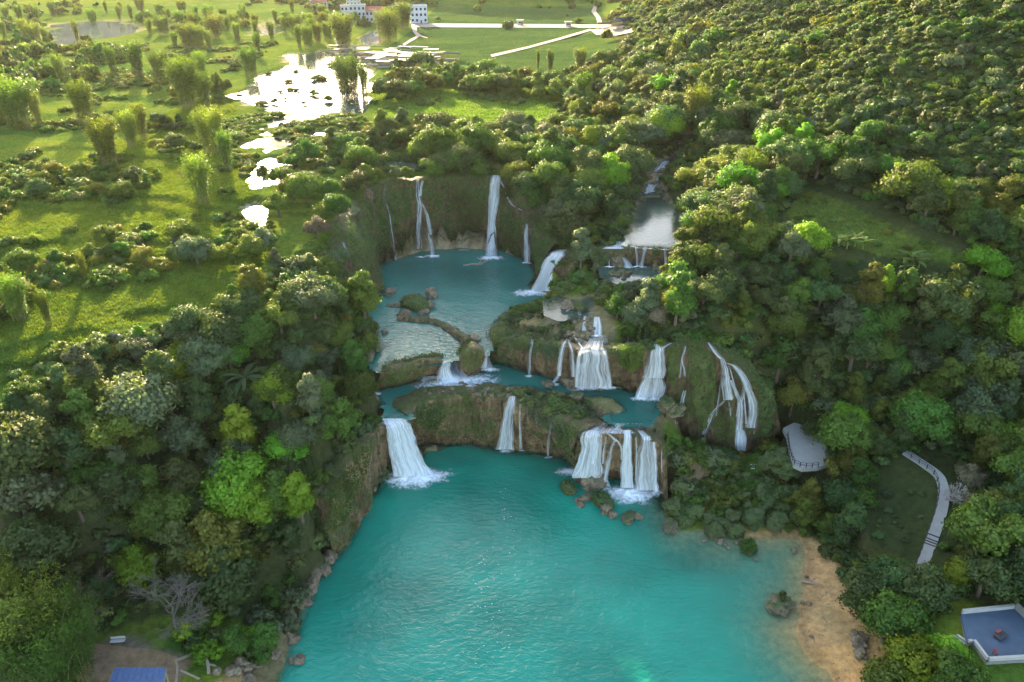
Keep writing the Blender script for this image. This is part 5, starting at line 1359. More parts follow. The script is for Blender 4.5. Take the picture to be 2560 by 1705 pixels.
# far valley bushes and the wooded karst hills in the haze
fp = []
for _ in range(5200):
    y = RNG.uniform(330, 1150); x = RNG.uniform(-.80 * y, .25 * y); fp.append((x, y))
for _ in range(2500): fp.append((RNG.uniform(-230, 130), RNG.uniform(735, 1060)))
fp = np.array(fp); fz = hz(fp[:, 0], fp[:, 1]); kz = karst(fp[:, 0], fp[:, 1])
ip = np.stack(project(fp[:, 0], fp[:, 1], fz), 1)
m = ((kz > 2) | (fbm(fp[:, 0] / 55, fp[:, 1] / 40, seed=95, octaves=3) > .22)) & (wet(fp) > 3)
m &= ~inside(ip, np.array(NOTREE[-1], float)) | (RNG.random(len(fp)) < .05)
fp, fz = fp[m], fz[m]
fs = RNG.uniform(1.3, 3.0, len(fp))
scatter('valley_bushes', np.stack([fp[:, 0], fp[:, 1], fz - .2], 1), np.stack([np.zeros(len(fp)), np.zeros(len(fp)), RNG.random(len(fp)) * 6.28], 1), np.stack([fs, fs, fs * RNG.uniform(1.0, 1.8, len(fp))], 1),
        [pick(skeys, int(RNG.integers(0, 4)), str(RNG.choice(['dark', 'mid', 'olive']))) for _ in fp], [SRC_S[k] for k in skeys], 'hazy bushes and hill woods across the far valley', 'bushes')

# ---- meadow grass, ferns on the rock, hanging vines
def grass_patch(name, n, bounds, poly, not_polys, lab, size=(.22, .5), sp='grass', blades=5, clumpy=-9):
    x = RNG.uniform(bounds[0], bounds[1], n * 3); y = bounds[2] + (bounds[3] - bounds[2]) * RNG.random(n * 3) ** 1.3
    z = hz(x, y); pp = np.stack(project(x, y, z), 1); P = np.stack([x, y], 1)
    m = inside(pp, np.array(poly, float)) & (wet(P) > .4)
    for q_ in not_polys: m &= ~inside(pp, np.array(q_, float))
    if clumpy > -5: m &= fbm(x / 2.3, y / 2.3, seed=14, octaves=2) > clumpy
    P = np.stack([x, y, z], 1)[m][:n]
    B = Bag()
    c = np.repeat(P, blades, 0) + RNG.normal(size=(len(P) * blades, 3)) * np.array([.28, .28, .04])
    sz = RNG.uniform(size[0], size[1], len(c)); c[:, 2] += sz * .3
    nn = RNG.normal(size=c.shape) * np.array([1, 1, .25]); up = np.tile(np.array([[0, 0, 1.0]]), (len(c), 1))
    sh = nn / np.linalg.norm(nn, axis=1, keepdims=True) * .8 + np.array([0, 0, .45])
    patch = np.clip(.5 + .35 * fbm(c[:, 0] / 7, c[:, 1] / 7, seed=15, octaves=2), 0, 1)
    B.leaves(c, nn, sz, .45, sh, patch * .6 + .4 * RNG.random(len(c)), RNG, up=up)
    o = bpy.data.objects.new(name, B.mesh(name, LEAF[sp])); COL.objects.link(o)
    return tag(o, lab, 'grass', None, 'stuff')
grass_patch('meadow_grass', 26000, (-130, -10, 80, 330), MEADOW_L, [], 'rough sunlit grass of the terraced left meadow')
grass_patch('clearing_grass', 9000, (-60, 60, 215, 360), [(930,235),(1100,220),(1400,250),(1560,310),(1400,350),(1200,355),(1000,335),(930,290)], [], 'bright tussocky grass of the central clearing')
grass_patch('terrace_grass', 6000, (50, 125, 140, 215), FIELD_R, [], 'green grass of the right-hand terrace field', sp='fern')
def on_cliff(n, faces_from, mask):
    P, NRM = [], []
    for vv, ff, o in faces_from:
        a, b_, c_ = vv[ff[:, 0]], vv[ff[:, 1]], vv[ff[:, 3]]
        fn = np.cross(b_ - a, c_ - a); ar = np.linalg.norm(fn, axis=1); fn = fn / np.maximum(ar[:, None], 1e-6)
        fn = np.where((fn[:, 1] > 0)[:, None], -fn, fn)
        P.append((a + (b_ - a) * RNG.random((len(a), 1)) + (c_ - a) * RNG.random((len(a), 1)), ar, fn))
    pts = np.concatenate([p_[0] for p_ in P]); ar = np.concatenate([p_[1] for p_ in P]); fn = np.concatenate([p_[2] for p_ in P])
    k = RNG.choice(len(pts), n, p=ar / ar.sum()); pts = pts[k] + RNG.normal(size=(n, 3)) * .25; fn = fn[k]
    m = mask(pts, fn)
    return pts[m], fn[m]
FALL_PX = []
for r_ in FALLS:
    for ch in r_.children:
        if ch.name.startswith('water_sheet'):
            vv = np.array([v.co[:] for v in ch.data.vertices]); FALL_PX.append(np.stack(project(vv[:, 0], vv[:, 1], vv[:, 2]), 1))
FALL_PX = np.concatenate(FALL_PX)
fgrid = np.zeros((180, 270), bool)
for px_, py_ in FALL_PX:
    i_, j_ = int(py_ / 10), int(px_ / 10)
    if 0 <= i_ < 180 and 0 <= j_ < 270: fgrid[max(0, i_ - 0):i_ + 2, max(0, j_ - 0):j_ + 1] = True
def off_falls(pts):
    a, b_ = project(pts[:, 0], pts[:, 1], pts[:, 2])
    i_ = np.clip((b_ / 10).astype(int), 0, 179); j_ = np.clip((a / 10).astype(int), 0, 269)
    return ~fgrid[i_, j_]
pts, fn = on_cliff(36000, CLIFFS, lambda p_, n_: (fbm(p_[:, 0] / 5, p_[:, 1] / 5, p_[:, 2] / 8, seed=51, octaves=3) + .55 * np.clip(n_[:, 2], 0, 1) > .30 - .35 * sstep(150, 185, p_[:, 1])) & off_falls(p_) & (p_[:, 2] > .8))
B = Bag()
c = np.repeat(pts, 4, 0) + RNG.normal(size=(len(pts) * 4, 3)) * .22 + np.repeat(fn, 4, 0) * .18
fr4 = np.repeat(fn, 4, 0)
B.leaves(c, fr4 + RNG.normal(size=c.shape) * .5 + np.array([0, 0, .3]), RNG.uniform(.22, .5, len(c)), .5, fr4 + np.array([0, 0, .5]) + RNG.normal(size=c.shape) * .35, .1 + .6 * RNG.random(len(c)), RNG, up=np.tile(np.array([[0, -.3, -1.0]]), (len(c), 1)))
o = bpy.data.objects.new('cliff_ferns', B.mesh('cliff_ferns', LEAF['fern'])); COL.objects.link(o)
tag(o, 'ferns and moss tufts clinging to the wet rock walls', 'ferns', None, 'stuff')
fr_p, fr_n = [], []
for vv, ff, o in CLIFFS:
    nu_ = int(ff[0, 3] - ff[0, 0]); V3 = vv.reshape(-1, nu_, 3)
    top = V3[-5:-1].reshape(-1, 3)
    m_ = fbm(top[:, 0] / 3.5, top[:, 1] / 3.5, seed=81, octaves=2) > (-.05 if top[:, 1].mean() > 128.5 else .28)
    m_ &= off_falls(top); fr_p.append(top[m_])
fr_p = np.concatenate(fr_p)
c = np.repeat(fr_p, 16, 0) + RNG.normal(size=(len(fr_p) * 16, 3)) * np.array([.35, .35, .3]); hang = RNG.random(len(c)) ** 2 * 1.3
c[:, 2] += .15 - hang; c[:, 1] -= .25 + .12 * hang
c = c[off_falls(c)]
B = Bag(); dn_ = np.tile(np.array([[0, -.8, .6]]), (len(c), 1)) + RNG.normal(size=c.shape) * .5
B.leaves(c, dn_, RNG.uniform(.22, .5, len(c)), .5, dn_, .1 + .75 * RNG.random(len(c)), RNG, up=np.tile(np.array([[0, -.3, -1.0]]), (len(c), 1)))
o = bpy.data.objects.new('crest_plants', B.mesh('crest_plants', LEAF['fern'])); COL.objects.link(o)
tag(o, 'grass and creepers hanging over the edges of the cliffs', 'creepers', None, 'stuff')
def leaf_patch(name, poly, n, size, thick, sp, lab, cat='vines'):
    P = np.array(poly, float); lo, hi = P.min(0), P.max(0)
    q = np.stack([RNG.uniform(lo[0], hi[0], n * 2), RNG.uniform(lo[1], hi[1], n * 2)], 1)
    s_ = sdist(q, P); m = s_ < 0; q, s_ = q[m][:n], s_[m][:n]
    V = np.array([hit(a, b_)[:] for a, b_ in q])
    bul = thick * np.sqrt(np.clip(-s_ / max((hi - lo).min() * .5, 1), 0, 1)) * (.8 + .5 * fbm(V[:, 0], V[:, 2], seed=33, octaves=2))
    V[:, 1] -= bul
    V[:, 2] += bul * .15
    B = Bag()
    dn_ = np.tile(np.array([[0, -1.0, .55]]), (len(V), 1)) + RNG.normal(size=V.shape) * .45
    val = np.clip(.35 + .35 * fbm(V[:, 0] / 1.2, V[:, 2] / 1.8, seed=35, octaves=3) + .3 * RNG.random(len(V)), 0, 1)
    B.leaves(V, dn_, RNG.uniform(size * .7, size * 1.3, len(V)), .6, dn_, val, RNG, up=np.tile(np.array([[0, -.2, -1.0]]), (len(V), 1)))
    o = bpy.data.objects.new(name, B.mesh(name, LEAF[sp])); COL.objects.link(o)
    c0 = V.mean(0)
    o.data.transform(Matrix.Translation(-Vector(c0))); o.location = c0
    return tag(o, lab, cat)
leaf_patch('hanging_vines', [(1724,872),(1770,872),(1788,920),(1790,970),(1782,1030),(1768,1070),(1750,1085),(1738,1040),(1728,980),(1722,930)], 2600, .42, 1.2, 'fern', 'long green curtain of vines hanging between the two right-hand falls')
leaf_patch('hanging_vines', [(1542,830),(1590,820),(1610,860),(1606,910),(1580,930),(1552,915),(1540,870)], 1300, .42, 1.4, 'mid', 'rounded green vine drape on the middle cliff left of the two-step fall')
leaf_patch('hanging_vines', [(1885,930),(1925,960),(1940,1010),(1930,1070),(1905,1090),(1890,1040),(1895,990)], 900, .42, 1.1, 'dark', 'dark vine mass right of the fanning veil')
leaf_patch('hanging_vines', [(1800,1040),(1835,1030),(1842,1075),(1825,1105),(1795,1100),(1785,1070)], 500, .34, .5, 'fern', 'mossy drape under the left arm of the fanning veil')
leaf_patch('hanging_vines', [(820,1230),(860,1180),(905,1120),(930,1110),(920,1180),(890,1250),(860,1310),(830,1330)], 1500, .4, .8, 'mid', 'green creepers over the brown rock of the left bank')
leaf_patch('hanging_vines', [(940,560),(1000,560),(1030,600),(1010,630),(950,640)], 700, .42, .5, 'dark', 'low dark creeper patch at the left foot of the upper cliff')
leaf_patch('hanging_vines', [(1100,545),(1200,560),(1205,600),(1140,608),(1095,600)], 800, .42, .5, 'dark', 'dark fern patch in the middle of the upper cliff')
leaf_patch('hanging_vines', [(865,580),(930,560),(935,640),(915,690),(880,660)], 1100, .42, .8, 'fern', 'hanging greenery on the left wall of the upper pool')
leaf_patch('hanging_vines', [(1335,590),(1375,600),(1365,650),(1345,690),(1330,650)], 700, .42, .9, 'dark', 'round dark creeper mass right of the bell-shaped waterfall')
leaf_patch('hanging_vines', [(1668,872),(1694,868),(1700,920),(1690,970),(1672,950),(1666,905)], 600, .4, .8, 'fern', 'narrow vine drape between the two-step fall and the winding trickle')
leaf_patch('hanging_vines', [(1262,838),(1300,842),(1400,852),(1410,880),(1380,905),(1350,880),(1310,880),(1270,870)], 1500, .34, .7, 'blue', 'grey-green drape hanging over the lip of the middle cliff')
leaf_patch('hanging_vines', [(1040,1012),(1105,1004),(1112,1040),(1095,1075),(1055,1070),(1040,1045)], 800, .38, .7, 'dark', 'dark ivy patch on the bare left half of the lower cliff')
leaf_patch('hanging_vines', [(1310,1015),(1400,1040),(1440,1078),(1430,1110),(1395,1085),(1340,1060)], 1300, .36, .9, 'blue', 'grey-green drape over the right half of the lower cliff')
leaf_patch('hanging_vines', [(1130,470),(1215,470),(1215,540),(1190,580),(1150,560),(1125,520)], 1300, .5, 1.2, 'dark', 'dark drape of creepers on the upper cliff between two waterfalls')
leaf_patch('hanging_vines', [(1250,520),(1300,540),(1300,600),(1270,630),(1245,580)], 700, .5, 1.0, 'dark', 'dark creeper patch right of the strong upper waterfall')
leaf_patch('hanging_vines', [(900,500),(1030,470),(1030,540),(950,580),(905,560)], 1300, .5, .9, 'dark', 'dark creeper patch on the left of the upper cliff')
leaf_patch('hanging_vines', [(1160,868),(1200,880),(1212,905),(1190,925),(1160,925),(1150,895)], 700, .34, .35, 'fern', 'mossy fern coat on the knob of the upper rim', 'moss')
leaf_patch('hanging_vines', [(960,955),(1000,915),(1060,905),(1075,925),(1030,950),(985,960)], 700, .3, .3, 'fern', 'bright moss coat on the long rim rock', 'moss')
# ------------------------------------------------------------------ boulders
m_boulder = {}
def boulder_mat(moss):
    if moss in m_boulder: return m_boulder[moss]
    m, nt, out = new_mat('boulder_moss_%d' % int(moss * 100))
    geo = N(nt, 'ShaderNodeNewGeometry'); tc = N(nt, 'ShaderNodeTexCoord')
    na = noise_node(nt, 1.1, 7, 0.65, geo.outputs['Position']); nb = noise_node(nt, 5.0, 5, 0.65, geo.outputs['Position'])
    c = ramp(nt, na.outputs['Fac'], [(0.3, (0.06, 0.045, 0.03)), (0.5, (0.21, 0.155, 0.095)), (0.72, (0.38, 0.30, 0.20))])
    c = mixc(nt, 0.6, c, ramp(nt, nb.outputs['Fac'], [(0.3, 0.55), (0.7, 1.3)]), 'MULTIPLY')
    sx = N(nt, 'ShaderNodeSeparateXYZ'); L(nt, geo.outputs['Normal'], sx.inputs[0])
    mo = N(nt, 'ShaderNodeMath', operation='MULTIPLY_ADD'); L(nt, sx.outputs['Z'], mo.inputs[0]); mo.inputs[1].default_value = 0.3; L(nt, na.outputs['Fac'], mo.inputs[2])
    c = mixc(nt, ramp(nt, mo.outputs[0], [(0.9 - moss * .75, 0.0), (1.0 - moss * .75, 1.0)]), c, mixc(nt, nb.outputs['Fac'], (0.028, 0.048, 0.012), (0.10, 0.13, 0.03)))
    p = N(nt, 'ShaderNodeBsdfPrincipled'); p.inputs['Roughness'].default_value = 0.8; L(nt, c, p.inputs['Base Color'])
    b = N(nt, 'ShaderNodeBump'); b.inputs['Strength'].default_value = 0.9; b.inputs['Distance'].default_value = 0.2; L(nt, nb.outputs['Fac'], b.inputs['Height']); L(nt, b.outputs[0], p.inputs['Normal'])
    L(nt, p.outputs[0], out.inputs['Surface'])
    m_boulder[moss] = m
    return m
_ico = {}
def ico(sub):
    if sub not in _ico:
        bm = bmesh.new(); bmesh.ops.create_icosphere(bm, subdivisions=sub, radius=1)
        _ico[sub] = (np.array([v.co[:] for v in bm.verts]), [tuple(v.index for v in f.verts) for f in bm.faces]); bm.free()
    return _ico[sub]
def rock_mesh(r, seed, rough=.46, sub=3, flat_top=False):
    V, Fc = ico(sub)
    n = fbm(V[:, 0] * 1.1 + seed, V[:, 1] * 1.1, V[:, 2] * 1.1, seed=seed, octaves=4, gain=.55)
    n2 = np.abs(fbm(V[:, 0] * 2.2 + seed, V[:, 1] * 2.2, V[:, 2] * 2.2, seed=seed + 3, octaves=3))
    P = V * (1.05 + rough * n - .42 * n2)[:, None]
    if flat_top: P[:, 2] = np.where(P[:, 2] > .55, .55 + (P[:, 2] - .55) * .25, P[:, 2])
    return P * np.array(r), Fc
def boulder(px, py, r, seed, moss, label, z=None, group=None, name='boulder', rough=.46, sink=.35, flat=False):
    if z is None:
        g = hit(px, py); x, y, z = g
    else: x, y = U(px, py, z)
    r = (r, r, r * .75) if not hasattr(r, '__len__') else r
    P, Fc = rock_mesh(r, seed, rough, 4 if max(r) > 1.3 else 3 if max(r) > .6 else 2, flat)
    o = mesh_obj(name, P, Fc, boulder_mat(moss), smooth=True)
    o.location = (x, y, z + r[2] * (1 - sink) * .5)
    o.rotation_euler = (0, 0, seed * 1.7)
    if moss >= .6:      # leafy moss coat on the upper side
        Va = P; nn = Va / np.array(r); nn = nn / np.linalg.norm(nn, axis=1, keepdims=True)
        k_ = np.nonzero((nn[:, 2] > -.05))[0]; k_ = RNG.choice(k_, int(70 * max(r) ** 2) + 40)
        B = Bag(); c_ = Va[k_] + nn[k_] * .06 + RNG.normal(size=(len(k_), 3)) * .12
        B.leaves(c_, nn[k_] + RNG.normal(size=c_.shape) * .5, RNG.uniform(.22, .42, len(c_)), .6, nn[k_] + RNG.normal(size=c_.shape) * .3, .1 + .7 * RNG.random(len(c_)), RNG)
        q_ = bpy.data.objects.new('moss', B.mesh('moss', LEAF['fern'])); COL.objects.link(q_); q_.parent = o; q_['kind'] = 'stuff'
    return tag(o, label, 'rock', group)
boulder(1478,1212,(2.3,2.0,3.6),11,.25,'tall pointed dark rock split by water at the foot of the lower cascade',0)
boulder(1450,1198,(1.5,1.3,2.4),12,.25,'smaller dark rock tucked behind the pointed one under the cascade',0)
boulder(1540,1185,(1.8,1.2,4.6),13,.2,'brown rock pillar standing between two streams of the lower cascade',0)
boulder(1421,1228,(1.9,1.6,1.5),14,.65,'mossy boulder left of the pointed rock in the lower pool',0)
boulder(1466,1248,(1.9,1.1,.7),15,.15,'low flat brown rock in the shallows before the cascade',0); boulder(1450,1262,(1.2,.7,.45),16,.1,'small flat brown rock nearest the middle of the lower pool',0); boulder(1487,1243,(.9,.7,.5),17,.15,'little rock beside the low flat one in the shallows',0)
boulder(1506,1262,(2.1,1.6,1.8),18,.75,'green-topped boulder out in the pool before the cascade',0); boulder(1514,1280,(1.5,1.2,1.3),19,.2,'pale brown boulder leaning on the green-topped one',0); boulder(1530,1291,(.95,.8,.9),20,.2,'small brown boulder at the end of the green-topped row',0)
boulder(1570,1298,(2.0,1.1,.9),21,.35,'long low rock lying alone in the turquoise pool',0); boulder(1596,1294,(.8,.7,.7),22,.15,'pebble-like rock beside the long low one',0)
boulder(1674,1322,(2.3,1.4,1.0),23,.3,'flat pale rock at the water edge of the right shore',0); boulder(1712,1312,(1.7,1.3,1.1),24,.75,'round green boulder beside the flat pale rock',0)
MB = [(1690,1278,2.6),(1735,1296,2.5),(1775,1312,2.4),(1785,1335,2.3),(1832,1300,2.0),(1882,1308,2.7),(1940,1316,2.6),(1900,1232,2.2),(1862,1205,2.4),(1920,1262,1.7),(1870,1276,1.5),(1903,1278,1.3),(1952,1278,1.6),(1955,1200,3.0),(1838,1338,2.1),(1700,1240,2.2),(1975,1240,2.4),(1915,1165,2.3),(1945,1150,2.6),(1820,1322,1.5),(1850,1245,2.4),(1990,1300,1.8)]
for k, (a, b_, r) in enumerate(MB):
    boulder(a, b_, (r * .8, r * .75, r * .62), 60 + k, .8 if k % 3 else .6, ['big', 'small', 'mid-sized'][0 if r > 2.4 else 1 if r < 1.8 else 2] + ' rounded mossy boulder among the rills of the right shore', None, 'mossy shore boulders ' + ('big' if r > 2.4 else 'small' if r < 1.8 else 'mid'))
for k, (a, b_, r) in enumerate(((1790,1350,.6),(1800,1356,.7),(1812,1362,.6),(1822,1370,.5),(1760,1352,.5),(1842,1358,.6))):
    boulder(a, b_, (r, r * .8, r * .6), 90 + k, .1, 'small tan stone in the shallows off the right shore', None, 'tan stones in the shallows')
boulder(1870,1376,(1.5,1.3,.9),97,.8,'single mossy islet rock in the shallows off the right shore',0.0)
boulder(1950,1520,(1.7,1.9,1.3),98,.3,'rocky islet with a shrub standing off the sandy beach',0.0)
boulder(1800,1612,(1.5,1.2,.5),99,.05,'pale rock glimmering just under the turquoise water',-.95)
boulder(2172,1518,(1.3,1.2,1.1),101,.3,'dark boulder at the shaded back of the sandy beach')
boulder(1040,768,(3.9,3.0,2.4),103,.75,'blocky moss-covered islet in the upper pool',Z_P - .2, None, 'boulder', .22, .35, True)
boulder(1078,742,(1.7,1.5,1.7),104,.1,'bare brown rock behind the mossy islet',Z_P - .2); boulder(1074,768,(1.5,1.3,1.2),105,.15,'brown rock at the right side of the mossy islet',Z_P - .2); boulder(1062,785,(1.6,1.1,.9),106,.1,'brown rock between the mossy islet and the weir',Z_P - .2); boulder(1012,790,(1.6,1.2,1.2),107,.2,'brown rock at the left end of the weir',Z_P - .2)
boulder(975,733,(2.2,1.3,.9),108,.1,'flat brown rocks off the left wall of the upper pool',Z_P - .1); boulder(988,766,(1.7,.9,.6),109,.15,'low dark rock left of the mossy islet',Z_P - .1); boulder(1185,850,(1.6,1.2,.8),110,.05,'pale tan rock beside the weir end',Z_P)
boulder(914,815,(1.5,1.3,3.4),111,.7,'pointed leaf-green rock spire at the left bank of the upper pool',Z_P - .2); boulder(936,842,(1.1,1.0,1.7),112,.6,'small mossy spire next to the pointed one',Z_P - .2); boulder(962,832,(.8,.7,.7),113,.05,'small bare brown rock at the left bank of the upper pool',Z_P); boulder(935,872,(2.0,1.6,1.7),114,.5,'rounded mossy rock on the left bank above the rim',Z_P)
boulder(1425,963,(2.2,1.6,1.9),115,.15,'reddish brown boulder at the foot of the threaded curtain',Z_M); boulder(1392,990,(1.6,1.2,1.0),116,.4,'brown boulder on the rim beside the small rapid',Z_M + .4); boulder(1440,995,(1.9,1.2,1.0),117,.3,'broad brown boulder on the rim under the threaded curtain',Z_M + .3); boulder(1370,965,(1.5,1.1,.8),118,.2,'brown boulder in the teal pool left of the threaded curtain',Z_M); boulder(1155,968,(1.2,.9,.8),119,.1,'dark rock in the foam of the sloping cascade',Z_M)
boulder(1615,975,(2.2,1.5,2.2),120,.1,'dark boulder inside the two-step waterfall',Z_M); boulder(1665,1018,(2.0,1.6,1.5),121,.4,'ochre boulder beside the teal side pool',Z_M); boulder(1680,1042,(2.2,1.7,1.7),122,.4,'ochre boulder under the winding trickle')
boulder(1542,662,(2.0,1.5,1.7),123,.2,'round dark boulder between the little terrace falls',Z_T2); 
for k, (a, b_, r) in enumerate(((1530,684,1.0),(1545,688,.8),(1555,682,1.0),(1562,690,.7),(1570,686,.8),(1576,683,.6),(1558,697,.6),(1640,672,1.2),(1655,680,1.4),(1665,684,1.1))):
    boulder(a, b_, r * .9, 130 + k, .35, 'dark jagged stone in the lower terrace pond', Z_T2, 'stones in the lower terrace pond')
boulder(1420,768,(1.5,1.2,1.2),141,.1,'reddish boulder in the small ledge pond',Z_T3 + 1.2); boulder(1448,772,(1.3,1.1,1.3),142,.7,'yellow-mossed boulder beside the reddish one',Z_T3 + 1.2)
for k in range(46):
    a, b_ = RNG.uniform(1408, 1480), RNG.uniform(785, 856)
    if b_ < 800 - (a - 1450) * .3: continue
    boulder(a, b_, RNG.uniform(.35, .75), 150 + k, .2, 'loose brown stone on the rapids above the middle cliff', None, 'stones of the ledge rapids')
for k in range(26):
    a, b_ = RNG.uniform(1060, 1290), RNG.uniform(972, 992)
    boulder(a, b_, RNG.uniform(.3, .6), 200 + k, .2, 'loose tan stone on the rim of the lower cliff', None, 'stones on the lower rim')
for k, (a, b_) in enumerate([(2135,1590),(2142,1596),(2150,1592),(2158,1598),(2138,1606),(2147,1608),(2156,1610),(2140,1618),(2150,1620),(2158,1622),(2142,1630),(2152,1632),(2140,1640),(2148,1642),(2156,1604)]):
    boulder(a, b_, RNG.uniform(.45, .75), 240 + k, .02, 'white-grey stone in the pile on the sandy beach', None, 'stone pile on the beach')
for k, (a, b_, r) in enumerate(((2004,1511,.45),(2023,1513,.4),(2015,1448,.35),(2080,1400,.4),(2027,1597,.35),(1983,1376,.5),(1890,1400,.45),(2206,1610,.6),(2210,1622,.5),(2165,1646,.5),(1985,1382,.4))):
    boulder(a, b_, r, 260 + k, .03, 'small loose stone lying on the sandy beach', None, 'loose beach stones')
for k in range(40):
    t_ = RNG.random(); a = 745 - 190 * t_ + RNG.normal() * 12; b_ = 1640 + 50 * t_ + RNG.normal() * 8
    if k % 2: a, b_ = RNG.uniform(700, 742), RNG.uniform(1535, 1600)
    boulder(a, b_, RNG.uniform(.45, .95), 280 + k, .08, 'tan stone heaped along the left shore', None, 'stones of the left shore')
for k in range(26):
    t_ = RNG.random() * .86; a = 735 + 245 * t_ + RNG.normal() * 5; b_ = 1560 - 395 * t_ + RNG.normal() * 6
    q_ = np.array([[*U(a, b_, 0)]])
    boulder(a - 14, b_, RNG.uniform(.6, 1.3), 330 + k, .15, 'brown rock at the waterline of the left bank', 0.0, 'rocks at the left waterline')
for k, (a, b_, r) in enumerate(((1606,478,.9),(1612,466,.8),(1648,470,.9),(1655,488,.8),(1662,476,1.0),(1640,458,.8),(1618,440,1.0),(1655,428,.9),(1668,418,.8),(1640,412,.9),(1600,500,1.1),(1668,500,1.0),(1690,398,.9),(1625,450,.7))):
    boulder(a, b_, (r * 1.2, r, r * .8), 370 + k, .3, 'dark rock in the rapids of the wooded stream', None, 'rocks of the wooded stream')
# ------------------------------------------------------------------ driftwood
M_WOOD = simple_mat('grey_driftwood', (0.30, 0.25, 0.19), .85, .35, 4)
def branch_obj(name, segs, label, cat, loc, mat=None, group=None):
    V, Fc = [], []; o_ = 0
    for pts, rad in segs:
        v_, f_ = tube_path(pts, rad, 6, .02, 1); V.append(v_); Fc.extend([tuple(int(i) + o_ for i in q_) for q_ in f_]); o_ += len(v_)
    o = mesh_obj(name, np.concatenate(V), Fc, mat or M_WOOD, smooth=True); o.location = loc
    return tag(o, label, cat, group)
x, y = U(1190, 662, Z_P)
branch_obj('driftwood', [([(-3.4,-.6,.05),(-1,-.1,.25),(1.5,.5,.3),(3.6,1.6,.9)], [.16,.2,.18,.08]), ([(.8,.3,.3),(1.4,1.0,1.0),(1.7,1.3,1.7)], [.12,.09,.04]), ([(-.6,0,.3),(.4,-.6,.2),(2.0,-.8,.5)], [.12,.1,.04]), ([(2.0,.8,.4),(2.6,.6,1.1)], [.08,.03])], 'forked grey driftwood trunk floating in the upper pool', 'driftwood', (x, y, Z_P))
x, y = U(1160, 626, Z_P)
branch_obj('driftwood', [([(-1.6,0,.05),(0,.1,.15),(1.6,-.1,.1)], [.1,.14,.06])], 'pale driftwood log under the upper cliff', 'driftwood', (x, y, Z_P))
g = ground(2022, 1462)
branch_obj('driftwood', [([(-1.2,.5,.15),(0,0,.25),(1.3,-.5,.15)], [.16,.2,.12]), ([(.2,0,.25),(.7,.5,.5)], [.1,.04])], 'short weathered log on the sandy beach', 'driftwood', g)
# ------------------------------------------------------------------ generic solids
def box(name, c, s, mat, parent=None, rz=0.0, bevel=0.0):
    bm = bmesh.new(); bmesh.ops.create_cube(bm, size=1)
    bmesh.ops.scale(bm, vec=Vector(s), verts=bm.verts)
    if bevel: bmesh.ops.bevel(bm, geom=list(bm.edges), offset=bevel, segments=1, affect='EDGES')
    me = bpy.data.meshes.new(name); bm.to_mesh(me); bm.free(); me.materials.append(mat)
    o = bpy.data.objects.new(name, me); COL.objects.link(o); o.location = c; o.rotation_euler = (0, 0, rz)
    if parent: o.parent = parent
    return o
def slab(name, pts, z0, z1, mat, parent=None, origin=(0, 0, 0)):
    n = len(pts); V = [(p_[0] - origin[0], p_[1] - origin[1], z0 - origin[2]) for p_ in pts] + [(p_[0] - origin[0], p_[1] - origin[1], z1 - origin[2]) for p_ in pts]
    a = sum(pts[i][0] * pts[(i + 1) % n][1] - pts[(i + 1) % n][0] * pts[i][1] for i in range(n))
    top = list(range(n, 2 * n)); bot = list(range(n))[::-1]
    if a < 0: top = top[::-1]; bot = bot[::-1]
    return mesh_obj(name, V, [top, bot] + [(i, (i + 1) % n, n + (i + 1) % n, n + i) for i in range(n)], mat, parent)
def beam(name, a, b_, w, h, mat, parent=None, origin=(0, 0, 0)):
    a, b_ = Vector(a) - Vector(origin), Vector(b_) - Vector(origin); d = b_ - a
    o = box(name, (a + b_) / 2, (w, d.length, h), mat, parent)
    o.rotation_mode = 'QUATERNION'; o.rotation_quaternion = d.to_track_quat('Y', 'Z')
    return o
M_CONC = simple_mat('pale_concrete', (0.34, 0.325, 0.29), .85, .18, 1.2)
M_SLATE = simple_mat('blue_grey_paving', (0.05, 0.08, 0.12), .7, .35, .9)
M_WHITE = simple_mat('white_render', (0.40, 0.40, 0.39), .8, .12, .6)
M_DARKM = simple_mat('dark_metal', (0.03, 0.03, 0.035), .5, .2, 4)
M_RED = simple_mat('red_brown_wood', (0.22, 0.05, 0.04), .6, .3, 4)
M_BLUE = simple_mat('blue_sheet_roof', (0.05, 0.10, 0.22), .55, .6, 1.6)
M_SAND = simple_mat('packed_dirt', (0.30, 0.235, 0.165), .95, .25, 1.5)
M_ROAD = simple_mat('pale_dirt_road', (0.27, 0.205, 0.15), .95, .2, .2)
M_WIN = simple_mat('window_glass', (0.03, 0.04, 0.055), .15, .2, 2)
M_TILE = simple_mat('red_roof_tiles', (0.36, 0.11, 0.07), .8, .25, 1.5)
M_STONEW = simple_mat('grey_stone_wall', (0.22, 0.21, 0.19), .9, .4, 2.0, bump=.5)
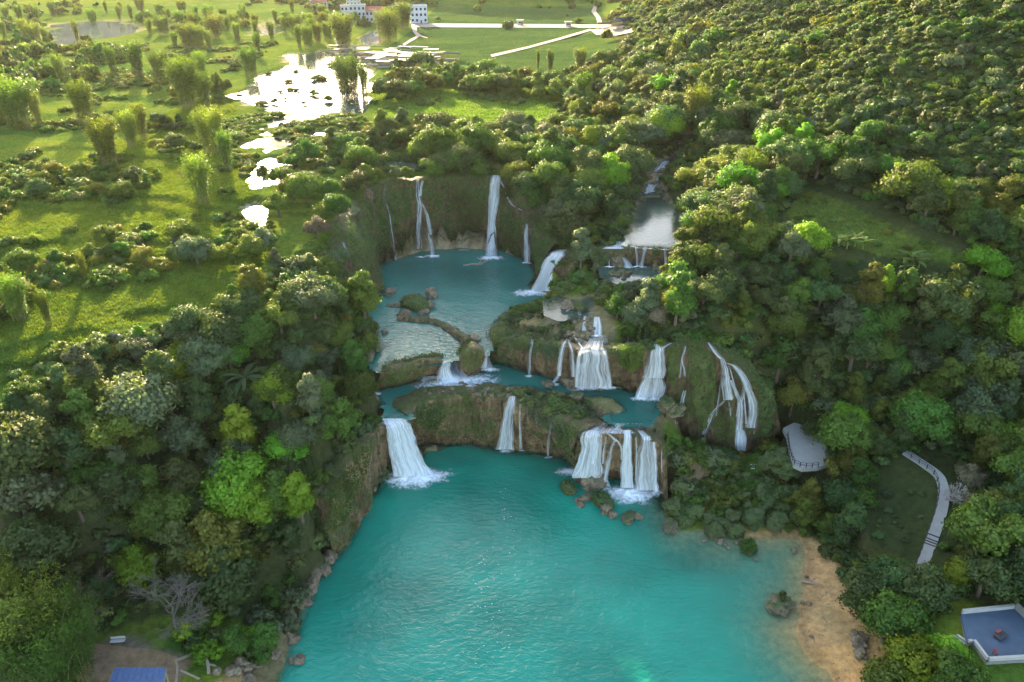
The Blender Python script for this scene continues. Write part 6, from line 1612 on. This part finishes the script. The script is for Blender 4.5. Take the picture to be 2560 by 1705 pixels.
# ---- viewing platform with railing
Zp = 7.4
pp = [U(a, b_, Zp) for a, b_ in ((1958,1070),(1968,1090),(1973,1130),(1984,1160),(2005,1170),(2045,1168),(2085,1155),(2060,1105),(2020,1066),(1985,1056))]
c0 = np.mean(pp, 0)
root = empty('viewing_platform', (c0[0], c0[1], Zp - 2), 0, 'pale concrete viewing platform facing the right-hand falls', 'platform')
org = (c0[0], c0[1], Zp - 2)
slab('deck', pp, Zp - .9, Zp, M_CONC, root, org)
def railing(pts, z, label, h=1.05, gap=1.1, group=None):
    P = np.array([(p_[0], p_[1], (p_[2] if len(p_) > 2 else z)) for p_ in pts]); seg = np.linalg.norm(np.diff(P, axis=0), axis=1); tot = seg.sum(); n = max(2, int(tot / gap))
    cum = np.concatenate([[0], np.cumsum(seg)]); Q = np.array([[np.interp(t_, cum, P[:, k]) for k in range(3)] for t_ in np.linspace(0, tot, n + 1)])
    o0 = Q[0]; root = empty('railing', o0, 0, label, 'railing', group)
    for q_ in Q: box('post', Vector(q_ - o0) + Vector((0, 0, h / 2)), (.12, .12, h), M_DARKM, root)
    for a, b_ in zip(Q[:-1], Q[1:]):
        for hh_ in (.55, 1.0): beam('rail', a + np.array([0, 0, hh_ * h]), b_ + np.array([0, 0, hh_ * h]), .07, .07, M_DARKM, root, o0)
    return root
railing(pp[1:6], Zp, 'dark metal railing round the viewing platform')
# ---- paved path on the right with steps and railing
PATH = [(2262,1135),(2305,1160),(2336,1182),(2350,1205),(2357,1240),(2352,1280),(2340,1320),(2326,1360),(2312,1400),(2296,1440),(2285,1470)]
def ribbon_path(name, px, width, mat, z_off=.08, thick=.5, rz=None, kerb=None):
    P = np.array([list(ground(a, b_)) for a, b_ in px]); Q = resample(P, len(P) * 6)
    if rz is not None: Q[:, 2] = rz
    else:
        for _ in range(6): Q[1:-1, 2] = (Q[:-2, 2] + Q[1:-1, 2] * 2 + Q[2:, 2]) / 4
    T = np.gradient(Q[:, :2], axis=0); T /= np.maximum(np.linalg.norm(T, axis=1, keepdims=True), 1e-6); Nn = np.stack([-T[:, 1], T[:, 0]], 1)
    Lh = Q[:, :2] + Nn * width / 2; Rh = Q[:, :2] - Nn * width / 2
    V = []
    for i in range(len(Q)):
        zt = Q[i, 2] + z_off
        V += [(*Lh[i], zt - thick), (*Lh[i], zt), (*Rh[i], zt), (*Rh[i], zt - thick)]
    Fc = []
    for i in range(len(Q) - 1):
        for k in range(3): Fc.append((i * 4 + k, (i + 1) * 4 + k, (i + 1) * 4 + k + 1, i * 4 + k + 1))
    o = mesh_obj(name, V, Fc, mat); tag(o, kind='structure')
    return o, Q, Lh, Rh
o, Q, Lh, Rh = ribbon_path('paved_path', PATH, 1.75, M_CONC, .3, 1.6)
for i in range(4):
    k = int(len(Q) * (.66 + .022 * i)); a = np.array([*Lh[k], Q[k, 2] + .32]); b_ = np.array([*Rh[k], Q[k, 2] + .32])
    st = beam('step', a, b_, .22, .1, M_DARKM); st.parent = o
railing([(*Rh[k], Q[k, 2] + .3) if Rh[k][0] < Lh[k][0] else (*Lh[k], Q[k, 2] + .3) for k in range(0, len(Q), 3)], 0, 'dark metal railing along the paved path', 1.0, 1.6)
#o2, *_ = ribbon_path('paved_path', [(1968,1072),(1985,1058),(2010,1052),(2040,1060)], 2.0, M_CONC, .4, 1.4)
# ---- roof terrace, lower right
Zr = 7.6
rp = [U(a, b_, Zr) for a, b_ in ((2402,1534),(2536,1520),(2640,1622),(2640,1642),(2468,1652),(2432,1604),(2418,1606))]
c0 = np.mean(rp, 0); org = (c0[0], c0[1], 4.5)
root = empty('roof_terrace', org, 0, 'flat-roofed building with blue-grey paved roof terrace and low white parapet', 'building')
slab('wall', [tuple(np.array(p_) * .995 + np.array(c0) * .005) for p_ in rp], 3.0, Zr - .25, M_STONEW, root, org)
slab('roof_deck', rp, Zr - .25, Zr, M_SLATE, root, org)
for i in range(len(rp)):
    if i in (2, 6): continue
    a, b_ = np.array(rp[i]), np.array(rp[(i + 1) % len(rp)])
    h_ = .6 if i in (0,) else 1.2 if i == 1 else .5 if i != 5 else .3
    mt = M_STONEW if i == 1 else M_WHITE
    d_ = (b_ - a) / np.linalg.norm(b_ - a)
    pr = beam('parapet', (*(a + d_ * .16), Zr + h_ / 2 + .003), (*(b_ - d_ * .16), Zr + h_ / 2 + .003), .28, h_, mt, root, org)
    if i != 1: beam('coping', (*(a + d_ * .14), Zr + h_ + .05), (*(b_ - d_ * .14), Zr + h_ + .05), .40, .09, M_CONC, root, org)
e1, e2 = np.array(rp[6]), np.array(rp[5])
for k in range(6):
    off_ = np.array([-0.42 * (k + 1), 0.05 * (k + 1)])
    slab('step', [tuple(e1 + off_ + np.array([-.2, 1.6])), tuple(e1 + off_ + np.array([.2, 1.6])), tuple(e2 + off_ + np.array([.2, 0])), tuple(e2 + off_ + np.array([-.2, 0]))], Zr - .30 * (k + 1) - .5, Zr - .28 * (k + 1), M_CONC, root, org)
x, y = U(2500, 1592, Zr)
t_ = empty('low_table', (x, y, Zr), .5, 'low dark table on the roof terrace', 'table'); box('table_top', (0, 0, .38), (1.9, 1.1, .12), M_DARKM, t_, 0, .02)
for sx_ in (-.8, .8):
    for sy_ in (-.42, .42): box('leg', (sx_, sy_, .16), (.1, .1, .32), M_DARKM, t_)
t_ = empty('stool', (x - .1, y + .5, Zr), .5, 'red-brown bench seat beside the low table', 'seat'); box('seat', (0, 0, .60), (.9, .4, .1), M_RED, t_, 0, .02); box('leg', (-.35, 0, .28), (.1, .36, .55), M_RED, t_); box('leg', (.35, 0, .28), (.1, .36, .55), M_RED, t_)
x, y = U(2487, 1636, Zr)
t_ = empty('chair', (x, y, Zr), .3, 'dark red chair in the corner of the roof terrace', 'chair'); box('seat', (0, 0, .45), (.5, .5, .07), M_RED, t_); box('backrest', (0, .23, .75), (.5, .06, .5), M_RED, t_)
for sx_ in (-.2, .2):
    for sy_ in (-.2, .2): box('leg', (sx_, sy_, .21), (.06, .06, .42), M_RED, t_)
# walkway below the terrace
wp = [U(a, b_, 3.4) for a, b_ in ((2252,1628),(2270,1583),(2328,1566),(2302,1625))]
tag(slab('ramp', wp, 2.2, 3.4, M_SLATE), 'blue-grey paved ramp leading from the beach trees to the terrace', 'ramp')
railing([U(a, b_, 3.4) for a, b_ in ((2300,1626),(2330,1600),(2380,1590))], 3.4, 'dark railing above the paved ramp', 1.0, 1.2)
# ---- blue-roofed shelter, lower left
Zs = 8.6
sp4 = [U(a, b_, Zs) for a, b_ in ((286,1668),(415,1668),(404,1735),(262,1735))]
c0 = np.mean(sp4, 0); gz = float(hz(c0[0], c0[1])); org = (c0[0], c0[1], gz)
root = empty('shelter', org, 0, 'open shelter with weathered flat blue roof in the dirt yard', 'shelter')
n_ = 9
a0, a1, b1, b0 = [np.array(p_) for p_ in sp4]
for k in range(n_):      # roofing sheets laid side by side
    f0, f1 = k / n_ + .004, (k + 1) / n_ - .004
    slab('roof_sheet', [tuple(a0 + (a1 - a0) * f0), tuple(a0 + (a1 - a0) * f1), tuple(b0 + (b1 - b0) * f1), tuple(b0 + (b1 - b0) * f0)], Zs - .06 + .012 * (k % 2), Zs + .02 * (k % 2), M_BLUE, root, org)
for p_ in sp4: q_ = np.array(p_) * .94 + np.array(c0) * .06; box('post', (q_[0] - org[0], q_[1] - org[1], (Zs - .3 - gz) / 2), (.18, .18, Zs - .3 - gz + .6), M_WOOD, root)
for i in range(4): beam('beam', (*sp4[i], Zs - .2), (*sp4[(i + 1) % 4], Zs - .2), .14, .2, M_WOOD, root, org)
g = ground(297, 1610); t_ = empty('bench', g, .1, 'white bench under the trees at the edge of the dirt yard', 'bench')
box('seat', (0, 0, .5), (2.0, .55, .1), M_WHITE, t_, 0, .02); box('backrest', (0, .3, .85), (2.0, .08, .4), M_WHITE, t_)
for sx_ in (-.8, .8): box('leg', (sx_, 0, .23), (.12, .45, .46), M_DARKM, t_)
g = ground(537, 1622); t_ = empty('picnic_parasol', g, 0, 'small folded blue parasol on the grass by the footpath', 'parasol'); box('pole', (0, 0, .7), (.07, .07, 1.4), M_WHITE, t_); box('folded_canopy', (0, 0, 1.2), (.3, .3, 1.1), M_BLUE, t_, 0, .08); box('base', (0, 0, .08), (.5, .5, .16), M_WHITE, t_, 0, .03)
for px in ([(440,1655),(470,1640),(500,1622),(525,1605),(540,1588),(556,1586)], [(508,1620),(512,1640),(520,1662),(523,1690)], [(520,1664),(540,1672),(552,1690)], [(440,1655),(445,1680),(440,1720)], [(452,1680),(475,1688),(500,1700)]):
    ribbon_path('footpath', px, .42 if len(px) > 3 else .3, M_SAND, .05, .3)
# small shrub on the beach islet and on the lone mossy rock
x, y = U(1948, 1512, 0); shrub((x, y, 1.5), 2, 'dark', .75, 0, 'dark shrub growing on the rocky islet off the beach', None)
x, y = U(1870, 1374, 0); shrub((x, y, .7), 3, 'mid', .75, 0, 'dense green shrub covering the lone islet rock in the shallows', None)
x, y = U(1500, 1258, 0); shrub((x, y, 1.3), 0, 'dark', .85, 0, 'dark green shrub on the boulder before the lower cascade', None)
# ------------------------------------------------------------------ bare tree, palm, banana plants
def bare_tree(g, H, seed, label, mat):
    rng = np.random.default_rng(seed); segs = []
    def grow(p_, d_, l_, r_, lev):
        d_ = d_ / np.linalg.norm(d_); mid = p_ + d_ * l_ * .5 + rng.normal(size=3) * l_ * .05; e = p_ + d_ * l_ + np.array([0, 0, .04 * l_])
        segs.append(([tuple(p_), tuple(mid), tuple(e)], [r_, r_ * .8, r_ * .6], lev))
        if lev < 4:
            for k in range(4 if lev else 7):
                nd = d_ + rng.normal(size=3) * np.array([.75, .75, .35]); nd[2] = max(nd[2], .02 if lev > 1 else .25)
                st = p_ + (e - p_) * rng.uniform(.55, 1.0); grow(st, nd, l_ * rng.uniform(.55, .8), r_ * .55, lev + 1)
    grow(np.array([0, 0, -.5]), np.array([.05, 0, 1.0]), H * .34, H * .013, 0)
    root = empty('bare_tree', g, 0, label, 'tree')
    for nm, sel in (('trunk', lambda l_: l_ == 0), ('branches', lambda l_: l_ > 0)):
        V, Fc, o_ = [], [], 0
        for pts, rad, lev in segs:
            if not sel(lev): continue
            P = np.array(pts); T_ = P[-1] - P[0]; s_ = np.cross(T_, [.3, .5, 1.0]); s_ /= np.linalg.norm(s_); u_ = np.cross(T_, s_); u_ /= np.linalg.norm(u_); ns = 4
            for p_, r_ in zip(P, rad):
                for k in range(ns): V.append(p_ + max(r_, .025) * (s_ * math.cos(k * 1.571) + u_ * math.sin(k * 1.571)))
            for a in range(2):
                for k in range(ns): Fc.append((o_ + a * ns + k, o_ + a * ns + (k + 1) % ns, o_ + (a + 1) * ns + (k + 1) % ns, o_ + (a + 1) * ns + k))
            o_ += 3 * ns
        mesh_obj(nm, np.array(V), Fc, mat, root)
bare_tree(ground(448, 1585) , 15, 5, 'large bare pale-branched dead tree above the footpath', simple_mat('grey_bark', (0.12, 0.10, 0.085), .9, .3, 2.5))
bare_tree(ground(222, 1560), 10, 9, 'thin bare reddish tree beside the feathery bamboo', M_BARK)
bare_tree(ground(2378, 1270), 6, 14, 'small leafless twiggy tree beside the paved path', M_PALEBARK)
def big_leaf(Ln, W, bend, seed, n=9):
    rng = np.random.default_rng(seed); V, Fc = [], []
    for i in range(n):
        t_ = i / (n - 1); x = Ln * t_ * math.cos(bend * t_ * .9 - .9); z = Ln * (math.sin(.95) * t_ - bend * .62 * t_ * t_)
        w = W * math.sin(math.pi * min(1, .06 + t_ * .94)) ** .6 * .5
        V += [(x, -w, z - w * .25), (x, 0, z), (x, w, z - w * .25)]
    for i in range(n - 1):
        for k in (0, 1): Fc.append((i * 3 + k, (i + 1) * 3 + k, (i + 1) * 3 + k + 1, i * 3 + k + 1))
    me = bpy.data.meshes.new('leaf'); me.from_pydata(V, [], Fc); me.shade_smooth(); me.materials.append(LEAF['banana'])
    a = me.attributes.new('leafv', 'FLOAT', 'POINT'); a.data.foreach_set('value', np.full(len(V), rng.uniform(.2, .9), np.float32))
    return me
BLEAF = [big_leaf(rl, rw, bd, i) for i, (rl, rw, bd) in enumerate(((3.0, .8, 1.0), (2.6, .75, .8), (3.3, .85, 1.15), (2.2, .6, .6)))]
STEM = trunk_mesh('pseudostem', 1.9, .17, 77, .1, 0, 1, simple_mat('banana_stem', (0.16, 0.19, 0.06), .7, .3, 2))
def banana(g, s, seed, label, group):
    rng = np.random.default_rng(seed); root = empty('banana_plant', g, rng.random() * 6, label, 'banana plant', group); root.scale = (s, s, s)
    o = bpy.data.objects.new('pseudostem', STEM); COL.objects.link(o); o.parent = root
    for k in range(9):
        l_ = bpy.data.objects.new('leaf', BLEAF[k % 4]); COL.objects.link(l_); l_.parent = root; l_.location = (0, 0, 1.75)
        l_.rotation_euler = (rng.normal() * .12, rng.uniform(-.5, .25), k * 2.4 + rng.normal() * .2)
for k, (a, b_, s, w) in enumerate([(2270,650,1.0,'f'),(2285,662,1.1,'f'),(2300,655,.9,'f'),(2262,668,.8,'f'),(2100,600,.8,'g'),(2120,606,.9,'g'),(2140,602,.8,'g'),(2160,608,.8,'g'),(2480,850,1.1,'r'),(2455,835,1.0,'r'),(2500,870,1.0,'r'),(2400,840,.9,'r'),(2520,800,1.0,'r'),(2440,870,.9,'r'),
        (2500,1330,1.0,'p'),(2540,1300,.9,'p'),(2520,1400,1.1,'p'),(2470,1330,.8,'p'),(2550,1350,1.0,'p'),(2510,1430,1.15,'p'),(2470,1450,.9,'p'),(2545,1450,1.0,'p'),(2520,1480,.9,'p'),(2440,1290,.8,'p'),(2490,1260,.9,'p'),(2550,1230,.9,'p')]):
    banana(raised(a, b_, 1.5), s * 1.1, k, {'f': 'banana plant in the sunlit clump at the edge of the terrace field', 'g': 'banana plant in the shaded row above the right-hand woods', 'r': 'banana plant among the trees on the upper right slope', 'p': 'banana plant in the thicket right of the paved path'}[w], 'banana plants ' + w)
g = raised(613, 950, 7)
root = empty('palm', g, 0, 'dark fishtail palm with drooping fronds on the left slope', 'palm')
o = bpy.data.objects.new('trunk', trunk_mesh('trunk', 7.5, .2, 88, .2, 0, 1)); COL.objects.link(o); o.parent = root
fl = big_leaf(4.6, .8, 1.15, 3, 11); fl.materials.clear(); fl.materials.append(LEAF['dark'])
for k in range(15):
    l_ = bpy.data.objects.new('frond', fl); COL.objects.link(l_); l_.parent = root; l_.location = (0, 0, 7.3); l_.rotation_euler = (0, RNG.uniform(-.3, .45), k * .419 + RNG.normal() * .1)
# ------------------------------------------------------------------ village, roads and market in the far valley
def flat_poly(name, px, mat, zo=.25, sub=0):
    P = [ground(a, b_) for a, b_ in px]; zc = max(p_.z for p_ in P) + zo
    o = mesh_obj(name, [(p_.x, p_.y, p_.z + zo) for p_ in P], [list(range(len(P)))], mat); tag(o, kind='structure'); return o
def far_strip(name, top, botm, mat, zo=.3):
    A = [ground(*p_) for p_ in top]; B_ = [ground(*p_) for p_ in botm]; n = len(A)
    V = [(p_.x, p_.y, p_.z + zo) for p_ in A] + [(p_.x, p_.y, p_.z + zo) for p_ in B_]
    return tag(mesh_obj(name, V, [(i + 1, i, n + i, n + i + 1) for i in range(n - 1)], mat), kind='structure')
far_strip('road', [(x_, 60 + (x_ - 1040) * .005) for x_ in range(1030, 1571, 30)], [(x_, 69 + (x_ - 1040) * .004) for x_ in range(1030, 1571, 30)], M_ROAD, .35)
far_strip('dirt_track', [(1484,16),(1478,30),(1490,44),(1494,60)], [(1492,16),(1490,30),(1501,44),(1506,60)], M_ROAD, .3)
far_strip('dirt_track', [(1475,73),(1400,95),(1320,117),(1226,138)], [(1480,77),(1402,100),(1322,122),(1230,144)], M_ROAD, .3)
far_strip('dirt_track', [(1028,62),(1032,80),(1040,90),(1068,94)], [(1042,62),(1042,80),(1050,87),(1070,97)], M_ROAD, .3)
far_strip('dirt_track', [(1042,90),(1022,102),(1006,112)], [(1050,92),(1028,105),(1010,116)], M_ROAD, .3)
flat_poly('dirt_lot', [(1475,76),(1560,62),(1590,80),(1540,90),(1490,88)], M_SAND, .3)
def house(px, py, w, d, h, label, roof='flat', wallm=None, storeys=3, rz=0.0, cols=4):
    g = ground(px, py); root = empty('house', g, rz, label, 'house')
    wm = wallm or M_WHITE
    box('wall', (0, 0, h / 2 - .5), (w, d, h + 1), wm, root)
    if roof == 'flat':
        rf = box('roof', (0, 0, h + .12), (w + .5, d + .5, .24), M_CONC, root)
        for s_, c_, e_ in (((0, -d / 2 - .1, .42), (w + .4, .2, .6), 0), ((0, d / 2 + .1, .42), (w + .4, .2, .6), 0), ((-w / 2 - .1, 0, .42), (.2, d - .1, .6), 0), ((w / 2 + .1, 0, .42), (.2, d - .1, .6), 0)): box('parapet', s_, c_, wm, rf)
    else:
        hw, hd, rh = w / 2 + .5, d / 2 + .6, w * .14 + 1.4
        mesh_obj('roof', [(-hw, -hd, h), (hw, -hd, h), (hw, hd, h), (-hw, hd, h), (-hw, 0, h + rh), (hw, 0, h + rh)], [(0, 1, 5, 4), (2, 3, 4, 5), (1, 2, 5), (3, 0, 4), (3, 2, 1, 0)], M_TILE, root)
    sh_ = h / storeys
    for s_ in range(storeys):
        for c_ in range(cols):
            if s_ == 0 and c_ == cols // 2: 
                box('door', ((c_ + .5) / cols * w - w / 2, -d / 2 - .04, 1.15), (1.3, .12, 2.3), M_RED, root); continue
            wn_ = box('window', ((c_ + .5) / cols * w - w / 2, -d / 2 - .03, sh_ * (s_ + .55)), (w / cols * .5, .10, sh_ * .45), M_WIN, root)
            box('sill', (0, -.1, -sh_ * .245), (w / cols * .6, .18, .12), M_CONC, wn_)
        for c_ in range(2): box('window', (-w / 2 - .03, (c_ + .5) / 2 * d - d / 2, sh_ * (s_ + .55)), (.10, 1.3, sh_ * .45), M_WIN, root); box('window', (w / 2 + .03, (c_ + .5) / 2 * d - d / 2, sh_ * (s_ + .55)), (.10, 1.3, sh_ * .45), M_WIN, root)
    return root
house(896, 55, 12, 9, 11.5, 'white three-storey flat-roofed house behind the bamboo', 'flat', None, 3, .15)
house(868, 42, 9, 8, 8, 'lower white house attached left of the three-storey one', 'flat', None, 2, .15, 3)
house(886, 24, 12, 9, 10, 'white house rising behind the three-storey one', 'flat', None, 3, .1)
house(938, 55, 12, 8, 8, 'white house with faded red tiled roof beside the bamboo', 'gable', None, 2, -.1)
house(1047, 57, 12.5, 9, 11.5, 'grey-white block house standing alone at the end of the dirt road', 'flat', simple_mat('grey_render', (0.50, 0.53, 0.57), .85, .2, .5), 3, .2)
house(802, 24, 13, 9, 6.5, 'long white house with red roof among hazy bamboo', 'gable', None, 2, .05, 5)
house(790, 18, 9, 8, 9, 'white block house behind the long red-roofed one', 'flat', None, 3, .0, 3)
# vehicles on the dirt road
M_CAR = simple_mat('white_car_paint', (0.7, 0.7, 0.72), .3, .05, 1); M_TYRE = simple_mat('tyre', (0.02, 0.02, 0.02), .9, .2, 3); M_GREENP = simple_mat('grey_green_paint', (0.25, 0.30, 0.30), .4, .1, 1)
def wheel(x_, y_, r_, parent):
    bm = bmesh.new(); bmesh.ops.create_cone(bm, cap_ends=True, segments=14, radius1=r_, radius2=r_, depth=.3)
    bmesh.ops.rotate(bm, matrix=Matrix.Rotation(math.pi / 2, 3, 'X'), verts=bm.verts); me = bpy.data.meshes.new('wheel'); bm.to_mesh(me); bm.free(); me.materials.append(M_TYRE)
    o = bpy.data.objects.new('wheel', me); COL.objects.link(o); o.parent = parent; o.location = (x_, y_, r_)
def hull(name, prof, w, mat, parent):
    n = len(prof); V = [(x_, -w / 2, z_) for x_, z_ in prof] + [(x_, w / 2, z_) for x_, z_ in prof]
    return mesh_obj(name, V, [list(range(n)), list(range(2 * n - 1, n - 1, -1))] + [(i, n + i, n + (i + 1) % n, (i + 1) % n) for i in range(n)], mat, parent)
g = ground(1272, 66) + Vector((0, 0, .36)); t_ = empty('truck', g, .05, 'small grey truck driving on the wide dirt road', 'truck')
hull('cab', [(1.0,.5),(3.0,.5),(3.0,1.4),(2.6,2.4),(1.0,2.4)], 2.0, M_CAR, t_); hull('cargo_box', [(-3.2,.7),(.9,.7),(.9,2.9),(-3.2,2.9)], 2.2, M_GREENP, t_); box('windscreen', (2.86, 0, 1.9), (.06, 1.7, .7), M_WIN, t_)
for a in (-2.2, 2.0):
    for b_ in (-.9, .9): wheel(a, b_, .5, t_)
g = ground(1038, 60) + Vector((0, 0, .36)); t_ = empty('car', g, .1, 'white car parked before the block house', 'car')
hull('body', [(-2.2,.35),(2.2,.35),(2.2,.85),(1.2,1.0),(.6,1.5),(-1.2,1.5),(-1.9,1.0),(-2.2,.9)], 1.7, M_CAR, t_); box('side_window', (-.2, -.86, 1.2), (1.7, .04, .36), M_WIN, t_); box('windscreen', (.92, 0, 1.22), (.3, 1.4, .38), M_WIN, t_)
for a in (-1.4, 1.4):
    for b_ in (-.75, .75): wheel(a, b_, .33, t_)
for a, b_, lab in ((1300, 63, 'white roadside booth with flat roof beside the truck'), (1420, 67, 'white gate booth near the track junction')):
    g = ground(a, b_); t_ = empty('roadside_booth', g, 0, lab, 'booth'); box('wall', (0, 0, 1.6), (4.0, 3, 3.4), M_WHITE, t_); box('roof', (0, 0, 3.45), (5.4, 4.4, .25), M_CONC, t_); box('window', (0, -1.53, 1.9), (2.2, .08, 1.1), M_WIN, t_); box('door', (1.4, -1.53, 1.1), (.9, .1, 2.1), M_RED, t_)
# market stalls by the river
TARP = {'tan': (0.50, 0.38, 0.27), 'pale grey': (0.48, 0.49, 0.52), 'white': (0.72, 0.72, 0.72), 'rusty orange': (0.45, 0.20, 0.12), 'blue': (0.06, 0.14, 0.42), 'dark blue': (0.03, 0.05, 0.17), 'mauve': (0.28, 0.22, 0.32), 'brown': (0.22, 0.15, 0.11)}
TM = {k: simple_mat(k.replace(' ', '_') + '_sheet', [c_ * .6 for c_ in v], .75, .2, .8) for k, v in TARP.items()}
def stall(g, w, d, h, tilt, colr, rz, label, group):
    root = empty('market_stall', g, rz, label, 'stall', group)
    r_ = box('roof', (0, 0, h), (w, d, .10), TM[colr], root); r_.rotation_euler = (tilt, random.uniform(-.06, .06), 0)
    for sx_ in (-.45, .45):
        for sy_ in (-.42, .42): box('post', (w * sx_, d * sy_, (h - .2) / 2), (.14, .14, h - .1 + sy_ * d * math.tan(tilt) * .9), M_WOOD, root)
    box('counter', (0, -d * .3, .5), (w * .8, .6, .9), M_WOOD, root)
    return root
cols_ = ['tan', 'tan', 'pale grey', 'tan', 'mauve', 'blue', 'rusty orange', 'brown', 'white', 'dark blue', 'pale grey']
k = 0
for row, (yy, xa, xb) in enumerate(((127, 835, 905), (133, 838, 1060), (139, 860, 1085), (145, 880, 1120), (151, 890, 1128), (157, 915, 1095), (163, 935, 1060), (169, 960, 1040))):
    xx = xa
    while xx < xb:
        c_ = cols_[(k * 7 + row * 3) % len(cols_)]; w_ = random.uniform(5.5, 10.5)
        stall(ground(xx, yy + random.uniform(-1.5, 1.5)), w_, random.uniform(4, 6), random.uniform(2.7, 3.6), random.uniform(-.16, .02), c_, random.uniform(-.3, .25), '%s sheet-roofed stall in the riverside market' % c_, 'market stalls with %s roofs' % c_)
        xx += w_ * 4.2 + random.uniform(-4, 8); k += 1
for a, b_, c_, lab in ((1130, 150, 'white', 'lone white stall at the wood edge beyond the market'), (1552, 66, 'blue', 'long blue-sheeted shed at the end of the dirt road'), (1565, 60, 'blue', 'second blue-sheeted shed uphill of the long one'), (1545, 76, 'tan', 'tan-sheeted shed below the blue sheds'), (1510, 72, 'brown', 'dark brown shed beside the dirt lot')):
    stall(ground(a, b_), 16 if c_ == 'blue' else 9, 6, 3.4, -.25, c_, .3 if c_ == 'blue' else 0, lab, None)

# ------------------------------------------------------------------ foam flecks drifting on the lower pool
FV, FF = [], []
for k in range(90):
    t_ = RNG.random(); a = 1262 - 60 * t_ + RNG.normal() * (12 + 26 * t_) + 20 * math.sin(t_ * 9); b_ = 1215 + 460 * t_
    x, y = U(a, b_, .02); r_ = RNG.uniform(.04, .11); o_ = len(FV); ns = 7
    for j in range(ns): FV.append((x + r_ * (1 + .4 * RNG.normal()) * math.cos(j * 6.283 / ns), y + r_ * .7 * math.sin(j * 6.283 / ns), .03))
    FF.append(list(range(o_, o_ + ns)))
o = mesh_obj('foam_flecks', FV, FF, simple_mat('foam_fleck', (.8, .85, .87), .7, .05, 1))
tag(o, 'thin trail of foam flecks drifting on the turquoise pool', 'foam', None, 'stuff')

# pebbles and litter on the sand
PV, PF = [], []
bp = PL([(2001,1346),(2050,1370),(2085,1410),(2130,1490),(2200,1545),(2225,1620),(2165,1660),(2180,1720),(2100,1720),(2020,1640),(1995,1560),(2010,1470)], .5)
lo, hi = bp.min(0), bp.max(0); n_ = 0
while n_ < 380:
    q_ = RNG.uniform(lo, hi)
    if not inside(q_[None], bp)[0]: continue
    n_ += 1; z = float(hz(q_[0], q_[1])); r_ = RNG.lognormal(-2.75, .45); o_ = len(PV); a = RNG.random() * 6
    if n_ % 3 == 0:     # a twig or leaf
        d_ = np.array([math.cos(a), math.sin(a)]) * r_ * 4; e_ = np.array([-d_[1], d_[0]]) * .16
        for s1, s2 in ((-1, -1), (1, -1), (1, 1), (-1, 1)): PV.append((q_[0] + s1 * d_[0] + s2 * e_[0], q_[1] + s1 * d_[1] + s2 * e_[1], z + .05))
        PF.append((o_, o_ + 1, o_ + 2, o_ + 3))
    else:
        for k in range(5): PV.append((q_[0] + r_ * math.cos(a + k * 1.257), q_[1] + r_ * math.sin(a + k * 1.257) * .8, z))
        PV.append((q_[0], q_[1], z + r_ * .7)); PF += [(o_ + k, o_ + (k + 1) % 5, o_ + 5) for k in range(5)]
tag(mesh_obj('beach_pebbles', PV, PF, simple_mat('pebble', (.24, .18, .11), .9, .6, 1.5)), 'scattered pebbles and leaf litter on the sandy beach', 'pebbles', None, 'stuff')
# ------------------------------------------------------------------ hazy evening air
m_haze, nt, out = new_mat('evening_haze')
pv = N(nt, 'ShaderNodeVolumePrincipled')
pv.inputs['Color'].default_value = (1.0, 0.97, 0.92, 1)
pv.inputs['Density'].default_value = 0.00002
pv.inputs['Anisotropy'].default_value = 0.5
L(nt, pv.outputs[0], out.inputs['Volume'])
x0, x1, y0, y1, z0, z1 = -1900, 1600, -60, 2700, -8, float(HZ.max()) + 5
v = [(x, y, z) for z in (z0, z1) for y in (y0, y1) for x in (x0, x1)]
hz_o = mesh_obj('haze', v, [(2, 3, 1, 0), (5, 7, 6, 4), (1, 5, 4, 0), (6, 7, 3, 2), (4, 6, 2, 0), (3, 7, 5, 1)], m_haze)
tag(hz_o, 'thin golden haze hanging over the whole valley', 'haze', None, 'stuff')
